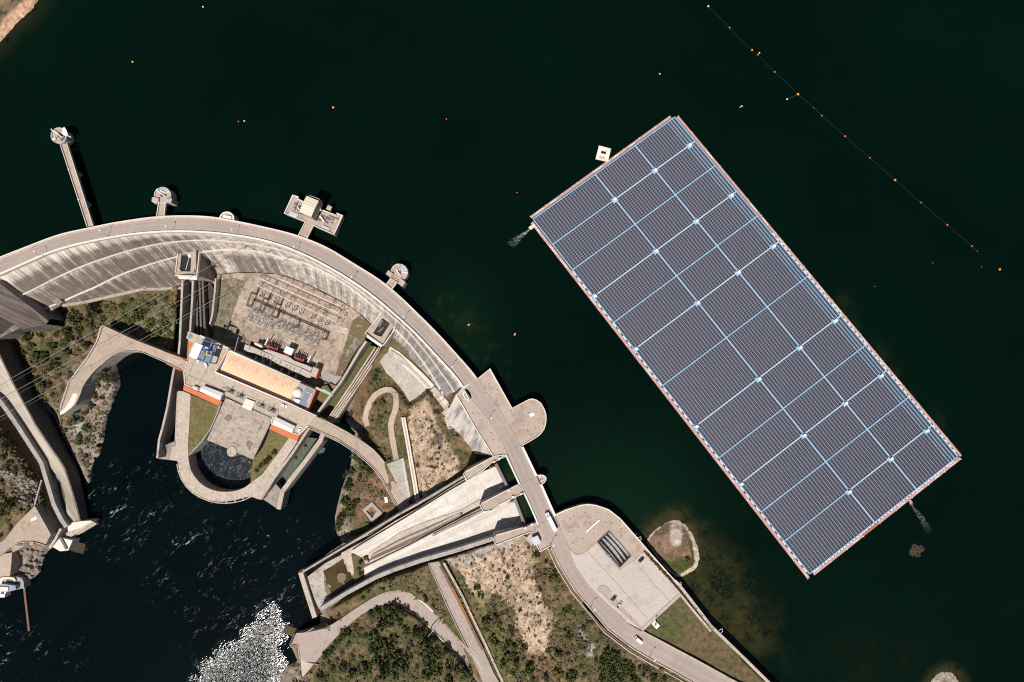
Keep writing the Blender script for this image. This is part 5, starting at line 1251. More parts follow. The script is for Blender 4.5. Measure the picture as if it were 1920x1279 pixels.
# draft tube gate hoists
for k, (a_, b_) in enumerate(((433.5, 734.5), (452, 743), (491, 761), (510.5, 769.5))):
    hs = thing('gate_hoist', ['first', 'second', 'third', 'fourth'][k] + ' dark blue gate hoist from the left along the deck edge', 'hoist', U(a_, b_, ZD), 'gate hoists on the plant deck')
    mb = MB(); mb.box(U(a_ - 1.5, b_ - .5, ZD + .3), (7.5, 3.2, .5), -.42); mb.build('pit_cover', MT['conc_d'], hs)
    mb = MB(); mb.box(U(a_, b_, ZD + 1.3), (2.6, 1.6, 1.6), -.42); mb.build('winch', paint('hoist_blue', (.05, .08, .14), .5), hs)
    mb = MB(); c_ = U(a_, b_, ZD); mb.tube([c_, c_ + Vector((0, 0, 9))], .22, 6); mb.build('mast', MT['steel'], hs)
# apron and outlet works
ap = thing('outlet_apron', 'big stained square concrete apron below the powerhouse with a round nosed pier in the pool', 'apron', U(450, 800, -50))
mb = MB(); mb.prism(UP_(P('423,746 511,785 474.8,861.6 388,825'), -50), -66); mb.build('slab', stone('apron_stain', (.37, .315, .26), (.29, .245, .20), (.19, .16, .13), .09, .5, amt=.26, thr=(.5, .64)), ap)
c = U(434.5, 847, -49.3); mb = MB(); mb.lathe((c.x, c.y, 0), [(4.0, -66), (4.0, -49.6), (3.8, -49.3), (.01, -49.3)], 28); mb.build('nose_pier', MT['conc'], ap)
mb = MB(); mb.ribbon(UP_(P('420,740 466,761 511,782'), -44.6), 1.2, 6); mb.build('beam', MT['conc_g'], ap)
SD = stone('stain_dark', (.15, .118, .095), (.22, .175, .14), None, .3, 1.0)
for s_ in ('535,758 548,750 575,765 578,790 560,805 545,815 520,800 512,782', '800,850 812,848 820,858 808,868 795,886 778,888 785,875', '690,970 712,962 735,972 748,1000 730,1008 722,1040 712,1048 705,1015 690,1008'):
    mb = MB(); mb.poly(UP_(P(s_, 'R3'), -49.96)); mb.build('stain', SD, ap)
rw_ = thing('curved_outlet_wall', 'dark curved retaining wall between left lawn and round pool', 'wall', U(385, 810, -52))
T_ = [U(*v_) for v_ in ((415, 752, -47), (408, 772, -47.5), (394, 805, -49), (378, 828, -49.5), (354, 853.5, -50))]; B_ = [U(*v_) for v_ in ((424, 750, -56), (412, 785, -60), (397, 815, -62), (382, 835, -63), (366, 855, -64))]
mb = MB(); mb.loft([T_, B_]); mb.ribbon(T_, .9, 14); mb.build('wall', MT['conc_g'], rw_)
mb = MB(); mb.prism(UP_(P('356.5,739.5 411,762 391.5,806 375,830 353,852 352,800'), -50.4), -66); struct(mb, 'left_lawn', MT['grass'])
mb = MB(); mb.prism(UP_(P('506.5,805 541.8,820.5 500,879 470,907 470,890 474,863 493,838'), -50.4), -66); struct(mb, 'right_lawn', MT['grass'])
rg = thing('pool_ring_wall', 'pale concrete ring wall curving round the turbulent outlet pool', 'ring wall', U(400, 930, -50))
inn = P('343.4,733.7 357.5,740 355,790 352.4,833 352.7,855 354.5,868 357.4,881 364.5,893.5 374,904.5 385,913 397,918.5 411,921.8 425.5,922.5 438,921.3 449,918.3 459,914 468,907.5 492,889 520,852 541.5,821.5')
out = P('333.5,733 332.5,770 330.5,811 328,838 333,864.6 335,878 338,891 344.5,904 353,914.5 363,923.5 374,930.5 388,936.3 402,939.8 416,940.8 430,939.8 445,936.8 458,932.8 470,930.8 488,937.5 514,895 535,862 558,827')
mb = MB(); I_ = UP_(resamp(inn, 90), -50); O_ = UP_(resamp(out, 90), -50); mb.loft([atz(O_, -68), O_, I_, atz(I_, -68)]); mb.build('ring', stone('ring_conc', (.44, .375, .305), (.37, .31, .25), (.27, .22, .175), .12, .6, amt=.2), rg)
O2 = UP_(P('331.5,870 334,884 340,899 349,912.5 360,923.5 374,932.5 391,939.5 407,943 424,944 441,942 457,938 474,930'), -51.5)
mb = MB(); mb.ribbon(O2, .7, 1.0); mb.build('outer_walkway', MT['conc'], rg)
mb = MB()
for k, p_ in enumerate(O2[1:]):
    i_ = O_[min(range(90), key=lambda i: (O_[i] - p_).length)]; mb.bar(p_, Vector((i_.x, i_.y, -51.3)), .8, .5)
mb.build('bracket', MT['conc'], rg)

# blue gantry crane on the left deck
gc = thing('gantry_crane', 'blue gantry crane with a white roof and dark machine boxes on the left deck', 'gantry crane', U(378, 660, ZD))
zc = ZD + 11
def A6(x, y, z): return U(*P(f'{x},{y}', 'A6')[0], z)
mb = MB(); q = UP_(P('310,275 428,320 330,545 205,490', 'A6'), zc + 2); r0 = q[0].lerp(q[1], .5) + Vector((0, 0, .8)); r1 = q[3].lerp(q[2], .5) + Vector((0, 0, .8))
mb.add(q + [r0, r1], [(0, 4, 5, 3), (4, 1, 2, 5)]); mb.loft([[q[0], q[1], q[2], q[3]], [p_ - Vector((0, 0, 2.4)) for p_ in q]], 0, True); mb.build('machine_house', MT['white'], gc)
for a, b_ in (((455, 225), (310, 545)), ((640, 315), (540, 605)), ((530, 360), (430, 570))):
    mb = MB(); mb.bar(A6(*a, zc), A6(*b_, zc), .9, 1.4); mb.build('girder', MT['blue'], gc)
for a, b_ in (((430, 235), (670, 310)), ((320, 540), (550, 605)), ((420, 430), (600, 420))):
    mb = MB(); mb.bar(A6(*a, zc - .2), A6(*b_, zc - .2), .8, 1.2); mb.build('cross_beam', MT['blue'], gc)
for p_ in ((440, 235), (655, 310), (325, 540), (545, 600)):
    mb = MB(); v_ = A6(*p_, zc); mb.bar(v_, Vector((v_.x, v_.y, ZD)), .8, .8); mb.build('leg', MT['blue'], gc)
for s_, mt, dz in (('395,440 470,470 430,560 350,520', 'slate', .9), ('490,480 565,500 535,590 455,560', 'slate', .9), ('555,410 605,430 585,470 540,450', 'slate', .7), ('600,315 655,325 635,400 585,385', 'conc_d', .4), ('440,330 480,345 470,420 420,405', 'blue', .5), ('470,340 510,350 500,380 460,370', 'grey', .8)):
    mb = MB(); mb.prism(UP_(P(s_, 'A6'), zc + dz), zc - 1.0); mb.build('machine_box', MT[mt], gc)
mb = MB(); mb.tube([A6(500, 410, zc + 1.0), A6(480, 480, zc + 1.0)], .5, 8); mb.build('drum', MT['yellow'], gc)
for k, s_ in enumerate(('335,545 375,560 365,600 330,590', '450,610 480,600 495,660 465,660')):
    cb = thing('equipment_cabinet', ['small white cabinet at the left foot of the blue gantry crane', 'tilted white cabinet at the right foot of the blue gantry crane'][k], 'cabinet', A6(350 + k * 120, 570 + k * 60, ZD))
    mb = MB(); mb.prism(UP_(P(s_, 'A6'), ZD + 1.8), ZD); mb.build('body', MT['white'], cb); mb = MB(); q = UP_(P(s_, 'A6'), ZD + 1.95); mb.prism(q, ZD + 1.82); mb.build('lid', MT['white_d'], cb)

# transformer bays behind the hall
tr = thing('transformer_gallery', 'row of flat grey bay roofs with low dividing walls behind the powerhouse hall', 'gallery', U(520, 680, ZY))
zg = -50.5
MT['gal'] = stone('gallery_roof', (.40, .355, .315), (.37, .325, .29), (.32, .275, .24), .1, .8, amt=.1)
mb = MB(); mb.prism(UP_(P('165,135 250,160 1165,560 1240,600 1210,670 1160,665 1050,610 880,540 820,505 720,465 640,420 540,360 400,310 330,280 205,250 145,215', 'B1'), zg), ZY); mb.build('roof_slab', MT['gal'], tr)
mb = MB(); mb.prism(UP_(P('440,225 530,215 730,285 870,335 940,390 1145,465 1240,510 1215,570 1105,520 830,405 690,350 560,285', 'B1'), zg + 1.0), ZY); mb.build('front_roof', MT['gal'], tr)
mb = MB(); mb.prism(UP_(P('1255,490 1340,530 1285,665 1205,635', 'B1'), zg + 2.0), ZY); mb.build('end_bay', MT['gal'], tr)
mb = MB(); mb.prism(UP_(P('1342,532 1350,537 1300,690 1287,668', 'B1'), zg + 1.6), ZY); mb.build('end_wall', MT['orange'], tr)
mb = MB(); mb.prism(UP_(P('320,100 445,160 430,190 340,150 310,125', 'B1'), zg + .5), ZY); mb.build('side_roof', MT['conc_w'], tr)
for k, (x, y) in enumerate(((250, 165), (435, 260), (480, 285), (545, 320), (605, 345), (660, 390), (745, 395), (840, 450), (905, 470), (960, 500), (1060, 540))):
    mb = MB(); a = P(f'{x},{y}', 'B1')[0]; L_ = (10.5 if k in (2, 4, 6, 8, 9) else 7.5); dx_, dy_ = -.42 * L_, .9 * L_
    mb.ribbon(UP_([a, (a[0] + dx_, a[1] + dy_)], zg + .5), .45, .6); mb.build('dividing_wall', MT['gate'], tr)
for k, (x, y) in enumerate(((340, 330), (460, 380), (580, 430), (750, 525), (870, 570), (985, 615))):
    mb = MB(); a = P(f'{x},{y}', 'B1')[0]; mb.ribbon(UP_([a, (a[0] - 4, a[1] + 8)], -52.5), .9, 4); mb.build('dividing_wall', MT['grey'], tr)
for k, (x, y, lb) in enumerate(((510, 95, 'left'), (1195, 370, 'right'))):
    fw = thing('fire_wall', f'white upright fire wall beside the {lb} red transformer', 'wall', U(*P(f'{x},{y}', 'B1')[0], ZY), 'fire walls by the transformers')
    a = P(f'{x + 22},{y - 50}', 'B1')[0]; b_ = P(f'{x - 28},{y + 50}', 'B1')[0]
    mb = MB(); mb.ribbon(UP_([a, b_], ZY + 8), .6, 8); mb.build('wall', MT['white_d'], fw); mb = MB(); mb.ribbon(UP_([a, b_], ZY + 8.2), .8, .19); mb.build('coping', MT['white'], fw)
for k, (x, y, lb) in enumerate(((640, 195, 'left'), (1055, 370, 'right'))):
    tf = thing('transformer', f'{lb} red power transformer with dark bushings behind the bay roofs', 'transformer', U(*P(f'{x},{y}', 'B1')[0], ZY), 'red transformers')
    c = U(*P(f'{x},{y}', 'B1')[0], ZY)
    R_ = Matrix.Rotation(th_, 3, 'Z')
    def lo(dx_, dy_, dz): return c + R_ @ Vector((dx_, dy_, dz))
    mb = MB(); mb.box(lo(0, 0, 2.6), (8.5, 3.2, 4.6), th_); mb.build('tank', MT['red'], tf)
    for q in range(6):
        mb = MB(); mb.box(lo(-3.6 + q * 1.45, 2.6, 3.0), (.7, 2.0, 5.0), th_); mb.build('radiator', MT['steel'], tf)
    for q in range(3):
        mb = MB(); mb.tube([lo(-2.8 + q * 2.6, 1.0, 4.8), lo(-3.4 + q * 2.6, 2.6, 8.5)], .35, 8, r2=.15); mb.build('bushing', MT['steel'], tf)
    mb = MB(); mb.tube([lo(-3, .4, 5.8), lo(3, .4, 5.8)], .6, 10); mb.build('conservator', MT['red'], tf)
    mb = MB(); mb.tube([lo(-3.2, -1.6, 5.2), lo(2.2, -1.6, 5.2)], .18, 6); mb.build('cable_tray', MT['yellow'], tf)
    sm = thing('service_box', f'small red switch box left of the {lb} red transformer', 'box', lo(-9.5, -1.2, 0), 'red switch boxes'); mb = MB(); mb.box(lo(-9.5, -1.6, 6.3), (3.4, 2.2, 1.2), th_); mb.build('cover', MT['red'], sm); mb = MB(); mb.box(lo(-9.5, -1.6, 2.8), (3, 1.9, 5.6), th_); mb.build('body', MT['conc_g'], sm)
wb = thing('valve_house', 'bright white flat-roofed box between the two red transformers', 'hut', U(540, 658, ZY))
mb = MB(); mb.prism(UP_(P('830,165 945,215 900,310 780,255', 'B1'), ZY + 7.5), ZY); mb.build('walls', MT['white_d'], wb); mb = MB(); mb.prism(UP_(P('828,163 948,214 902,313 777,256', 'B1'), ZY + 7.8), ZY + 7.52); mb.build('roof', MT['white'], wb)
pl = thing('guyed_mast', 'thin grey mast standing in the shadow behind the hall roof', 'mast', U(441.5, 656, -54))
mb = MB(); a = A6(945, 410, -47); mb.tube([Vector((a.x, a.y, -54)), a, a + Vector((0, 0, 1))], .3, 6); mb.bar(A6(940, 410, -47), A6(1000, 190, -53.5), .5, .5); mb.build('mast', MT['grey'], pl)
# ------------------------------------------------------------------ roads and walls on the lower levels
def road(name, s, reg, zs, mat, thick=1.2):
    pts = P(s, reg); mb = MB()
    tp = [U(p[0], p[1], float(zs(p[0], p[1])) if callable(zs) else zs) for p in pts]
    mb.prism(tp, lambda q: q.z - thick); return struct(mb, name, mat)
PL = '815,40 1050,150 1250,228 1430,300 1500,325 1480,425 1440,398 1330,345 1200,288 1150,265 1080,250 1010,248 950,257 895,285 850,320 790,370 740,420 695,475 660,530 640,590 620,640 595,680 560,710 520,740 480,762 478,715 490,680 520,590 550,490 600,420 700,290 745,215 770,170 785,110 800,60'
pv = stone('plant_road', (.37, .295, .23), (.335, .265, .205), (.27, .21, .165), .06, .5, amt=.13)
rd = thing('curved_plant_bridge', 'beige curved access road on a retaining wall round the bay left of the powerhouse', 'road viaduct', U(200, 660, -44))
mb = MB(); mb.prism([p - Vector((0, 0, .06)) for p in UP_(P(PL, 'R6'), -44.5)], -66); mb.build('retaining_wall', MT['conc_g'], rd)
mb = MB(); mb.prism(UP_(P(PL, 'R6'), -44.5), -44.555); mb.build('carriageway', pv, rd)
mb = MB(); mb.ribbon(UP_(P('1495,335 1430,302 1250,230 1050,152 815,42 800,62 785,112 770,172 745,217 700,292 600,422 552,492 522,592 492,682 481,716', 'R6'), -43.5), .5, 1.1); mb.build('parapet', MT['conc'], rd)
mb = MB(); mb.ribbon(UP_(P('1440,396 1330,343 1200,286 1150,263 1080,249 1010,247 950,256 895,284 850,319 790,369 740,419 695,474 660,529 640,589 620,639 595,679 560,709 520,739', 'R6'), -43.7), .45, 1.0); mb.build('parapet', MT['conc'], rd)
mb = MB(); mb.ribbon(UP_(P('1500,320 1430,296 1330,262', 'R6'), -43.3), .6, 1.0); mb.ribbon(UP_(P('1450,408 1330,350', 'R6'), -43.6), .5, 1.0); mb.build('painted_kerb', MT['orange'], rd)
mb = MB(); mb.tube(UP_(P('478,700 545,500 600,430 700,300 775,170 812,50', 'R6'), -43.2), .3, 6); mb.build('handrail', MT['alu'], rd)
mb = MB(); mb.prism(UP_(P('1345,285 1480,345 1400,360 1320,325', 'R6'), -44.46), -44.5); mb.build('pale_patch', MT['conc'], rd)
mb = MB(); mb.prism(UP_(P('585,585 622,590 598,660 560,710 520,742 480,760 478,738 520,705 550,655', 'R6'), -44.47), -44.5); mb.build('concrete_end', MT['conc_w'], rd)
rd = thing('curved_plant_bridge', 'beige road bridge curving from the right end of the powerhouse to the hillside', 'road viaduct', U(680, 850, -44))
PR = P('579,776 598,784 616.7,792 635,802 652,811 668,821 685,832 701,844 713,857 724.5,872 735,890 745.6,907.6 757,927 767.5,946 752.6,963 743,945 734,929 726,913 717,898 708,885 698.6,874 686,862 670.7,849 655,838 638,827 605,811.5 577,799')
def zpr(px, py): return float(np.interp(px, [570, 660, 770], [-42.6, -42.6, -40]))
mb = MB(); mb.prism([U(p[0], p[1], zpr(*p) - .06) for p in PR], lambda q: q.z - 2.2); mb.build('deck_slab', MT['conc_g'], rd)
mb = MB(); mb.prism([U(p[0], p[1], zpr(*p)) for p in PR], lambda q: q.z - .055); mb.build('carriageway', pv, rd)
for ln, c_ in ((PR[:14], 'conc'), (PR[14:], 'conc')):
    mb = MB(); mb.ribbon([U(p[0], p[1], zpr(*p) + .8) for p in ln], .5, 1.2); mb.build('parapet', MT[c_], rd)
mb = MB(); mb.ribbon(UP_(P('578,775 598,783.2 617,791.3 640,804'), -42.5), .45, .9); mb.ribbon(UP_(P('579,800 605,812.5 636,827.5'), -42.5), .45, .9); mb.build('painted_kerb', MT['orange'], rd)
mb = MB(); mb.tube([U(p[0] - 1.5, p[1] + 2.5, zpr(*p) - .5) for p in PR[15:]], .3, 6); mb.build('pipe', MT['grey'], rd)
# loop path and aprons on the right bank
def path_px(ln, w):
    L_, R_ = [], []
    ln = resamp(ln, 44)
    for i, p in enumerate(ln):
        a, b_ = ln[max(i - 1, 0)], ln[min(i + 1, len(ln) - 1)]; dx_, dy_ = b_[0] - a[0], b_[1] - a[1]; l = math.hypot(dx_, dy_)
        L_.append((p[0] - dy_ / l * w / 2, p[1] + dx_ / l * w / 2)); R_.append((p[0] + dy_ / l * w / 2, p[1] - dx_ / l * w / 2))
    return L_, R_
def ground_strip(name, ln, w, mat, dz=.5, zf=None):
    L_, R_ = path_px(ln, w); mb = MB(); z_ = []
    for a, b_ in zip(L_, R_): z_.append(max(ground_z(*a), ground_z(*b_), ground_z((a[0] + b_[0]) / 2, (a[1] + b_[1]) / 2)) + dz if zf is None else zf((a[0] + b_[0]) / 2, (a[1] + b_[1]) / 2))
    for _ in range(6): z_ = [z_[0]] + [(z_[i - 1] + z_[i] * 2 + z_[i + 1]) / 4 for i in range(1, len(z_) - 1)] + [z_[-1]]
    LL = [U(*p, z) for p, z in zip(L_, z_)]; RR_ = [U(*p, z) for p, z in zip(R_, z_)]
    mb.loft([atz_low(LL), LL, RR_, atz_low(RR_)]); return struct(mb, name, mat), z_
def atz_low(pts, d=2.5): return [Vector((p.x, p.y, p.z - d)) for p in pts]
ground_strip('loop_path', P('689,799 684.5,784 688,769 694,754 703,741 715,733 726,730 735.5,732.5 742,741 743.5,754 741,770 735,785 732.5,800 735,819 739,840 743,862'), 10.5, stone('path_dust', (.40, .31, .245), (.35, .27, .21), (.27, .21, .16), .15, .9, amt=.18), .8)
def gslab(name, s, reg, mat, zs, kind='structure', th=3):
    pts = P(s, reg); z_ = zs if not callable(zs) else None
    mb = MB(); mb.prism([U(p[0], p[1], z_ if z_ is not None else zs(*p)) for p in pts], lambda q: q.z - th); return struct(mb, name, mat)
gslab('concrete_apron', '725,870.5 742,864 762,857 770,895 776,928 764,941.5 757,927 745.6,907.6 735,890', None, stone('apron_grey', (.36, .335, .29), (.30, .28, .24), (.24, .215, .18), .08, .7), lambda x, y: -38.5 - (y - 860) * .015)
gslab('light_apron', '752.5,860 763,857 776,927 766,939', None, stone('apron_light', (.43, .42, .40), (.39, .375, .355), None, .1, .7), lambda x, y: -38.2 - (y - 860) * .015)
dl = thing('slope_drain', 'double pale concrete drain kerb running straight down the bare slope to the spillway wall', 'drain', U(770, 880, -30))
mb = MB(); mb.ribbon([U(753.5, 783, -31), U(762, 830, -32), U(775, 905, -34), U(781, 943, -36)], 1.1, 4); mb.ribbon([U(758.5, 782, -30.6), U(767, 830, -31.6), U(780, 905, -33.6), U(786, 942, -35.6)], .9, 4); mb.build('kerb', MT['conc_w'], dl)
mb = MB(); mb.ribbon([U(756, 783, -31.6), U(764.5, 830, -32.6), U(777.5, 905, -34.6), U(783.5, 943, -36.6)], 2.0, 3); mb.build('channel', MT['conc'], dl)
gslab('sloping_slab', '712,678 722,664 733,656 752,668 772,688 801,727 784,744 768,753 757,735 738,712 724,699', None, stone('slope_slab', (.40, .36, .31), (.33, .295, .25), (.24, .215, .18), .07, .5), lambda x, y: -38 + (x - 712) * .09 - (y - 660) * .02)
sw = thing('slope_coping', 'broken white coping strip along the grey slab at the foot of the dam', 'kerb', U(770, 690, -32))
mb = MB(); mb.ribbon([U(743, 673, -36), U(760, 687, -34), U(775, 701, -32.5), U(790, 715, -31), U(803, 727.5, -30)], 1.8, 3); mb.build('kerb', MT['conc_w'], sw)
tw = thing('toe_walkway', 'narrow pale walkway along the foot of the dam on the right', 'walkway', U(780, 695, -32))
mb = MB(); mb.ribbon([U(730, 654, -37.4), U(747, 664, -36), U(770, 684, -33.5), U(790, 703, -31), U(808, 722, -28.5), U(822, 740, -26), U(838, 757, -22)], 3.4, 3); mb.build('slab', MT['conc_w'], tw)
mb = MB(); mb.ribbon([U(737, 661, -36.6), U(752, 674, -35), U(772, 693, -32.6), U(792, 713, -30), U(806, 728, -28)], 2.2, 3); mb.build('step', MT['conc'], tw)
tb3 = thing('abutment_steps', 'stepped pale concrete blocks between dam foot and bare slope', 'steps', U(825, 755, -24))
mb = MB()
for i, s_ in enumerate(('805,733 815,725 832,745 823,754', '823,755 832,746 846,762 836,772', '828,774 840,763 848,773 837,783')): mb.prism(UP_(P(s_), -25 + i * 1.5), -45)
mb.build('block', MT['conc'], tb3)
fr = thing('foundation_frame', 'small square concrete foundation frame on the scrubby hillside', 'foundation', U(698, 965, -48))
mb = MB(); frame(mb, P('670,345 755,435 680,520 595,410', 'S3'), P('670,382 708,420 672,478 625,420', 'S3'), ground_z(698, 962) + 1.3, ground_z(698, 962) - 3); mb.build('wall', MT['conc_g'], fr)
wh = thing('white_slab', 'small bright white slab lying on the hillside left of the road bridge', 'slab', U(724, 938, -42)); mb = MB(); mb.prism(UP_(P('770,310 792,310 798,350 775,353', 'S3'), ground_z(724, 938) + .9), ground_z(724, 938) - 1); mb.build('slab', MT['white'], wh)

# lower right roads
road('straight_road', RA, None, zra, MT['asph2'], 3)
road('curving_road', RB, None, zrb, MT['asph2'], 6)
for nm, lb, ln, zf, w, c_ in (('road_edge_wall', 'thin dark-shadowed edge wall on the uphill side of the curving lower road', '741,1107 756,1109 770,1114.5 782.5,1123 799,1135.5 815.5,1149.5 831,1166 848,1186.5 863,1202 878,1219', zrb, .6, 'conc'),
        ('road_edge_wall', 'white broken edge kerb inside the bend of the curving lower road', '752,1141 766,1145.5 777,1152.5 790,1162 803,1174 818,1189.5 834,1206 852,1225 868,1244', zrb, .7, 'conc_w'),
        ('road_edge_wall', 'long pale wall right of the straight lower road', '832,1056 848,1084 868,1120 885,1157 908,1204 927,1246 945,1284', lambda x, y: -15.0, 1.5, 'conc'),
        ('road_edge_wall', 'low kerb wall left of the straight lower road', '803,1057 821.5,1098.5 840,1140.5 859.5,1181.5 877,1217', zra, .5, 'conc'),
        ('road_edge_wall', 'dark-topped parapet at the riverside end of the curving lower road', '588,1178 572,1187 556,1188 547.5,1209 558,1211 562,1237', zrb, .5, 'conc'),
        ('slope_wall', 'light concrete drain wall on the scrubby slope above the curving lower road', '751,1104 757,1104.5 775,1117 795,1131 812,1147', lambda x, y: zrb(x, y) + .6, 1.2, 'conc_w')):
    w3 = [U(p[0], p[1], zf(*p) + .8) for p in P(ln)]
    th = thing(nm, lb, 'wall', w3[len(w3) // 2]); mb = MB(); mb.ribbon(w3, w, 3.5); mb.build('wall', MT[c_], th)
mb = MB(); mb.ribbon([U(p[0], p[1], zra(*p) + .45) for p in P('826,1062 842,1093 858,1123 874,1155 889,1187 905,1219')], 1.9, 1.5)
struct(mb, 'ditch', MT['median'])
mb = MB(); mb.ribbon([U(p[0], p[1], zra(*p) + .52) for p in P('848,1102 860,1126 874,1155 884,1176')], 1.5, .5)
struct(mb, 'rusty_ditch_silt', MT['rust'])
mb = MB()
for ln in ('813,1056 835,1103 860,1155 890,1217', '868,1200 886,1235'):
    for a, b_ in zip(resamp(P(ln), 30)[::2], resamp(P(ln), 30)[1::2]): mb.ribbon([U(*a, zra(*a) + .05), U(*b_, zra(*b_) + .05)], .2, .02)
mb.ribbon([U(887, 1219, -13.9), U(905, 1262, -13.6)], .25, .02); mb.ribbon([U(880, 1221, -13.9), U(905, 1252, -13.6)], .25, .02)
struct(mb, 'road_markings', MT['white_d'])
rg_ = thing('overhead_sign_gantry', 'thin dark bar across the curving lower road on two posts', 'gantry', U(817, 1174, -24))
A, B = U(803, 1193, -18), U(832, 1158.5, -17)
mb = MB(); mb.bar(A, B, .5, .5); mb.build('crossbar', MT['conc_d'], rg_)
for q in (A, B):
    mb = MB(); mb.bar(q, (q.x, q.y, q.z - 10), .45, .45); mb.build('post', MT['conc_d'], rg_)
qy = thing('small_jetty', 'square submerged pale jetty slab beside the end of the lower road', 'jetty', U(545, 1185, ZT)); mb = MB(); mb.prism(UP_(P('75,790 200,830 165,905 50,855', 'S4'), ZT + .1), -68); mb.build('slab', stone('wet_slab', (.075, .062, .03), (.055, .045, .022), None, .1, .8), qy)
ls = thing('landing_steps', 'pale concrete landing with a dark kerb below the road end', 'landing', U(566, 1245, -53)); mb = MB(); mb.prism([U(563.5, 1237, -52.4), U(590, 1243, -52.4), U(578, 1258, -54), U(567, 1270, -56), U(565, 1256, -54)], -66); mb.build('slab', MT['conc'], ls)
mb = MB(); mb.ribbon([U(575, 1242, -51.5), U(598, 1247, -50.5)], .6, 2); mb.build('kerb', MT['conc_d'], ls)

# ------------------------------------------------------------------ left abutment and left spillway
lb_ = thing('left_thrust_block', 'big stained sloping concrete block at the left end of the dam', 'thrust block', U(30, 570, -15))
def zbk(x): return min(10.0, 7 - 29 * x / 91)
T1 = [U(x, y, zbk(x)) for x, y in ((-260, 380), (-60, 494), (0, 532), (50, 570), (91, 602))]
B1_ = [U(x, y, zbk(xr) - 3) for x, y, xr in ((-260, 700, -200), (-60, 620, -20), (0, 594, 25), (44, 618, 66), (86, 608, 89))]
m, t, b = nodes_of('block_stain'); p = pos(t); k = maprange(t, noise(t, rotmap(t, p, -.66, (.02, .5, .05)), .8, 5, .7), .42, .60)
t.links.new(mixc(t, k, (.075, .058, .048), (.155, .124, .104)), b.inputs['Base Color']); b.inputs['Roughness'].default_value = .9
mb = MB(); mb.loft([T1, B1_, atz(B1_, -75)]); mb.build('sloping_top', m, lb_)
W1 = [U(x, y, zbk(x)) for x, y in ((-260, 380), (-60, 494), (0, 532), (50, 570), (91, 602))]; W2 = [U(x, y, zbk(x0) - 4.5) for x, y, x0 in ((-260, 364, -260), (-60, 478, -60), (2, 517.5, 0), (55, 553, 50), (93, 598, 91))]
mb = MB(); mb.loft([W1, W2, atz(W2, -75)]); mb.build('side_wall', MT['conc_d'], lb_)
ch = thing('left_spillway', 'long pale left spillway chute sloping down to a fanned deflector at the tailwater', 'spillway', U(70, 800, -45))
def zch(py): return float(np.interp(py, [560, 660, 760, 880, 975], [-26, -33, -41, -50, -55]))
R1_ = P('-60,540 0,668 26,722 65.7,795 90,832 115,867.5 122,880 141,941 150,976'); L1_ = P('-60,640 0,741 19,766.6 51.6,813.5 75,848 98.5,881.5 117,906 122,930 127,985')
def zp(l, dz=0): return [U(p_[0], p_[1], zch(p_[1]) + dz) for p_ in l]
mb = MB(); mb.loft([zp(resamp(L1_, 40)), zp(resamp(R1_, 40))]); mb.build('chute_floor', stone('left_chute', (.40, .345, .285), (.33, .28, .235), (.24, .195, .16), .06, .5, rot=-1.05, stretch=(.04, .7, .1), thr=(.5, .64)), ch)
mb = MB(); mb.ribbon(zp(resamp(R1_, 30), .6), 1.2, 26); mb.build('right_wall', MT['rib_d'], ch)  # dark wall, the shade on its outer face also put into the colour
mb = MB(); mb.ribbon(zp(resamp(P('-80,690 0,752 30,795 77,868 88,905 101,948 115,975 124,988'), 24), 5), 3.2, 24); mb.build('left_wall', MT['conc_g'], ch)
mb = MB(); mb.ribbon(zp(resamp(P('-80,655 0,737 20,768 52,816 98,884 117,908 130,955 130,968'), 24), -2), .8, 14); mb.build('inner_wall', MT['conc_d'], ch)
mb = MB(); mb.prism([U(p_[0], p_[1], -55.2) for p_ in P('470,90 548,130 560,200 568,310 545,350 520,270 490,170', 'S1')], -60); mb.build('grassy_wedge', MT['grass2'], ch)
for k, s_ in enumerate(('540,470 555,430 640,415 725,410 740,418 640,470 545,500', '500,530 545,500 640,470 742,420 755,425 650,490 560,545', '560,545 650,492 757,427 772,437 640,515 575,550')):
    mb = MB(); mb.prism(UP_(P(s_, 'S1'), [-54, -57, -60][k]), -67); mb.build('deflector_step', MT['conc_w' if k == 0 else 'conc'], ch)
lt = thing('left_terrace', 'beige concrete terrace with a rounded lower edge at the bottom left', 'terrace', U(55, 990, -46))
tp = P('275,295 335,400 405,525 360,612 320,595 260,580 170,580 120,597 90,620 40,560 130,440', 'S1')
mb = MB(); mb.prism([p_ - Vector((0, 0, .06)) for p_ in UP_(tp, -46)], -66); mb.build('wall', MT['conc_g'], lt)
mb = MB(); mb.prism(UP_(tp, -46), -46.05); mb.build('paving', pv, lt)
mb = MB(); mb.ribbon(UP_(P('362,613 320,596 260,581 170,581 120,598 92,621', 'S1'), -45), .5, 1.2); mb.ribbon(UP_(P('275,294 335,400 405,525', 'S1'), -45.4), .5, .8); mb.build('parapet', MT['conc'], lt)
mb = MB(); mb.prism(UP_(P('90,622 170,583 260,582 270,600 180,620 100,665', 'S1'), -47.5), -62); mb.build('lower_walk', MT['deck'], lt)
for s_ in ('140,595 178,593 170,612 135,615', '188,592 228,590 222,612 184,615'):
    mb = MB(); mb.prism(UP_(P(s_, 'S1'), -46.6), -47.6); mb.build('tank', MT['dgrey'], lt)
mb = MB(); mb.prism(UP_(P('240,400 285,375 300,395 250,418', 'S1'), -45.9), -46); mb.build('white_patch', MT['white_d'], lt)
mb = MB(); mb.prism(UP_(P('-250,600 -60,620 0,585 40,560 92,622 0,690 -60,730 -250,700', 'S1'), -46.2), -52); struct(mb, 'left_road', MT['asph'])
lp_ = thing('left_ramp', 'beige concrete ramp above the small dock at the left edge', 'ramp', U(10, 1060, -50))
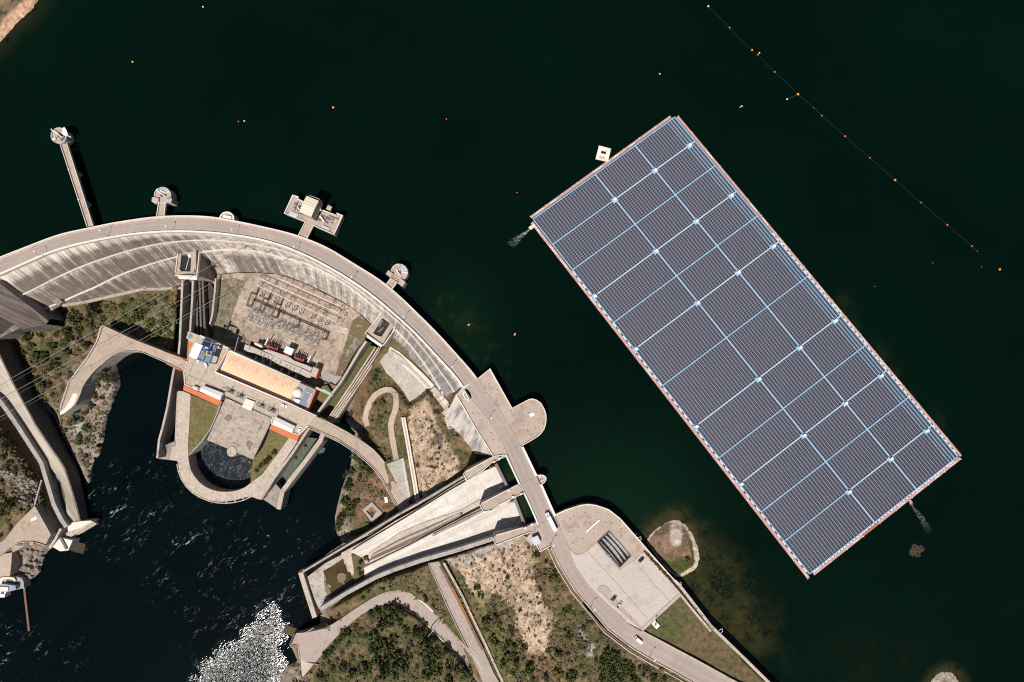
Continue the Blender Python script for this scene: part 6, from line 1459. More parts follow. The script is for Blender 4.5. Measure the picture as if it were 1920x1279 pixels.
mb = MB(); mb.prism([U(p_[0], p_[1], -49 - (p_[1] - 1035) * .06) for p_ in P('-40,700 0,682 95,665 90,760 80,852 40,855 0,862 -40,870', 'S1')], -66); mb.build('slab', pv, lp_)
hb = thing('gate_house', 'small pale flat-roofed gate house at the foot of the left spillway', 'gate house', U(120, 1020, -56))
mb = MB(); mb.prism(UP_(P('480,545 580,570 545,650 480,655 420,620', 'S1'), -54), -67); mb.build('body', MT['conc_w'], hb)
mb = MB(); mb.ribbon(UP_(P('480,545 510,600 530,640', 'S1'), -53), 1.8, 1.0); mb.build('roof_slot', MT['gate'], hb)
mb = MB(); mb.ribbon(UP_(P('485,475 440,560 395,630', 'S1'), -52.5), 1.8, 12); mb.build('wing_wall', MT['conc'], hb)
ub = thing('sunken_slab', 'square brownish concrete slab just under the water near the gate house', 'slab', U(147, 1025, ZT)); mb = MB(); mb.prism(UP_(P('590,575 685,597 665,678 565,650', 'S1'), ZT + .08), -68); mb.build('slab', stone('sunken', (.045, .036, .015), (.03, .026, .012), None, .1, .9), ub)
cw = thing('leaning_beam', 'thin grey concrete beam standing on the rocks above the left terrace', 'beam', U(72, 925, -48)); mb = MB(); mb.bar(U(78.5, 900, -47), U(65.5, 947, -45.5), 1.1, 1.4); mb.build('beam', MT['conc_g'], cw)
# dock at the left edge
dk = thing('dock_building', 'small round-ended pale dock with a blue-grey control house at the left edge', 'dock', U(20, 1095, -58))
mb = MB(); mb.prism(UP_(P('-60,350 0,365 60,345 150,350 280,355 350,380 378,440 385,535 280,555 150,590 0,600 -60,600', 'B6'), -56), -67); mb.build('platform', MT['conc_g'], dk)
mb = MB(); mb.prism(UP_(P('-40,395 30,365 130,355 220,370 250,410 240,430 200,400 120,385 60,400 30,430 30,470 -40,480', 'B6'), -54.5), -56); mb.build('ring_wall', MT['conc_w'], dk)
mb = MB(); mb.prism(UP_(P('30,470 120,480 250,500 250,560 130,590 30,600', 'B6'), -52), -56); mb.build('control_house', paint('house_bluegrey', (.22, .26, .36), .6), dk)
mb = MB(); mb.prism(UP_(P('-40,515 130,520 130,585 -40,590', 'B6'), -51.2), -56); mb.build('roof_panel', MT['conc_w'], dk)
mb = MB(); mb.prism(UP_(P('120,375 200,375 270,430 280,490 100,480', 'B6'), -55.4), -56); mb.build('dark_well', MT['dgrey'], dk)
mb = MB(); mb.prism(UP_(P('-30,630 78,630 75,685 -30,685', 'B6'), -57), -66); mb.build('landing', MT['white_d'], dk)
for s_ in ('0,590 15,590 15,622 0,622', '68,588 95,588 92,622 66,622'):
    mb = MB(); mb.prism(UP_(P(s_, 'B6'), -54), -57); mb.build('post', MT['white'], dk)
fb2 = thing('floating_pipe', 'long straight brown floating boom reaching from the dock into the tailwater', 'floating boom', U(50, 1140, ZT))
mb = MB(); mb.bar(U(45.8, 1102, ZT + .8), U(55, 1183, ZT + .5), 1.6, 1.0); mb.build('float', MT['wood'], fb2)
mb = MB(); mb.box(U(45.8, 1102, ZT + 1.4), (1.5, 1.2, 1.4)); mb.build('anchor_block', MT['conc'], fb2)

# ------------------------------------------------------------------ floating solar array
WN = [U(*P('165,268', 'T3')[0] if False else (999.6, 411.0), .9), U(1265, 219.7, .9), U(1795.5, 856.0, .9), U(1517.5, 1076.0, .9)]   # W N E S
def pvp(u, v, z=.9):
    """u along the short side W->N, v along the long side"""
    a = WN[0].lerp(WN[3], v); b_ = WN[1].lerp(WN[2], v); q = a.lerp(b_, u); q.z = z; return q
sa_ = thing('floating_solar_array', 'huge floating solar array of dark panels with blue walkways and pink edge pontoons', 'solar array', pvp(.5, .5, 0))
m, t, b = nodes_of('solar_panel'); p = pos(t)
g = maprange(t, noise(t, p, .9, 3), .3, .7, .75, 1.3)
t.links.new(mixc(t, 1.0, (.033, .037, .056), g, 'MULTIPLY'), b.inputs['Base Color']); b.inputs['Roughness'].default_value = .22; b.inputs['Specular IOR Level'].default_value = .5
PANM = m
DECKM = stone('float_deck', (.108, .110, .135), (.096, .098, .12), None, .1, 1.4, amt=.15)
RAILM = paint('float_walkway', (.225, .225, .255), .7)
BLUEW = stone('blue_walkway', (.21, .36, .49), (.18, .325, .46), (.32, .42, .50), .08, .8, amt=.1)
WHITEW = stone('white_walkway', (.40, .475, .55), (.35, .435, .525), None, .08, .8, amt=.1)
NR, NC = 56, 186
uc = [0, .436, .7185, 1.0]
vc = [0, .0735, .147, .224, .298, .3745, .477, .593, .6795, .753, .83, .911, 1.0]
nrow = [0, 24, 40, 56]
ncol = [int(round(v_ * NC)) for v_ in vc]
rnd = random.Random(5)
for ui in range(3):
    for vi in range(12):
        u0, u1, v0, v1 = uc[ui] + .0022, uc[ui + 1] - .0022, vc[vi] + .0009, vc[vi + 1] - .0009
        mb = MB(); mb.prism([pvp(u0, v0, .75), pvp(u1, v0, .75), pvp(u1, v1, .75), pvp(u0, v1, .75)], .1, 0)
        nr, nc = nrow[ui + 1] - nrow[ui], ncol[vi + 1] - ncol[vi]
        du, dv = (u1 - u0) / nr, (v1 - v0) / nc
        for i in range(nr):
            ua, ub2 = u0 + du * (i + .10), u0 + du * (i + .86)
            for j in range(nc):
                va, vb = v0 + dv * (j + .14), v0 + dv * (j + .80)
                h = .92 + rnd.uniform(-.03, .03)
                mb.add([pvp(ua, va, h), pvp(ub2, va, h + .22), pvp(ub2, vb, h + .22), pvp(ua, vb, h)], [(0, 1, 2, 3)], 1)
        for i in range(1, nr):
            uu = u0 + du * (i - .02); mb.add([pvp(uu - .0016, v0, .80), pvp(uu + .0016, v0, .80), pvp(uu + .0016, v1, .80), pvp(uu - .0016, v1, .80)], [(0, 1, 2, 3)], 2)
        mb.build('panel_block', [DECKM, PANM, RAILM], sa_)
def strip_uv(u0, v0, u1, v1, hw, z, mat, name):
    a, b_ = pvp(u0, v0, z), pvp(u1, v1, z); mb = MB(); mb.ribbon([a, b_], hw, .5); return mb.build(name, mat, sa_)
for k in range(1, 12):
    node = k % 2 == 1
    strip_uv(0, vc[k], uc[1], vc[k], 0.85, 1.16, BLUEW if (k in (1, 2, 4, 6, 8, 10, 11)) else WHITEW, 'cross_walkway')
    strip_uv(uc[1], vc[k], 1, vc[k], 0.85, 1.165, WHITEW if node else BLUEW, 'cross_walkway')
for u_ in uc[1:3]: strip_uv(u_, 0, u_, 1, .9, 1.18, BLUEW if False else stone('long_walkway_%d' % int(u_ * 100), (.32, .43, .54), (.285, .395, .515), None, .05, .8), 'long_walkway')
for k in (1, 2, 3): strip_uv(1 - k / 56 * .99, 0, 1 - k / 56 * .99, 1, .34, 1.17, BLUEW, 'service_walkway')
for (a_, b_) in (((0, 0), (1, 0)), ((1, 0), (1, 1)), ((1, 1), (0, 1)), ((0, 1), (0, 0))):
    strip_uv(a_[0], a_[1], b_[0], b_[1], .85, 1.2, BLUEW, 'edge_walkway')
# platforms with transformers on the walkway crossings
for k in range(1, 12, 2):
    for u_ in (0.0, uc[1], uc[2], .962):
        if u_ == 0.0 and k in (1, 11): continue
        q = pvp(u_ + (.004 if u_ == 0 else -.006), vc[k] + .001, 1.5); d_ = (pvp(1, .5) - pvp(0, .5)); rz = math.atan2(d_.y, d_.x)
        mb = MB(); mb.box(q, (4.0, 3.6, .5), rz); nd = mb.build('inverter_platform', BLUEW, sa_)
        mb = MB(); mb.box(q + Vector((.3, .3, 1.1)), (1.9, 1.7, 1.9), rz); mb.build('inverter', MT['white'], nd)
# pink edge pontoons
PINK = stone('pink_pontoon', (.42, .245, .215), (.38, .215, .19), (.46, .30, .255), .06, .5, amt=.1)
PINKD = stone('brick_red_pontoon', (.32, .115, .085), (.29, .11, .08), None, .06, .5)
du_ = 1.25 / (WN[0] - WN[1]).length; dv_ = 1.25 / (WN[0] - WN[3]).length
def pontoon(u0, v0, u1, v1, n_, w, seed):
    r_ = random.Random(seed)
    for k in range(n_):
        a = pvp(u0 + (u1 - u0) * k / n_, v0 + (v1 - v0) * k / n_, .95); b_ = pvp(u0 + (u1 - u0) * (k + .992) / n_, v0 + (v1 - v0) * (k + .992) / n_, .95)
        mt = PINKD if (seed == 3 and k == 5) else PINK
        mb = MB(); mb.ribbon([a, b_], w, .9); po = mb.build('edge_pontoon', mt, sa_)
        mb = MB(); mb.bar(a + Vector((0, 0, .1)), a + (Vector((-(b_ - a).y, (b_ - a).x, 0)).normalized() * w * .6) + Vector((0, 0, .1)), .35, .3); mb.build('bollard', MT['conc_w'], po)
        if mt is PINK and r_.random() < .62:
            t0 = r_.uniform(.05, .4); t1 = t0 + r_.uniform(.3, .55)
            rows = [a.lerp(b_, t0 + (t1 - t0) * i / 10) for i in range(11)]
            nn = Vector((-(b_ - a).y, (b_ - a).x, 0)).normalized()
            mb = MB(); mb.tube([q + nn * (.28 * w * math.sin(i * 1.9 + k)) + Vector((0, 0, .15)) for i, q in enumerate(rows)], .22, 5); mb.build('mooring_rope', MT['white'], po)
o1 = 1.0 + .6
pontoon(-.004, -2.6 * dv_ * .5 - .0012, .985, -2.6 * dv_ * .5 - .0012, 9, 2.0, 1)
pontoon(1 + 1.6 * du_, .003, 1 + 1.6 * du_, 1.004, 20, 1.7, 2)
pontoon(1.004, 1 + 1.6 * dv_, .015, 1 + 1.6 * dv_, 9, 2.1, 3)
pontoon(-1.7 * du_, 1.006, -1.7 * du_, .004, 20, 2.1, 4)
# white float tubes between the array and the pontoons
for seed, (u0, v0, u1, v1) in enumerate(((-.55 * du_, .15, -.55 * du_, 1), (1 + .55 * du_, .35, 1 + .55 * du_, .995), (.02, 1 + .5 * dv_, .98, 1 + .5 * dv_))):
    r_ = random.Random(seed); mb = MB(); n_ = 46
    for k in range(n_):
        a = pvp(u0 + (u1 - u0) * k / n_, v0 + (v1 - v0) * k / n_, .9); b_ = pvp(u0 + (u1 - u0) * (k + r_.uniform(.4, .8)) / n_, v0 + (v1 - v0) * (k + .6) / n_, .9)
        mb.bar(a, b_, .5, .5)
    fo = mb.build('fender_floats', MT['white'], sa_); fo['kind'] = 'stuff'
rf = thing('square_work_raft', 'square white work raft with a dark well moored beside the solar array', 'raft', U(1131, 288, .5))
q = P('590,330 1175,480 1020,1100 850,1060 870,1010 620,960 600,1020 430,970', 'C6')
mb = MB(); frame(mb, P('590,330 1175,480 1020,1100 430,970', 'C6'), P('705,560 945,620 915,750 690,700', 'C6'), 1.2, -.4); mb.build('float', MT['conc_w'], rf)
for s_ in ('560,540 690,560 680,760 520,750', '945,640 1100,650 1070,900 920,860'):
    mb = MB(); mb.prism(UP_(P(s_, 'C6'), 1.9), 1.2); mb.build('cabin', MT['white'], rf)
mb = MB(); mb.prism(UP_(P('600,830 900,890 880,1000 600,940', 'C6'), 1.5), 1.2); mb.build('wooden_deck', stone('raft_deck', (.52, .36, .24), (.45, .32, .22), None, .5, 2), rf)
mb = MB(); mb.bar(U(*P('800,610', 'C6')[0], 1.6), U(*P('850,720', 'C6')[0], 1.3), .4, .3); mb.build('ladder', MT['red'], rf)
def boat(label, bow, stern, w, hull, extra=True):
    A, B = U(*bow, .2), U(*stern, .2); d = (A - B); L_ = d.length; rz = math.atan2(d.y, d.x); c = B
    th = thing('motor_boat', label, 'boat', c, 'boats at the solar array')
    R_ = Matrix.Rotation(rz, 3, 'Z')
    def lo(x, y, z): return c + R_ @ Vector((x, y, z))
    rows = []
    for x, hw, zt in ((0, .42, .8), (.35, .5, .85), (.7, .46, .95), (.88, .3, 1.05), (1.0, .03, 1.15)):
        rows.append([lo(x * L_, -hw * w, zt), lo(x * L_, -hw * w * .8, -.2), lo(x * L_, hw * w * .8, -.2), lo(x * L_, hw * w, zt)])
    mb = MB(); mb.loft(rows); mb.add(rows[0], [(0, 1, 2, 3)]); mb.loft([[r[0] + Vector((0, 0, -.12)) for r in rows], [r[3] + Vector((0, 0, -.12)) for r in rows]]); mb.build('hull', hull, th)
    mb = MB(); mb.box(lo(L_ * .42, 0, 1.1), (L_ * .18, w * .5, .8), rz); mb.build('console', MT['grey'], th)
    mb = MB(); mb.box(lo(L_ * .15, 0, .95), (.5, w * .75, .35), rz); mb.build('bench', MT['yellow' if extra else 'red'], th)
    mb = MB(); mb.box(lo(-.35, 0, .9), (.7, .5, 1.0), rz); mb.build('outboard_motor', MT['dgrey'], th)
boat('cream motor boat pushing against the left corner of the solar array, with a foam wake', (1002, 422.5), (992.5, 429.5), 2.6, paint('cream_hull', (.68, .60, .46), .5))
boat('small reddish motor boat with a foam wake at the array edge', (1704, 936), (1709, 946.5), 2.0, paint('pink_hull', (.42, .27, .25), .5), False)
def wake(name, poly, seed, dens, col, zw=.06):
    m, t, b = nodes_of(name); p = pos(t)
    b.inputs['Base Color'].default_value = (*col, 1); b.inputs['Roughness'].default_value = .8
    a = maprange(t, noise(t, p, .30, 8, .8, None, 2.0), .66 - dens, .90 - dens)
    t.links.new(math_(t, 'MULTIPLY', a, attr(t, 'fade').outputs['Fac']), b.inputs['Alpha'])
    rows = []; fd = []
    for i, (l, r_, f) in enumerate(poly):
        for k in range(5): q = (l[0] + (r_[0] - l[0]) * k / 4, l[1] + (r_[1] - l[1]) * k / 4); rows.append(U(*q, zw)); fd.append(f * (.25, .8, 1, .8, .25)[k])
    mb = MB(); mb.v = rows; mb.f = [(i * 5 + k, i * 5 + k + 1, i * 5 + k + 6, i * 5 + k + 5) for i in range(len(poly) - 1) for k in range(4)]; mb.m = [0] * len(mb.f)
    o = tag(mb.build('wake_foam', m), kind='stuff'); at = o.data.attributes.new('fade', 'FLOAT', 'POINT'); at.data.foreach_set('value', fd)
def C7(s): return P(s, 'C7')[0]
wake('wake_white', [(C7('930,545'), C7('965,575'), 1.0), (C7('840,600'), C7('880,690'), 1.0), (C7('700,680'), C7('770,790'), .8), (C7('540,760'), C7('680,900'), .5), (C7('360,880'), C7('560,1080'), .32), (C7('180,1020'), C7('420,1180'), .1)], 1, .22, (.62, .68, .66))
def C8(s): return P(s, 'C8')[0]
wake('wake_green', [(C8('260,262'), C8('285,255'), 1), (C8('300,340'), C8('350,320'), .9), (C8('340,420'), C8('430,390'), .9), (C8('390,480'), C8('480,450'), .6), (C8('430,570'), C8('530,530'), .3), (C8('480,690'), C8('590,600'), .12), (C8('540,790'), C8('650,700'), 0)], 2, .2, (.42, .50, .38))
wake('splash_white', [((588, 840), (590, 846), .2), ((594, 836), (595, 850), .9), ((599, 835), (600, 852), 1), ((605, 837), (605, 850), .8), ((611, 841), (611, 846), .1)], 3, .18, (.62, .68, .68), ZT + .15)
sk = thing('sunken_tree', 'brownish crown of a drowned bush off the right end of the solar array', 'sunken bush', U(1717, 1030, 0))
mb = MB(); r_ = random.Random(4)
for cx, cy, rr in ((1716, 1027, 2.6), (1711, 1036, 2.6), (1720, 1038, 2.4), (1727, 1029, 2.2), (1714, 1032, 2.0)):
    for k in range(46):
        a = r_.uniform(0, 6.28); d = rr * math.sqrt(r_.random()); c = U(cx, cy, .05) + Vector((d * math.cos(a), d * math.sin(a), r_.uniform(0, .35) * (1 - d / rr) + .02)); s_ = r_.uniform(.3, .6); e1 = Vector((math.cos(a * 3), math.sin(a * 3), r_.uniform(-.3, .3))) * s_; e2 = Vector((-math.sin(a * 3), math.cos(a * 3), r_.uniform(-.3, .3))) * s_ * .6
        mb.add([c - e1 - e2, c + e1 - e2, c + e1 + e2, c - e1 + e2], [(0, 1, 2, 3)])
mb.build('branches', stone('drowned_brown', (.060, .042, .024), (.04, .03, .018), (.085, .058, .032), .5, 1.5), sk)

# buoys and the boom line
def buoy_proto(name, mat, r_):
    o = MB()
    prof = [(.01, -.3 * r_)] + [(r_ * math.cos(a), r_ * .8 * math.sin(a) + .25) for a in [i * math.pi / 12 for i in range(-3, 6)]] + [(.12 * r_, 1.05 * r_ + .2), (.12 * r_, 1.5 * r_ + .2), (.01, 1.55 * r_ + .2)]
    o.lathe((0, 0, 0), prof, 14); return o.build(name, mat, smooth=True)
BUOYC = {'r': (paint('buoy_red', (.80, .10, .065), .5), 'small red buoy'), 'o': (paint('buoy_orange', (.90, .26, .05), .5), 'orange buoy'), 'y': (paint('buoy_yellow', (.75, .70, .12), .5), 'small yellow buoy'), 'p': (paint('buoy_pale', (.80, .52, .40), .5), 'pale pinkish buoy'), 'g': (paint('buoy_grey', (.20, .24, .24), .5), 'tiny grey float')}
BU = '''p,1328,12,1.0,at the upper end of the boom line|r,1368,52,.85,second on the boom line from its upper end|o,1410,94,.95,third on the boom line from its upper end|o,1421,102.8,.7,on the boom line next to a yellow one|y,1423.8,99.3,.8,touching an orange buoy on the boom line|r,1452.6,135,.85,between the pair and the big orange buoy on the boom line|o,1496,176.8,1.25,big one on the boom line above the array's top corner|y,1475.6,186,.9,tethered left of the big orange buoy|r,1541,217,.8,on the boom line right after the big orange buoy|g,1525.5,202,.5,on the boom line between big orange and red buoy|r,1387.5,201.2,.75,paired with a yellow buoy off the boom line|y,1390.7,199.3,.8,paired with a red buoy above the array's top corner|p,1237,138.6,.8,alone in open water above the array's top corner|r,1584.5,255.4,.95,at the kink in the middle of the boom line|r,1631,296,.75,halfway between the kink and the big yellowish buoy|o,1678,337.6,1.15,big yellowish one on the right half of the boom line|r,1726.8,379.8,.75,just below the big yellowish buoy on the boom line|r,1776,421.8,.9,second below the big yellowish buoy on the boom line|r,1822.2,461.4,.8,last red one near the right end of the boom line|g,1832.6,470.8,.45,beside the last red buoy at the right end|o,1874.3,505,1.15,at the right edge where the boom line ends|g,1840,500.6,.45,left of the right-edge orange buoy|g,1748.6,493,.45,alone below the right half of the boom line|y,381,13,.85,near the top edge left of centre|y,248.8,116,.85,alone above the farthest round tower|r,447,228,.75,beside a yellow buoy above the crest balcony|y,458.3,227,.85,beside a red buoy above the crest balcony|o,625,201.5,1.2,alone above the twin-deck intake house|r,837,223,.7,alone in open water left of the work raft|r,969.5,361,.65,close to the array's left corner|o,878.3,609,.9,nearest to the right part of the dam crest|p,879.7,608.6,.8,touching the orange buoy near the dam crest|o,965,627.6,.9,off the pointed terrace corner|p,966,625.6,.7,touching the orange buoy off the pointed terrace corner|g,1640,537,.45,alone right of the array's middle'''
protos = {}
for ln in BU.split('|'):
    c_, x, y, r_, desc = ln.split(',', 4); x, y, r_ = float(x), float(y), float(r_)
    mt, lb = BUOYC[c_]
    if c_ not in protos:
        o = buoy_proto('buoy', mt, 1.0); protos[c_] = o
    else:
        o = protos[c_].copy(); COL.objects.link(o)
    o.location = U(x, y, 0); o.scale = (r_ * .72,) * 3
    tag(o, f'{lb} {desc}', 'buoy', 'buoys on the reservoir')
bl = thing('boom_rope', 'thin rope boom line carrying the row of buoys across the upper right water', 'boom line', U(1541, 217, 0))
mb = MB(); pts = P('1328,12 1368,52 1395,80 1410,94 1421,103 1452.6,135 1475,156 1496,177 1520,197 1541,217 1584.5,255.4 1608,276 1631,296 1678,337.6 1726.8,379.8 1776,421.8 1822,461.4 1834,472'); mb.tube(UP_(pts, .05), .075, 4); mb.build('rope', paint('wet_rope', (.022, .030, .021), .8), bl)
mb = MB(); mb.tube(UP_(P('1475.6,186 1496,177'), .08), .12, 4); mb.build('tether', paint('wet_rope2', (.03, .04, .03), .8), bl)
# ------------------------------------------------------------------ switchyard
R9 = Matrix.Rotation(th_, 3, 'Z')
def A5(x, y, z=ZY): return U(*P(f'{x},{y}', 'A5')[0], z)
BH = 8.0
BUSM = paint('bus_tube', (.66, .63, .60), .4)
for k, (a, b_, n_, lb) in enumerate((((505, 175), (1555, 655), 7, 'upper'), ((222, 185), (1495, 748), 8, 'middle'), ((172, 293), (1455, 882), 8, 'lower'))):
    A, B = A5(*a, ZY + BH), A5(*b_, ZY + BH)
    bb_ = thing('busbar', f'{lb} of the three long white tube conductors over the switchyard', 'busbar', (A + B) / 2, 'white tube conductors in the switchyard')
    mb = MB(); mb.tube([A, B], .22, 8); mb.build('tube', BUSM, bb_)
    for i in range(n_):
        q = A.lerp(B, .02 + .96 * i / (n_ - 1)); 
        mb = MB(); mb.tube([(q.x, q.y, ZY), (q.x, q.y, ZY + BH - 1.8)], .22, 6); mb.tube([(q.x, q.y, ZY + BH - 1.8), (q.x, q.y, ZY + BH - .3)], .16, 6, r2=.1)
        mb.bar(q + R9 @ Vector((-1.3, 0, -1.8)), q + R9 @ Vector((1.3, 0, -1.8)), .25, .25); mb.build('post', MT['conc_g'], bb_)
def breaker():
    o = thing('circuit_breaker', 'x', 'circuit breaker', (0, 0, 0), 'circuit breakers in the switchyard')
    mb = MB(); mb.box((0, 0, .25), (1.6, 1.4, .5)); mb.build('base', MT['conc'], o)
    mb = MB(); mb.tube([(0, 0, .4), (0, 0, 9.6)], .34, 8, r2=.22); mb.build('column', MT['steel'], o)
    for dx_, dy_ in ((-3.2, -.2), (-2.2, 1.5), (-2.3, -1.4)):
        mb = MB(); mb.tube([(dx_, dy_, 0), (dx_, dy_, 2.6)], .3, 7, r2=.38); mb.build('insulator', MT['white_d'], o)
    mb = MB(); mb.bar((-3.2, -.2, 2.6), (0, 0, 2.9), .2, .2); mb.build('arm', MT['grey'], o)
    return o
brk = None
for k, (x, y) in enumerate(((292, 482), (402, 527), (515, 577), (697, 652), (808, 702), (920, 752), (1102, 832), (1215, 882), (1328, 932))):
    lb = ['first', 'second', 'third', 'fourth', 'fifth', 'sixth', 'seventh', 'eighth', 'ninth'][k] + ' circuit breaker from the left in the row below the lower tube conductor'
    if brk is None: brk = breaker(); brk.location = A5(x, y); brk.rotation_euler = (0, 0, th_); brk['label'] = lb
    else: copy_tree(brk, loc=A5(x, y), rz=th_, label=lb)
# lattice portal
STL = paint('galvanised', (.135, .115, .10), .5)
def lattice(mb, A, B, w, h, n_):
    d = (B - A).normalized(); s_ = Vector((-d.y, d.x, 0)).normalized() * w / 2 if abs(d.z) < .9 else R9 @ Vector((0, w / 2, 0))
    u_ = Vector((0, 0, h / 2)) if abs(d.z) < .9 else R9 @ Vector((h / 2, 0, 0))
    cs = [s_ + u_, s_ - u_, -s_ - u_, -s_ + u_]
    for c in cs: mb.bar(A + c, B + c, .27, .27)
    for i in range(n_):
        p0, p1 = A.lerp(B, i / n_), A.lerp(B, (i + 1) / n_)
        for j in range(4):
            c0, c1 = cs[j], cs[(j + 1) % 4]
            if i % 2: c0, c1 = c1, c0
            mb.bar(p0 + c0, p1 + c1, .17, .17)
    return mb
GHT = 11.0
for nm, a, b_, posts, lb in (('left', (18, 608), (430, 790), (0, .46, 1), 'shorter left'), ('right', (430, 790), (1243, 1150), (.0, .42, .99), 'long right')):
    A, B = A5(*a, ZY + GHT), A5(*b_, ZY + GHT)
    if nm == 'right': A = A.lerp(B, .01)
    g_ = thing('lattice_portal', f'{lb} steel lattice portal beam standing on lattice legs in the switchyard', 'lattice portal', (A + B) / 2, 'steel portals in the switchyard')
    mb = lattice(MB(), A, B, 1.3, 1.1, int((B - A).length / 1.6)); mb.build('beam', STL, g_)
    for t_ in posts:
        q = A.lerp(B, t_); mb = lattice(MB(), Vector((q.x, q.y, ZY)), Vector((q.x, q.y, ZY + GHT)), 1.2, 1.1, 8); mb.build('leg', STL, g_)
    if nm == 'left':
        for t_ in (0.02, .5, .98):
            q = A.lerp(B, t_); e = q + R9 @ Vector((-1.0, 10.5, 0)); mb = lattice(MB(), q, e, 1.0, .9, 8); mb.build('cross_beam', STL, g_)
            mb = lattice(MB(), Vector((e.x, e.y, ZY)), e, 1.0, .9, 8); mb.build('leg', STL, g_)
# disconnectors on concrete pads
def disconnector(seed):
    r_ = random.Random(seed)
    o = thing('disconnector', 'x', 'disconnector', (0, 0, 0), 'disconnectors in the switchyard')
    mb = MB(); mb.box((0, 0, .15), (5.2, 3.6, .3)); mb.build('pad', MT['conc_g'], o)
    for k, (dx_, dy_) in enumerate(((-2, -1.1), (2, -1.1), (2, 1.1), (-2, 1.1))):
        mb = MB(); mb.tube([(dx_, dy_, .3), (dx_, dy_, 3.4)], .16, 6); mb.tube([(dx_, dy_, 3.5), (dx_, dy_, 5.0)], .24, 7, r2=.16); mb.build('insulator_post', STL, o)
    mb = MB(); 
    for a, b_ in (((-2, -1.1, 3.45), (2, -1.1, 3.45)), ((2, -1.1, 3.45), (2, 1.1, 3.45)), ((2, 1.1, 3.45), (-2, 1.1, 3.45)), ((-2, 1.1, 3.45), (-2, -1.1, 3.45))): mb.bar(a, b_, .22, .2)
    mb.build('frame', STL, o)
    mb = MB(); mb.bar((-2.3, -1.1, 5.1), (2.3, -1.1, 5.1), .16, .16); mb.bar((-2.3, 1.1, 5.1), (2.3, 1.1, 5.1), .16, .16); mb.build('contact_arm', MT['conc_g'], o)
    return o
dp = None
for k, (x, y) in enumerate(((75, 830), (165, 745), (190, 880), (285, 800), (300, 930), (395, 850), (400, 970), (510, 960), (620, 1000), (730, 1050), (830, 1090), (930, 1130), (1020, 1180), (1130, 1235), (600, 900), (720, 955), (830, 1000), (1010, 1075), (1120, 1120))):
    lb = 'grey disconnector frame on a concrete pad below the lattice portals'
    if dp is None: dp = disconnector(1); dp['label'] = lb; dp.location = A5(x, y); dp.rotation_euler = (0, 0, th_)
    else: copy_tree(dp, loc=A5(x, y), rz=th_)
def post_ins():
    o = thing('post_insulator', 'x', 'insulator post', (0, 0, 0), 'insulator posts in the switchyard')
    mb = MB(); mb.box((0, 0, .2), (1.0, 1.0, .4)); mb.build('base', MT['conc'], o)
    mb = MB(); mb.tube([(0, 0, .4), (0, 0, 3.8)], .2, 6); mb.build('stand', MT['steel'], o)
    mb = MB(); mb.tube([(0, 0, 3.8), (0, 0, 6.2)], .34, 7, r2=.2); mb.build('insulator', MT['steel'], o)
    return o
pp = None
for k, (x, y) in enumerate(((560, 880), (690, 940), (800, 980), (980, 1060), (1100, 1110), (1215, 1170), (620, 770), (735, 830), (850, 880), (1030, 960), (1150, 1010), (1260, 1060), (180, 700), (285, 745), (400, 800), (1560, 890), (1610, 790), (1650, 680), (1540, 660), (380, 240), (500, 290), (700, 200), (1080, 380), (660, 450), (780, 490), (1060, 660), (1180, 700), (1280, 760), (550, 430))):
    lb = 'slim dark insulator post standing among the switchyard equipment'
    if pp is None: pp = post_ins(); pp['label'] = lb; pp.location = A5(x, y)
    else: copy_tree(pp, loc=A5(x, y), rz=k * .3)
mb = MB()
for s_ in ('90,320 230,385', '95,315 40,430', '185,90 90,320', '1500,930 1640,985', '0,900 420,1060 640,1160', '420,1060 470,960', '130,1030 110,1130', '440,1105 400,1170', '700,1230 740,1150', '30,600 200,1010'):
    mb.ribbon(UP_(P(s_, 'A5'), ZY + .05), .35, .03)
jt = U(520, 600, ZY)
for k in range(-9, 10):
    q0 = jt + R9 @ Vector((k * 6.6, -36, .02)); q1 = jt + R9 @ Vector((k * 6.6, 26, .02))
    a0 = resamp([(0, 0), (1, 0)], 2)
    if k % 2 == 0 and -7 < k < 8: mb.ribbon([q0.lerp(q1, .12 + .02 * abs(k)), q0.lerp(q1, .80 - .03 * abs(k))], .22, .03)
for k in range(-3, 3): mb.ribbon([jt + R9 @ Vector((-34 - k, k * 9.0, .025)), jt + R9 @ Vector((34 + k * 2, k * 9.0, .025))], .2, .03)
struct(mb, 'cable_trench', MT['conc_d'])
mb = MB(); mb.prism(UP_(P('1300,920 1640,985 1610,1090 1380,1010', 'A5'), ZY + .03), ZY); mb.prism(UP_(P('640,1130 800,1190 770,1260 600,1190', 'A5'), ZY + .03), ZY); struct(mb, 'yard_slab', MT['conc'])
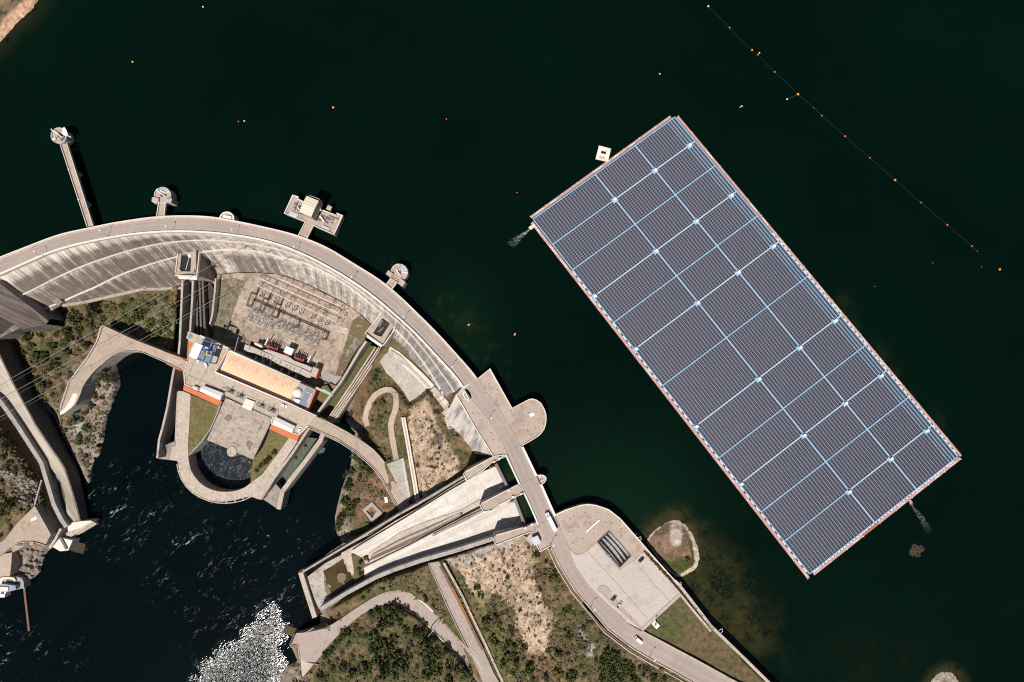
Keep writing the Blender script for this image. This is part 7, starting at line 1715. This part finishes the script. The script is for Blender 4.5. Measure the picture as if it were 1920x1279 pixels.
# power cables from the dam face down the valley to the left
for k, (a, z0_, slope, lb) in enumerate((((461, 461), -13, -.5645, 'uppermost'), ((505, 471), -14, -.5505, 'middle'), ((545, 483), -15, -.549, 'lowest'))):
    pc = thing('power_cable', f'{lb} of three long pale power cables stretching from the dam face across the valley', 'power cable', U(a[0], a[1], z0_), 'power cables over the valley')
    pts = []
    for i in range(25):
        x = a[0] - (a[0] + 160) * i / 24; y = a[1] - slope * (a[0] - x); s_ = i / 24
        pts.append(U(x, y, z0_ + (6 - z0_) * s_ - 22 * s_ * (1 - s_)))
    mb = MB(); mb.tube(pts, .115, 5); mb.build('cable', paint('cable_grey_%d' % k, (.26, .25, .23), .6), pc)
    pts2 = [p_ + Vector((1.8, -2.2, 0)) * (1 if k < 2 else .8) for p_ in pts[4:]]
    mb = MB(); mb.tube(pts2, .045, 4); mb.build('thin_cable', MT['conc_g'], pc)
    ib_ = thing('cable_bracket', f'{lb[:-4] if lb.endswith("most") else lb} triangular steel cable bracket on the upper ledge of the dam face', 'bracket', U(a[0], a[1], z0_), 'cable brackets on the dam face')
    c_ = U(a[0], a[1], z0_); i = min(range(NA), key=lambda q: (Vector((lg2[q].x, lg2[q].y, 0)) - Vector((c_.x, c_.y, 0))).length); b0 = lg2[max(0, i - 2)]; b1 = lg2[min(NA - 1, i + 2)]
    mb = MB(); mb.bar(c_, b0, .3, .3); mb.bar(c_, b1, .3, .3); mb.bar(b0, b1, .25, .25); mb.build('frame', MT['conc_d'], ib_)

# ------------------------------------------------------------------ street lamps
def lamp():
    o = thing('street_lamp', 'x', 'street lamp', (0, 0, 0), 'street lamps along the crest road')
    mb = MB(); mb.box((0, 0, .15), (.7, .7, .3)); mb.build('foot', MT['conc_d'], o)
    mb = MB(); mb.tube([(0, 0, .2), (0, 0, 8.6), (.25, 0, 9.3), (1.5, 0, 9.6)], .13, 6, r2=.09); mb.build('pole', MT['white_d'], o)
    mb = MB(); mb.box((1.9, 0, 9.6), (1.3, .5, .22)); mb.build('lamp_head', MT['white'], o)
    return o
lampo = None
LAMPS = [(82.6, 480, 'left of the long footbridge'), (203, 442, 'between long footbridge and second round tower'), (323, 434.5, 'opposite the second round tower'), (443, 441, 'just right of the crest balcony'), (556.5, 471.8, 'opposite the twin-deck intake house'), (662, 526.6, 'between intake house and third round tower'), (758, 599.5, 'above the right outlet tower'), (846, 691, 'near the lens-shaped opening'), (917.5, 785.5, 'on the edge of the narrow terrace'), (1033, 1020, 'at the small roadside terrace'), (1108, 1138, 'on the outer side of the road bend, opposite the parked cars'), (1218.5, 1231, 'on the road past the white van')]
for x, y, lb in LAMPS:
    a = math.atan2(U(x, y, 8).y - ARC_C.y, U(x, y, 8).x - ARC_C.x) if x < 900 else 0.55
    lb = 'white street lamp ' + lb
    if lampo is None: lampo = lamp(); lampo.location = U(x, y, 8.2); lampo.rotation_euler = (0, 0, a); lampo['label'] = lb
    else: copy_tree(lampo, loc=U(x, y, 8.2), rz=a, label=lb)

# ------------------------------------------------------------------ vehicles
def vehicle(label, cat, c, ang, L_, Wd, H, body, profile, glass, wheels=True, name='parked_car', group=None):
    """profile: side outline (x as a share of length, z in metres) of the body; glass: list of (x0, x1) cabin windows"""
    th = thing(name, label, cat, c, group, ang)
    def b_(mb, nm, mt, sm=False): 
        o = mb.build(nm, mt); o.parent = th; return o
    mb = MB(); n_ = len(profile); rows = []
    for s_, k in ((-1, .86), (-.97, 1.0), (.97, 1.0), (1, .86)):
        rows.append([Vector(((x - .5) * L_ * (.985 if k < 1 else 1), s_ * Wd / 2 * (1 - max(0, z - H * .62) * .16), .28 + (z - .28) * (1 if k == 1 else .97))) for x, z in profile])
    mb.loft([list(r) for r in rows], 0, False)
    for r in rows: pass
    f0 = len(mb.v) - 4 * n_
    mb.f += [tuple(range(f0 + n_ - 1, f0 - 1, -1)), tuple(range(f0 + 3 * n_, f0 + 4 * n_))]; mb.m += [0, 0]
    mb.add([rows[0][0], rows[0][-1], rows[3][-1], rows[3][0]], [(0, 1, 2, 3)])
    b_(mb, 'body', body)
    for nm, pts in glass:
        mb = MB(); mb.prism([Vector((p_[0], p_[1], p_[2])) for p_ in pts], lambda q: q.z - .06); b_(mb, nm, MT['glass'])
    if wheels:
        for sx_ in (-.31, .31):
            for sy_ in (-1, 1):
                mb = MB(); y0 = sy_ * (Wd / 2 - .12); mb.tube([(sx_ * L_, y0 - .11, .34), (sx_ * L_, y0 + .11, .34)], .34, 12); b_(mb, 'wheel', MT['black'])
    for sy_ in (-1, 1):
        mb = MB(); mb.box((L_ * .485, sy_ * Wd * .34, .68), (.16, .36, .16)); b_(mb, 'headlight', MT['white'])
    return th
def saloon(label, px, py, dpx, dpy, z, body, L_=4.5, Wd=1.85, H=1.5, cat='car', name='parked_car', group=None):
    a = U(px, py, z); d = U(px + dpx, py + dpy, z) - a; ang = math.atan2(d.y, d.x)
    prof = [(0, .3), (0, .75), (.02, .95), (.10, 1.0), (.20, H), (.55, H * .99), (.70, .98), (.95, .82), (1, .65), (1, .3)]
    g = [('windscreen', [((.71 - .5) * L_, -Wd * .40, 1.0), ((.71 - .5) * L_, Wd * .40, 1.0), ((.575 - .5) * L_, Wd * .35, H + .0), ((.575 - .5) * L_, -Wd * .35, H + .0)]),
         ('rear_window', [((.095 - .5) * L_, -Wd * .38, 1.06), ((.095 - .5) * L_, Wd * .38, 1.06), ((.19 - .5) * L_, Wd * .34, H + .0), ((.19 - .5) * L_, -Wd * .34, H + .0)])]
    return vehicle(label, cat, a, ang, L_, Wd, H, body, prof, g, name=name, group=group)
DK = paint('car_black', (.018, .018, .022), .18, .6); SV = paint('car_silver', (.52, .53, .54), .25, .6, .5); WH = paint('car_white', (.74, .74, .74), .25, .6); DG = paint('car_graphite', (.035, .037, .045), .2, .6)
saloon('black car parked alone beside the light well at the lakeside edge of the parking area', 1202, 1049, 10, -10, 8.06, DK, 4.7, 1.95)
saloon('dark graphite car parked next to the narrow traffic island', 1150.4, 1121.6, 10, -10.6, 8.06, DG, 4.8, 2.0)
sv = saloon('silver car with an open boot parked right of the dark graphite car', 1162, 1132.6, 9, -11, 8.06, SV, 4.6, 1.95)
mb = MB(); mb.box((-2.3, 0, 1.7), (.8, 1.5, .08)); o = mb.build('open_tailgate', MT['glass']); o.parent = sv
def van(label, px, py, dpx, dpy, z, L_, Wd, H, name):
    a = U(px, py, z); d = U(px + dpx, py + dpy, z) - a; ang = math.atan2(d.y, d.x)
    prof = [(0, .35), (0, H * .97), (.03, H), (.80, H), (.90, H * .62), (.99, H * .5), (1, .35)]
    g = [('windscreen', [((.895 - .5) * L_, -Wd * .42, H * .68), ((.895 - .5) * L_, Wd * .42, H * .68), ((.815 - .5) * L_, Wd * .38, H + .0), ((.815 - .5) * L_, -Wd * .38, H + .0)])]
    return vehicle(label, 'van', a, ang, L_, Wd, H, WH, prof, g, name=name)
van('white delivery van driving along the access road at the lower edge', 1196.5, 1199, -6, -5.4, 8.1, 6.0, 2.3, 2.5, 'delivery_van')
saloon('white car parked on the plant deck beside the hall roof', 532.8, 760.6, 10, 4.2, ZD + .02, WH, 5.0, 1.95)
saloon('white car parked at the right end of the plant deck near the terracotta corner', 562.8, 805, 3.5, -8.5, ZD + .02, WH, 4.6, 1.9)
tk = thing('articulated_truck', 'long white articulated truck driving over the spillway bridge', 'truck', U(1032, 976, 8.1))
A, B = U(1024.6, 960.5, 8.1), U(1041.5, 994, 8.1); d = (A - B); ang = math.atan2(d.y, d.x); tk.location = B; tk.rotation_euler = (0, 0, ang); L_ = d.length
def tp_(mb, nm, mt): o = mb.build(nm, mt); o.parent = tk; return o
mb = MB(); mb.box((L_ * .40, 0, 2.6), (L_ * .80, 2.7, 2.9)); tp_(mb, 'trailer', WH)
mb = MB(); mb.box((L_ * .40, 0, .95), (L_ * .78, 1.6, .3)); tp_(mb, 'chassis', MT['dgrey'])
mb = MB(); mb.box((L_ * .915, 0, 1.9), (2.3, 2.5, 2.7), 0, 0, .94); cb_ = tp_(mb, 'cab', WH)
mb = MB(); mb.add([(L_ * .915 + 1.16, -1.1, 1.9), (L_ * .915 + 1.16, 1.1, 1.9), (L_ * .915 + 1.1, 1.05, 2.9), (L_ * .915 + 1.1, -1.05, 2.9)], [(0, 1, 2, 3)]); tp_(mb, 'windscreen', MT['glass'])
mb = MB(); mb.box((L_ * .90, .1, 3.3), (.7, 1.1, .12)); tp_(mb, 'roof_hatch', MT['glass'])
for x in (.08, .17, .26, .72, .93):
    for s_ in (-1, 1):
        mb = MB(); mb.tube([(L_ * x, s_ * 1.15 - .14, .5), (L_ * x, s_ * 1.15 + .14, .5)], .5, 12); tp_(mb, 'wheel', MT['black'])

# ------------------------------------------------------------------ trees and bushes
def leaf_mat(name, c1, c2, c3):
    m, t, b = nodes_of(name)
    oi = N(t, 'ShaderNodeObjectInfo'); p = pos(t)
    col = mixc(t, oi.outputs['Random'], c1, c2)
    col = mixc(t, maprange(t, noise(t, p, .8, 3), .45, .65), col, c3)
    t.links.new(col, b.inputs['Base Color']); b.inputs['Roughness'].default_value = .75; b.inputs['Specular IOR Level'].default_value = .2
    return m
LEAF = {'evergreen_bush': leaf_mat('dark_leaves', (.034, .052, .016), (.056, .070, .020), (.09, .098, .03)),
        'light_bush': leaf_mat('light_leaves', (.10, .118, .030), (.12, .128, .036), (.055, .074, .02)),
        'broom_bush': leaf_mat('yellow_leaves', (.15, .125, .025), (.20, .155, .03), (.075, .08, .025)),
        'grey_bush': leaf_mat('grey_leaves', (.085, .082, .045), (.11, .10, .06), (.06, .062, .032))}
BARK = stone('bark', (.10, .075, .05), (.07, .052, .036), None, 1.0, 4)
PRO = {}
def bush_proto(kind, seed, n_=230):
    r_ = random.Random(seed)
    cl = [(0, 0, .55, .55)] + [(.56 * math.cos(a) * r_.uniform(.6, 1.25), .56 * math.sin(a) * r_.uniform(.6, 1.25), r_.uniform(.25, .65), r_.uniform(.22, .46)) for a in [k * 1.05 + r_.uniform(-.4, .4) for k in range(6)]]
    mb = MB()
    for i in range(n_):
        cx, cy, cz_, rr = cl[r_.randrange(len(cl))]
        v_ = Vector((r_.gauss(0, 1), r_.gauss(0, 1), r_.gauss(0, .8))).normalized() * rr * r_.uniform(.55, 1.08)
        c = Vector((cx, cy, cz_)) + v_
        nrm = (v_.normalized() + Vector((r_.uniform(-.7, .7), r_.uniform(-.7, .7), r_.uniform(0, .7)))).normalized()
        e1 = nrm.cross(Vector((r_.uniform(-1, 1), r_.uniform(-1, 1), .3))).normalized() * r_.uniform(.07, .15); e2 = nrm.cross(e1).normalized() * r_.uniform(.06, .13)
        mb.add([c - e1 - e2 * .6, c + e1 * .7 - e2, c + e1 + e2 * .7, c - e1 * .6 + e2], [(0, 1, 2, 3)])
    o = thing(kind, 'x', 'bush', (0, 0, 0)); mb.build('crown', LEAF[kind], o)
    mb = MB(); mb.tube([(0, 0, -.5), (.02, 0, .2), (.05, .03, .6)], .09, 6, r2=.04)
    for k in range(3): a = k * 2.1; mb.tube([(.02, 0, .25), (.3 * math.cos(a), .3 * math.sin(a), .55)], .05, 5, r2=.02)
    mb.build('trunk', BARK, o)
    return o
for kd in LEAF: PRO[kd] = [bush_proto(kd, hash(kd) % 97 if False else len(kd) * 7 + s_, 240) for s_ in range(3)]
USED = set()
rt = random.Random(11)
def plant(kind, px, py, rpx, label, group, z=None):
    z = ground_z(px, py) if z is None else z
    r_ = rpx * (HC - z) / FPX
    pr_ = PRO[kind][rt.randrange(3)]
    sc = (r_ * rt.uniform(.8, 1.25), r_ * rt.uniform(.8, 1.2), r_ * rt.uniform(1.0, 1.7))
    loc = U(px, py, z); loc.z -= .05 * r_
    if pr_.name not in USED:
        USED.add(pr_.name); pr_.location = loc; pr_.scale = sc; pr_['label'] = label; pr_['group'] = group; pr_.rotation_euler = (0, 0, rt.uniform(0, 6))
    else: copy_tree(pr_, loc=loc, rz=rt.uniform(0, 6), sc=sc, label=label, group=group)
def plants(reg, s, kind, where, mul=1.0, z=None):
    k = REG[reg][2]
    nm = {'evergreen_bush': 'dark green rounded bush', 'light_bush': 'fresh green leafy bush', 'broom_bush': 'yellowish flowering bush', 'grey_bush': 'grey-green scrubby bush'}[kind]
    for tok in s.split():
        a, b_, r_ = tok.split(',')
        x, y = P(f'{a},{b_}', reg)[0]
        plant(kind, x, y, float(r_) / k * mul, f'{nm} {where}', f'{nm.split()[0]} bushes {where}', z)
EV, LI, BR, GR = 'evergreen_bush', 'light_bush', 'broom_bush', 'grey_bush'
w = 'on the slope between dam foot and curved plant road'
plants('R1', '615,930,62 560,1080,45 980,830,42 1110,900,62 1150,870,40 770,890,32 1000,910,34 480,970,50 420,960,40 230,1080,48 430,1140,42 510,1120,40 700,1140,42 290,1220,42 370,1230,40 550,1200,46 1430,680,30 1240,800,22 1390,830,28 1300,900,20 600,870,40 640,1010,50 520,1030,32 190,1190,30 330,1060,30 860,830,22 800,790,20', EV, w)
plants('R1', '1200,970,50 1330,1000,45 1260,1050,45 1180,1010,35 1370,1060,38 1300,960,30 1050,960,35 960,1000,30', LI, w)
plants('R1', '560,800,30 640,770,24 700,830,28 900,850,25 1050,780,22 330,1000,34 250,1150,30 640,1110,30 450,1050,25 720,980,30 1180,820,24 1330,770,24', GR, w)
plants('R2', '65,760,24', LI, 'at the corner beside the left outlet tower')
w = 'on the rocky point left of the powerhouse bay'
plants('R6', '820,440,58 770,470,40 880,470,34 720,530,36 790,520,30 670,600,28 690,860,34 640,930,36 610,740,22 820,620,24 650,800,26 640,980,26', EV, w)
plants('R6', '600,800,30 690,740,28 730,680,26 520,880,24 560,830,22 760,600,24 700,960,26', GR, w)
w = 'beside the left spillway channel'
plants('R6', '210,260,26 300,290,48 370,290,38 440,340,40 350,330,26 300,480,30 350,520,34 240,440,28 280,400,26 330,610,26 380,640,24 210,360,22 410,390,30 480,440,24', EV, w)
plants('R6', '260,540,26 400,520,28 360,430,26 300,350,22 420,600,24', GR, w)
w = 'on the bank at the bottom left'
plants('S1', '20,300,40 90,280,50 20,350,34 60,350,26 95,455,18 15,525,22 10,190,28 350,240,22 130,260,30 60,250,30 30,230,28', EV, w)
plants('R6', '20,1100,36 60,1180,40 40,1020,30 90,1130,30 130,1190,28 30,960,28', GR, w)
w = 'on the hillside above the road bridge'
plants('R5', '300,70,32 270,120,26 240,170,14 690,225,24 715,250,26 760,395,26 245,460,18 170,395,16 85,400,26 60,430,20 190,500,18 225,560,16', EV, w)
plants('R5', '325,325,34 310,435,30 330,290,22 270,330,20 300,380,20 350,400,18 320,480,18 250,600,14', GR, w)
w = 'on the bare tan slope'
plants('R5', '720,515,18 745,558,14 780,685,16 780,720,13 610,820,24 740,830,22 765,830,18 720,770,14 770,775,13 690,770,11 715,830,16 800,815,12 735,650,12 640,625,9 680,460,9 730,770,10 690,830,10 910,915,12 900,770,10 740,1030,12 650,590,8 760,720,11', EV, w)
w = 'along the shore below the road bridge'
plants('R5', '80,870,40 110,740,42 190,840,50 230,870,36 150,910,22 65,985,40 30,900,22 40,1110,44 110,1120,44 95,1200,46 20,1220,40 60,1160,34 120,760,30 160,780,34', EV, w)
plants('S3', '575,145,20 515,100,32 440,340,26 560,340,28', EV, w)
plants('S3', '600,60,40 640,90,36 515,400,46 505,440,40', LI, w)
plants('S3', '485,220,44 490,190,34 480,345,40 425,470,44 400,540,32 415,510,32 455,430,28', EV, w)
w = 'on the strip between spillway wall and curving lower road'
plants('S4', '880,420,30 925,400,28 985,395,28 785,500,22 740,550,22 915,480,20 850,430,24 1280,570,30 1340,620,22 1200,500,14 1265,545,22 1170,310,18 600,600,14 570,590,16 530,700,20 550,740,18 440,800,34 460,770,22', EV, w)
plants('S4', '720,250,30 770,215,30 715,350,26 700,310,22 750,190,24', LI, 'on the silt bank in the spillway basin', z=-48.4)
w = 'in the thick scrub below the curving lower road'
MULF = 1.28
plants('S4', '860,670,42 800,690,24 1000,680,54 960,760,46 900,790,38 1110,830,36 1060,770,30 840,900,52 900,950,46 970,980,46 830,1000,42 590,850,40 560,890,28 510,930,28 470,1000,36 430,1030,40 760,1150,52 860,1080,46 950,1080,46 1040,1060,44 1100,1120,52 560,1160,38 650,1200,38 370,1210,32 480,1150,28 1010,1180,52 910,1190,48 1220,870,32 1270,960,46 1330,930,42 1340,1010,46 1400,1040,42 1450,1010,28 1310,1110,50 1380,1180,46 1480,1130,42 1560,1150,42 1620,1210,38 1290,1200,52 1200,700,26 1480,1250,38 1000,920,36 1180,860,28 1250,1050,38 1040,640,34 1090,690,30 930,660,34', EV, w, MULF)
plants('S4', '930,720,36 1020,740,34 1240,900,34 1290,1030,38 1350,1080,38 1220,960,30 800,960,34 880,1010,34 1050,1150,40 1150,1060,34 1400,1120,34 720,1060,30', LI, w)
plants('S4', '680,800,30 640,860,28 700,880,28 620,940,26 560,1020,28 520,1080,28 660,1050,28 620,1130,28 440,1110,26 700,1140,28 760,880,26 1150,950,26 1120,1000,26 1200,1150,28 420,1250,30', GR, w)
w = 'on the dry slope between the straight road and the access road'
plants('S6', '860,705,36 890,685,24 915,715,20 1000,725,18 890,910,40 1140,890,22 1110,955,16 850,985,16 970,985,16 700,315,22 770,395,28 860,495,14 630,255,32 175,580,32 150,515,28 130,530,20 390,440,24 435,345,14 655,530,20 690,680,9 630,600,12 575,640,12 490,705,22 290,670,26 350,860,26 420,840,32 400,960,48 450,990,44 520,1000,44 430,1060,36 460,1110,32 565,1165,50 440,1210,28 350,1140,28 720,1025,28 795,1050,38 750,1090,16 900,1230,44 980,1150,22 1010,1215,22 930,1200,26 700,1250,32 590,1250,22 1030,800,22 1060,800,18 1000,840,26 655,640,12 670,590,11 640,650,10', EV, w)
plants('S6', '220,790,42 300,770,40 220,850,34 270,920,36 290,960,36 320,820,30 240,760,30 480,950,34 370,1010,30 380,1080,24 310,1080,26 640,1190,14 560,200,16', LI, w)
plants('S6', '735,455,26 760,440,18 650,545,16 410,515,16 800,1190,36 830,1220,28 770,1180,20 720,820,20', BR, w)
plants('S6', '500,600,14 330,600,16 260,640,18 370,400,18 260,540,12 100,330,14 210,300,12 130,215,16 80,225,14 480,420,14 250,720,20 390,720,20 430,900,24 600,1080,20 660,1100,20 520,1090,20 1000,1000,18 880,1050,20', GR, w)
w = 'in the thicket at the lower edge below the access road'
plants('S6', '1200,1040,42 1260,1060,44 1150,1090,40 1200,1120,44 1290,1120,46 1350,1130,40 1160,1170,40 1240,1190,48 1320,1200,46 1380,1170,36 1150,1240,36 1220,1260,40 1300,1260,40 1400,1240,40 1500,1170,32 1560,1240,36 1650,1250,32 1480,1220,24 1100,1100,24 1450,1160,24', EV, w)
plants('S6', '1230,1090,36 1180,1060,30 1280,1160,34 1340,1170,30 1190,1210,32 1270,1230,32 1370,1220,28 1440,1260,24', LI, w)
w = 'in the row on the lawn beside the round pool'
plants('S2', '1000,120,24 960,170,27 935,195,27 890,230,22 860,265,17 910,210,18', EV, w, 1.0, -50.4)
plants('S7', '545,460,20', EV, 'alone on the islet', 1.1, 2.3)
plants('S2', '1245,70,14 1168,165,17', LI, 'beside the slimy outlet channel', 1.0, -61)
# planter row along the lake wall
rr_ = random.Random(3); PLM = leaf_mat('planter_leaves', (.02, .022, .014), (.035, .032, .022), (.05, .045, .03))
lp0 = None
for i, (x, y) in enumerate(resamp(P('1209,1034.5 1243,1071.5 1277,1109 1306,1143 1336,1178'), 74)):
    if rr_.random() < .12: continue
    mb = None
    if lp0 is None:
        lp0 = thing('planter_shrub', 'small dark shrub in the long planter row along the lakeside wall', 'shrub', (0, 0, 0), 'shrubs in the lakeside planter')
        mb = MB(); r_ = random.Random(9)
        for q in range(60):
            c = Vector((r_.gauss(0, .45), r_.gauss(0, .45), abs(r_.gauss(.5, .3)))); e1 = Vector((r_.uniform(-1, 1), r_.uniform(-1, 1), r_.uniform(-.4, .4))).normalized() * .28; e2 = Vector((-e1.y, e1.x, r_.uniform(-.1, .2)))
            mb.add([c - e1 - e2, c + e1 - e2, c + e1 + e2, c - e1 + e2], [(0, 1, 2, 3)])
        mb.build('foliage', PLM, lp0)
        mb = MB(); mb.tube([(0, 0, -.2), (0, 0, .5)], .1, 5); mb.build('stem', BARK, lp0); o = lp0
    else: o = copy_tree(lp0)
    o.location = U(x + rr_.uniform(-.9, .9), y + rr_.uniform(-.9, .9), 7.75); o.rotation_euler = (0, 0, rr_.uniform(0, 6)); s_ = rr_.uniform(.55, 1.05); o.scale = (s_ * rr_.uniform(.7, 1.3), s_, s_)

# low scrub, tufts and stones: far too many to count
def scatter(name, n_, zones, mat, s0, s1, seed, mode, kmask=None):
    r_ = random.Random(seed); mb = MB(); cnt = 0; tries = 0
    xs0 = min(p[0] for z_ in zones for p in z_); xs1 = max(p[0] for z_ in zones for p in z_); ys0 = min(p[1] for z_ in zones for p in z_); ys1 = max(p[1] for z_ in zones for p in z_)
    N_ = n_ * 6
    X_ = np.array([r_.uniform(xs0, xs1) for _ in range(N_)]); Y_ = np.array([r_.uniform(ys0, ys1) for _ in range(N_)])
    ok = np.zeros(N_, bool)
    for z_ in zones: ok |= inside(X_, Y_, z_)
    dn = fbm(X_, Y_, 22, 4, seed)
    for bp in BLOCK: ok &= ~inside(X_, Y_, bp)
    ok &= (dn > .40) | (np.array([r_.random() for _ in range(N_)]) < .25)
    for x, y in zip(X_[ok][:n_], Y_[ok][:n_]):
        z = ground_z(x, y)
        if z < ZT + 1.2: continue
        c0 = U(x, y, z); s_ = r_.uniform(s0, s1) * (1.6 if r_.random() < .15 else 1)
        if mode == 'tuft':
            for q in range(7):
                c = c0 + Vector((r_.gauss(0, .45), r_.gauss(0, .45), abs(r_.gauss(.25, .25)))) * s_; a = r_.uniform(0, 6.28); tl = r_.uniform(-.5, .5)
                e1 = Vector((math.cos(a), math.sin(a), tl)) * s_ * .34; e2 = Vector((-math.sin(a), math.cos(a), r_.uniform(-.5, .5))) * s_ * .28
                mb.add([c - e1 - e2, c + e1 - e2, c + e1 + e2, c - e1 + e2], [(0, 1, 2, 3)])
        else:
            k = 6; a0 = r_.uniform(0, 6); base = [c0 + Vector((math.cos(a0 + 6.283 * i / k) * s_ * r_.uniform(.7, 1.1), math.sin(a0 + 6.283 * i / k) * s_ * r_.uniform(.6, 1), -.3)) for i in range(k)]
            top = [c0 + (p_ - c0) * r_.uniform(.45, .75) + Vector((0, 0, s_ * r_.uniform(.4, .75) + .3)) for p_ in base]
            mb.loft([base, top], 0, True); mb.poly(top)
    return tag(mb.build(name, mat), kind='stuff')
BLOCK = [P(RA), P(RB), P('1203,1182 1275,1113 1480,1330 1320,1277'), P(PL, 'R6'), PR, path_px(P('689,799 684.5,784 688,769 694,754 703,741 715,733 726,730 735.5,732.5 742,741 743.5,754 741,770 735,785 732.5,800 735,819 739,840 743,862'), 11)[0] + path_px(P('689,799 684.5,784 688,769 694,754 703,741 715,733 726,730 735.5,732.5 742,741 743.5,754 741,770 735,785 732.5,800 735,819 739,840 743,862'), 11)[1][::-1],
         P('712,678 722,664 733,656 752,668 772,688 801,727 784,744 768,753 757,735 738,712 724,699'), P('725,870 762,857 776,928 764,942 745,907'), P('868,888 925,856 1005,985 1032,1024 930,1022 810,1055 704,1092 600,1152 563,1074 690,1003'), RLf + RR[::-1], P('830,775 855,738 925,857 888,880'), P('700,640 740,640 850,760 800,735'), P('826,1050 850,1100 912,1225 900,1225 843,1105')]
ZL_ = [P('30,610 120,575 330,545 335,665 250,657 200,600 175,640 120,740 150,760 222,690 225,720 195,820 172,900 105,780 45,700'), P('0,790 60,870 100,985 60,945 0,990')]
ZR2 = [P('700,690 850,730 890,890 700,1000 640,1020 630,970 660,860 690,850 720,880 660,800 690,720')]
ZB = [P('560,1250 700,1110 820,1055 1000,1020 1050,1065 1150,1185 1330,1310 530,1310')]
BLOCK.append(P('850,1045 925,1020 985,1005 1002,1050 1000,1080 1014,1120 1034,1150 1032,1200 1025,1228 990,1228 975,1180 965,1130 925,1108 905,1150 880,1105'))
BLOCK.append(P('766,765 790,745 806,740 824,792 845,835 870,875 868,897 800,938 778,930'))
ZBX = ZB
scatter('dry_scrub', 2300, ZL_ + ZR2, leaf_mat('scrub_brown', (.085, .066, .034), (.115, .085, .045), (.06, .055, .026)), .55, 1.5, 21, 'tuft')
scatter('dry_scrub', 2600, ZBX, leaf_mat('scrub_olive', (.075, .064, .03), (.10, .078, .04), (.055, .056, .024)), .55, 1.5, 22, 'tuft')
scatter('green_scrub', 1100, ZBX + ZL_, leaf_mat('scrub_green', (.066, .075, .023), (.09, .094, .03), (.045, .054, .018)), .7, 1.7, 23, 'tuft')
BLOCK = BLOCK[:-2]
scatter('dark_tufts', 900, [P('760,760 805,735 850,835 880,880 870,900 780,940'), P('850,1045 985,1010 1035,1160 1025,1230 985,1225 925,1110 880,1105')], leaf_mat('tuft_dark', (.06, .05, .028), (.08, .065, .035), (.045, .04, .02)), .3, .8, 24, 'tuft')
scatter('loose_stones', 520, ZL_ + ZR2 + ZB, stone('field_stone', (.23, .20, .17), (.17, .15, .125), None, .5, 2), .3, .8, 25, 'stone')
scatter('shore_rocks', 420, [P('180,850 200,760 222,690 230,700 215,790 190,870 172,905 160,890'), P('60,1085 80,1040 95,1025 92,1045 70,1085 40,1075'), P('640,850 665,840 650,900 640,960 650,1010 640,1020 625,970'), P('525,1300 545,1235 570,1245 560,1300')], stone('shore_rock', (.26, .215, .18), (.19, .155, .13), (.11, .09, .075), .4, 1.5), .7, 2.0, 26, 'stone')
scatter('shore_rocks', 170, [P('40,1030 92,1030 96,1042 70,1088 30,1082'), P('0,880 70,900 90,960 60,950 20,930')], stone('bank_rock', (.24, .20, .17), (.18, .15, .125), (.10, .085, .07), .4, 1.5), .9, 2.6, 27, 'stone')
for kd in LEAF:
    for o in PRO[kd]:
        if o.name not in USED:
            for ch in kids(o): bpy.data.objects.remove(ch)
            bpy.data.objects.remove(o)
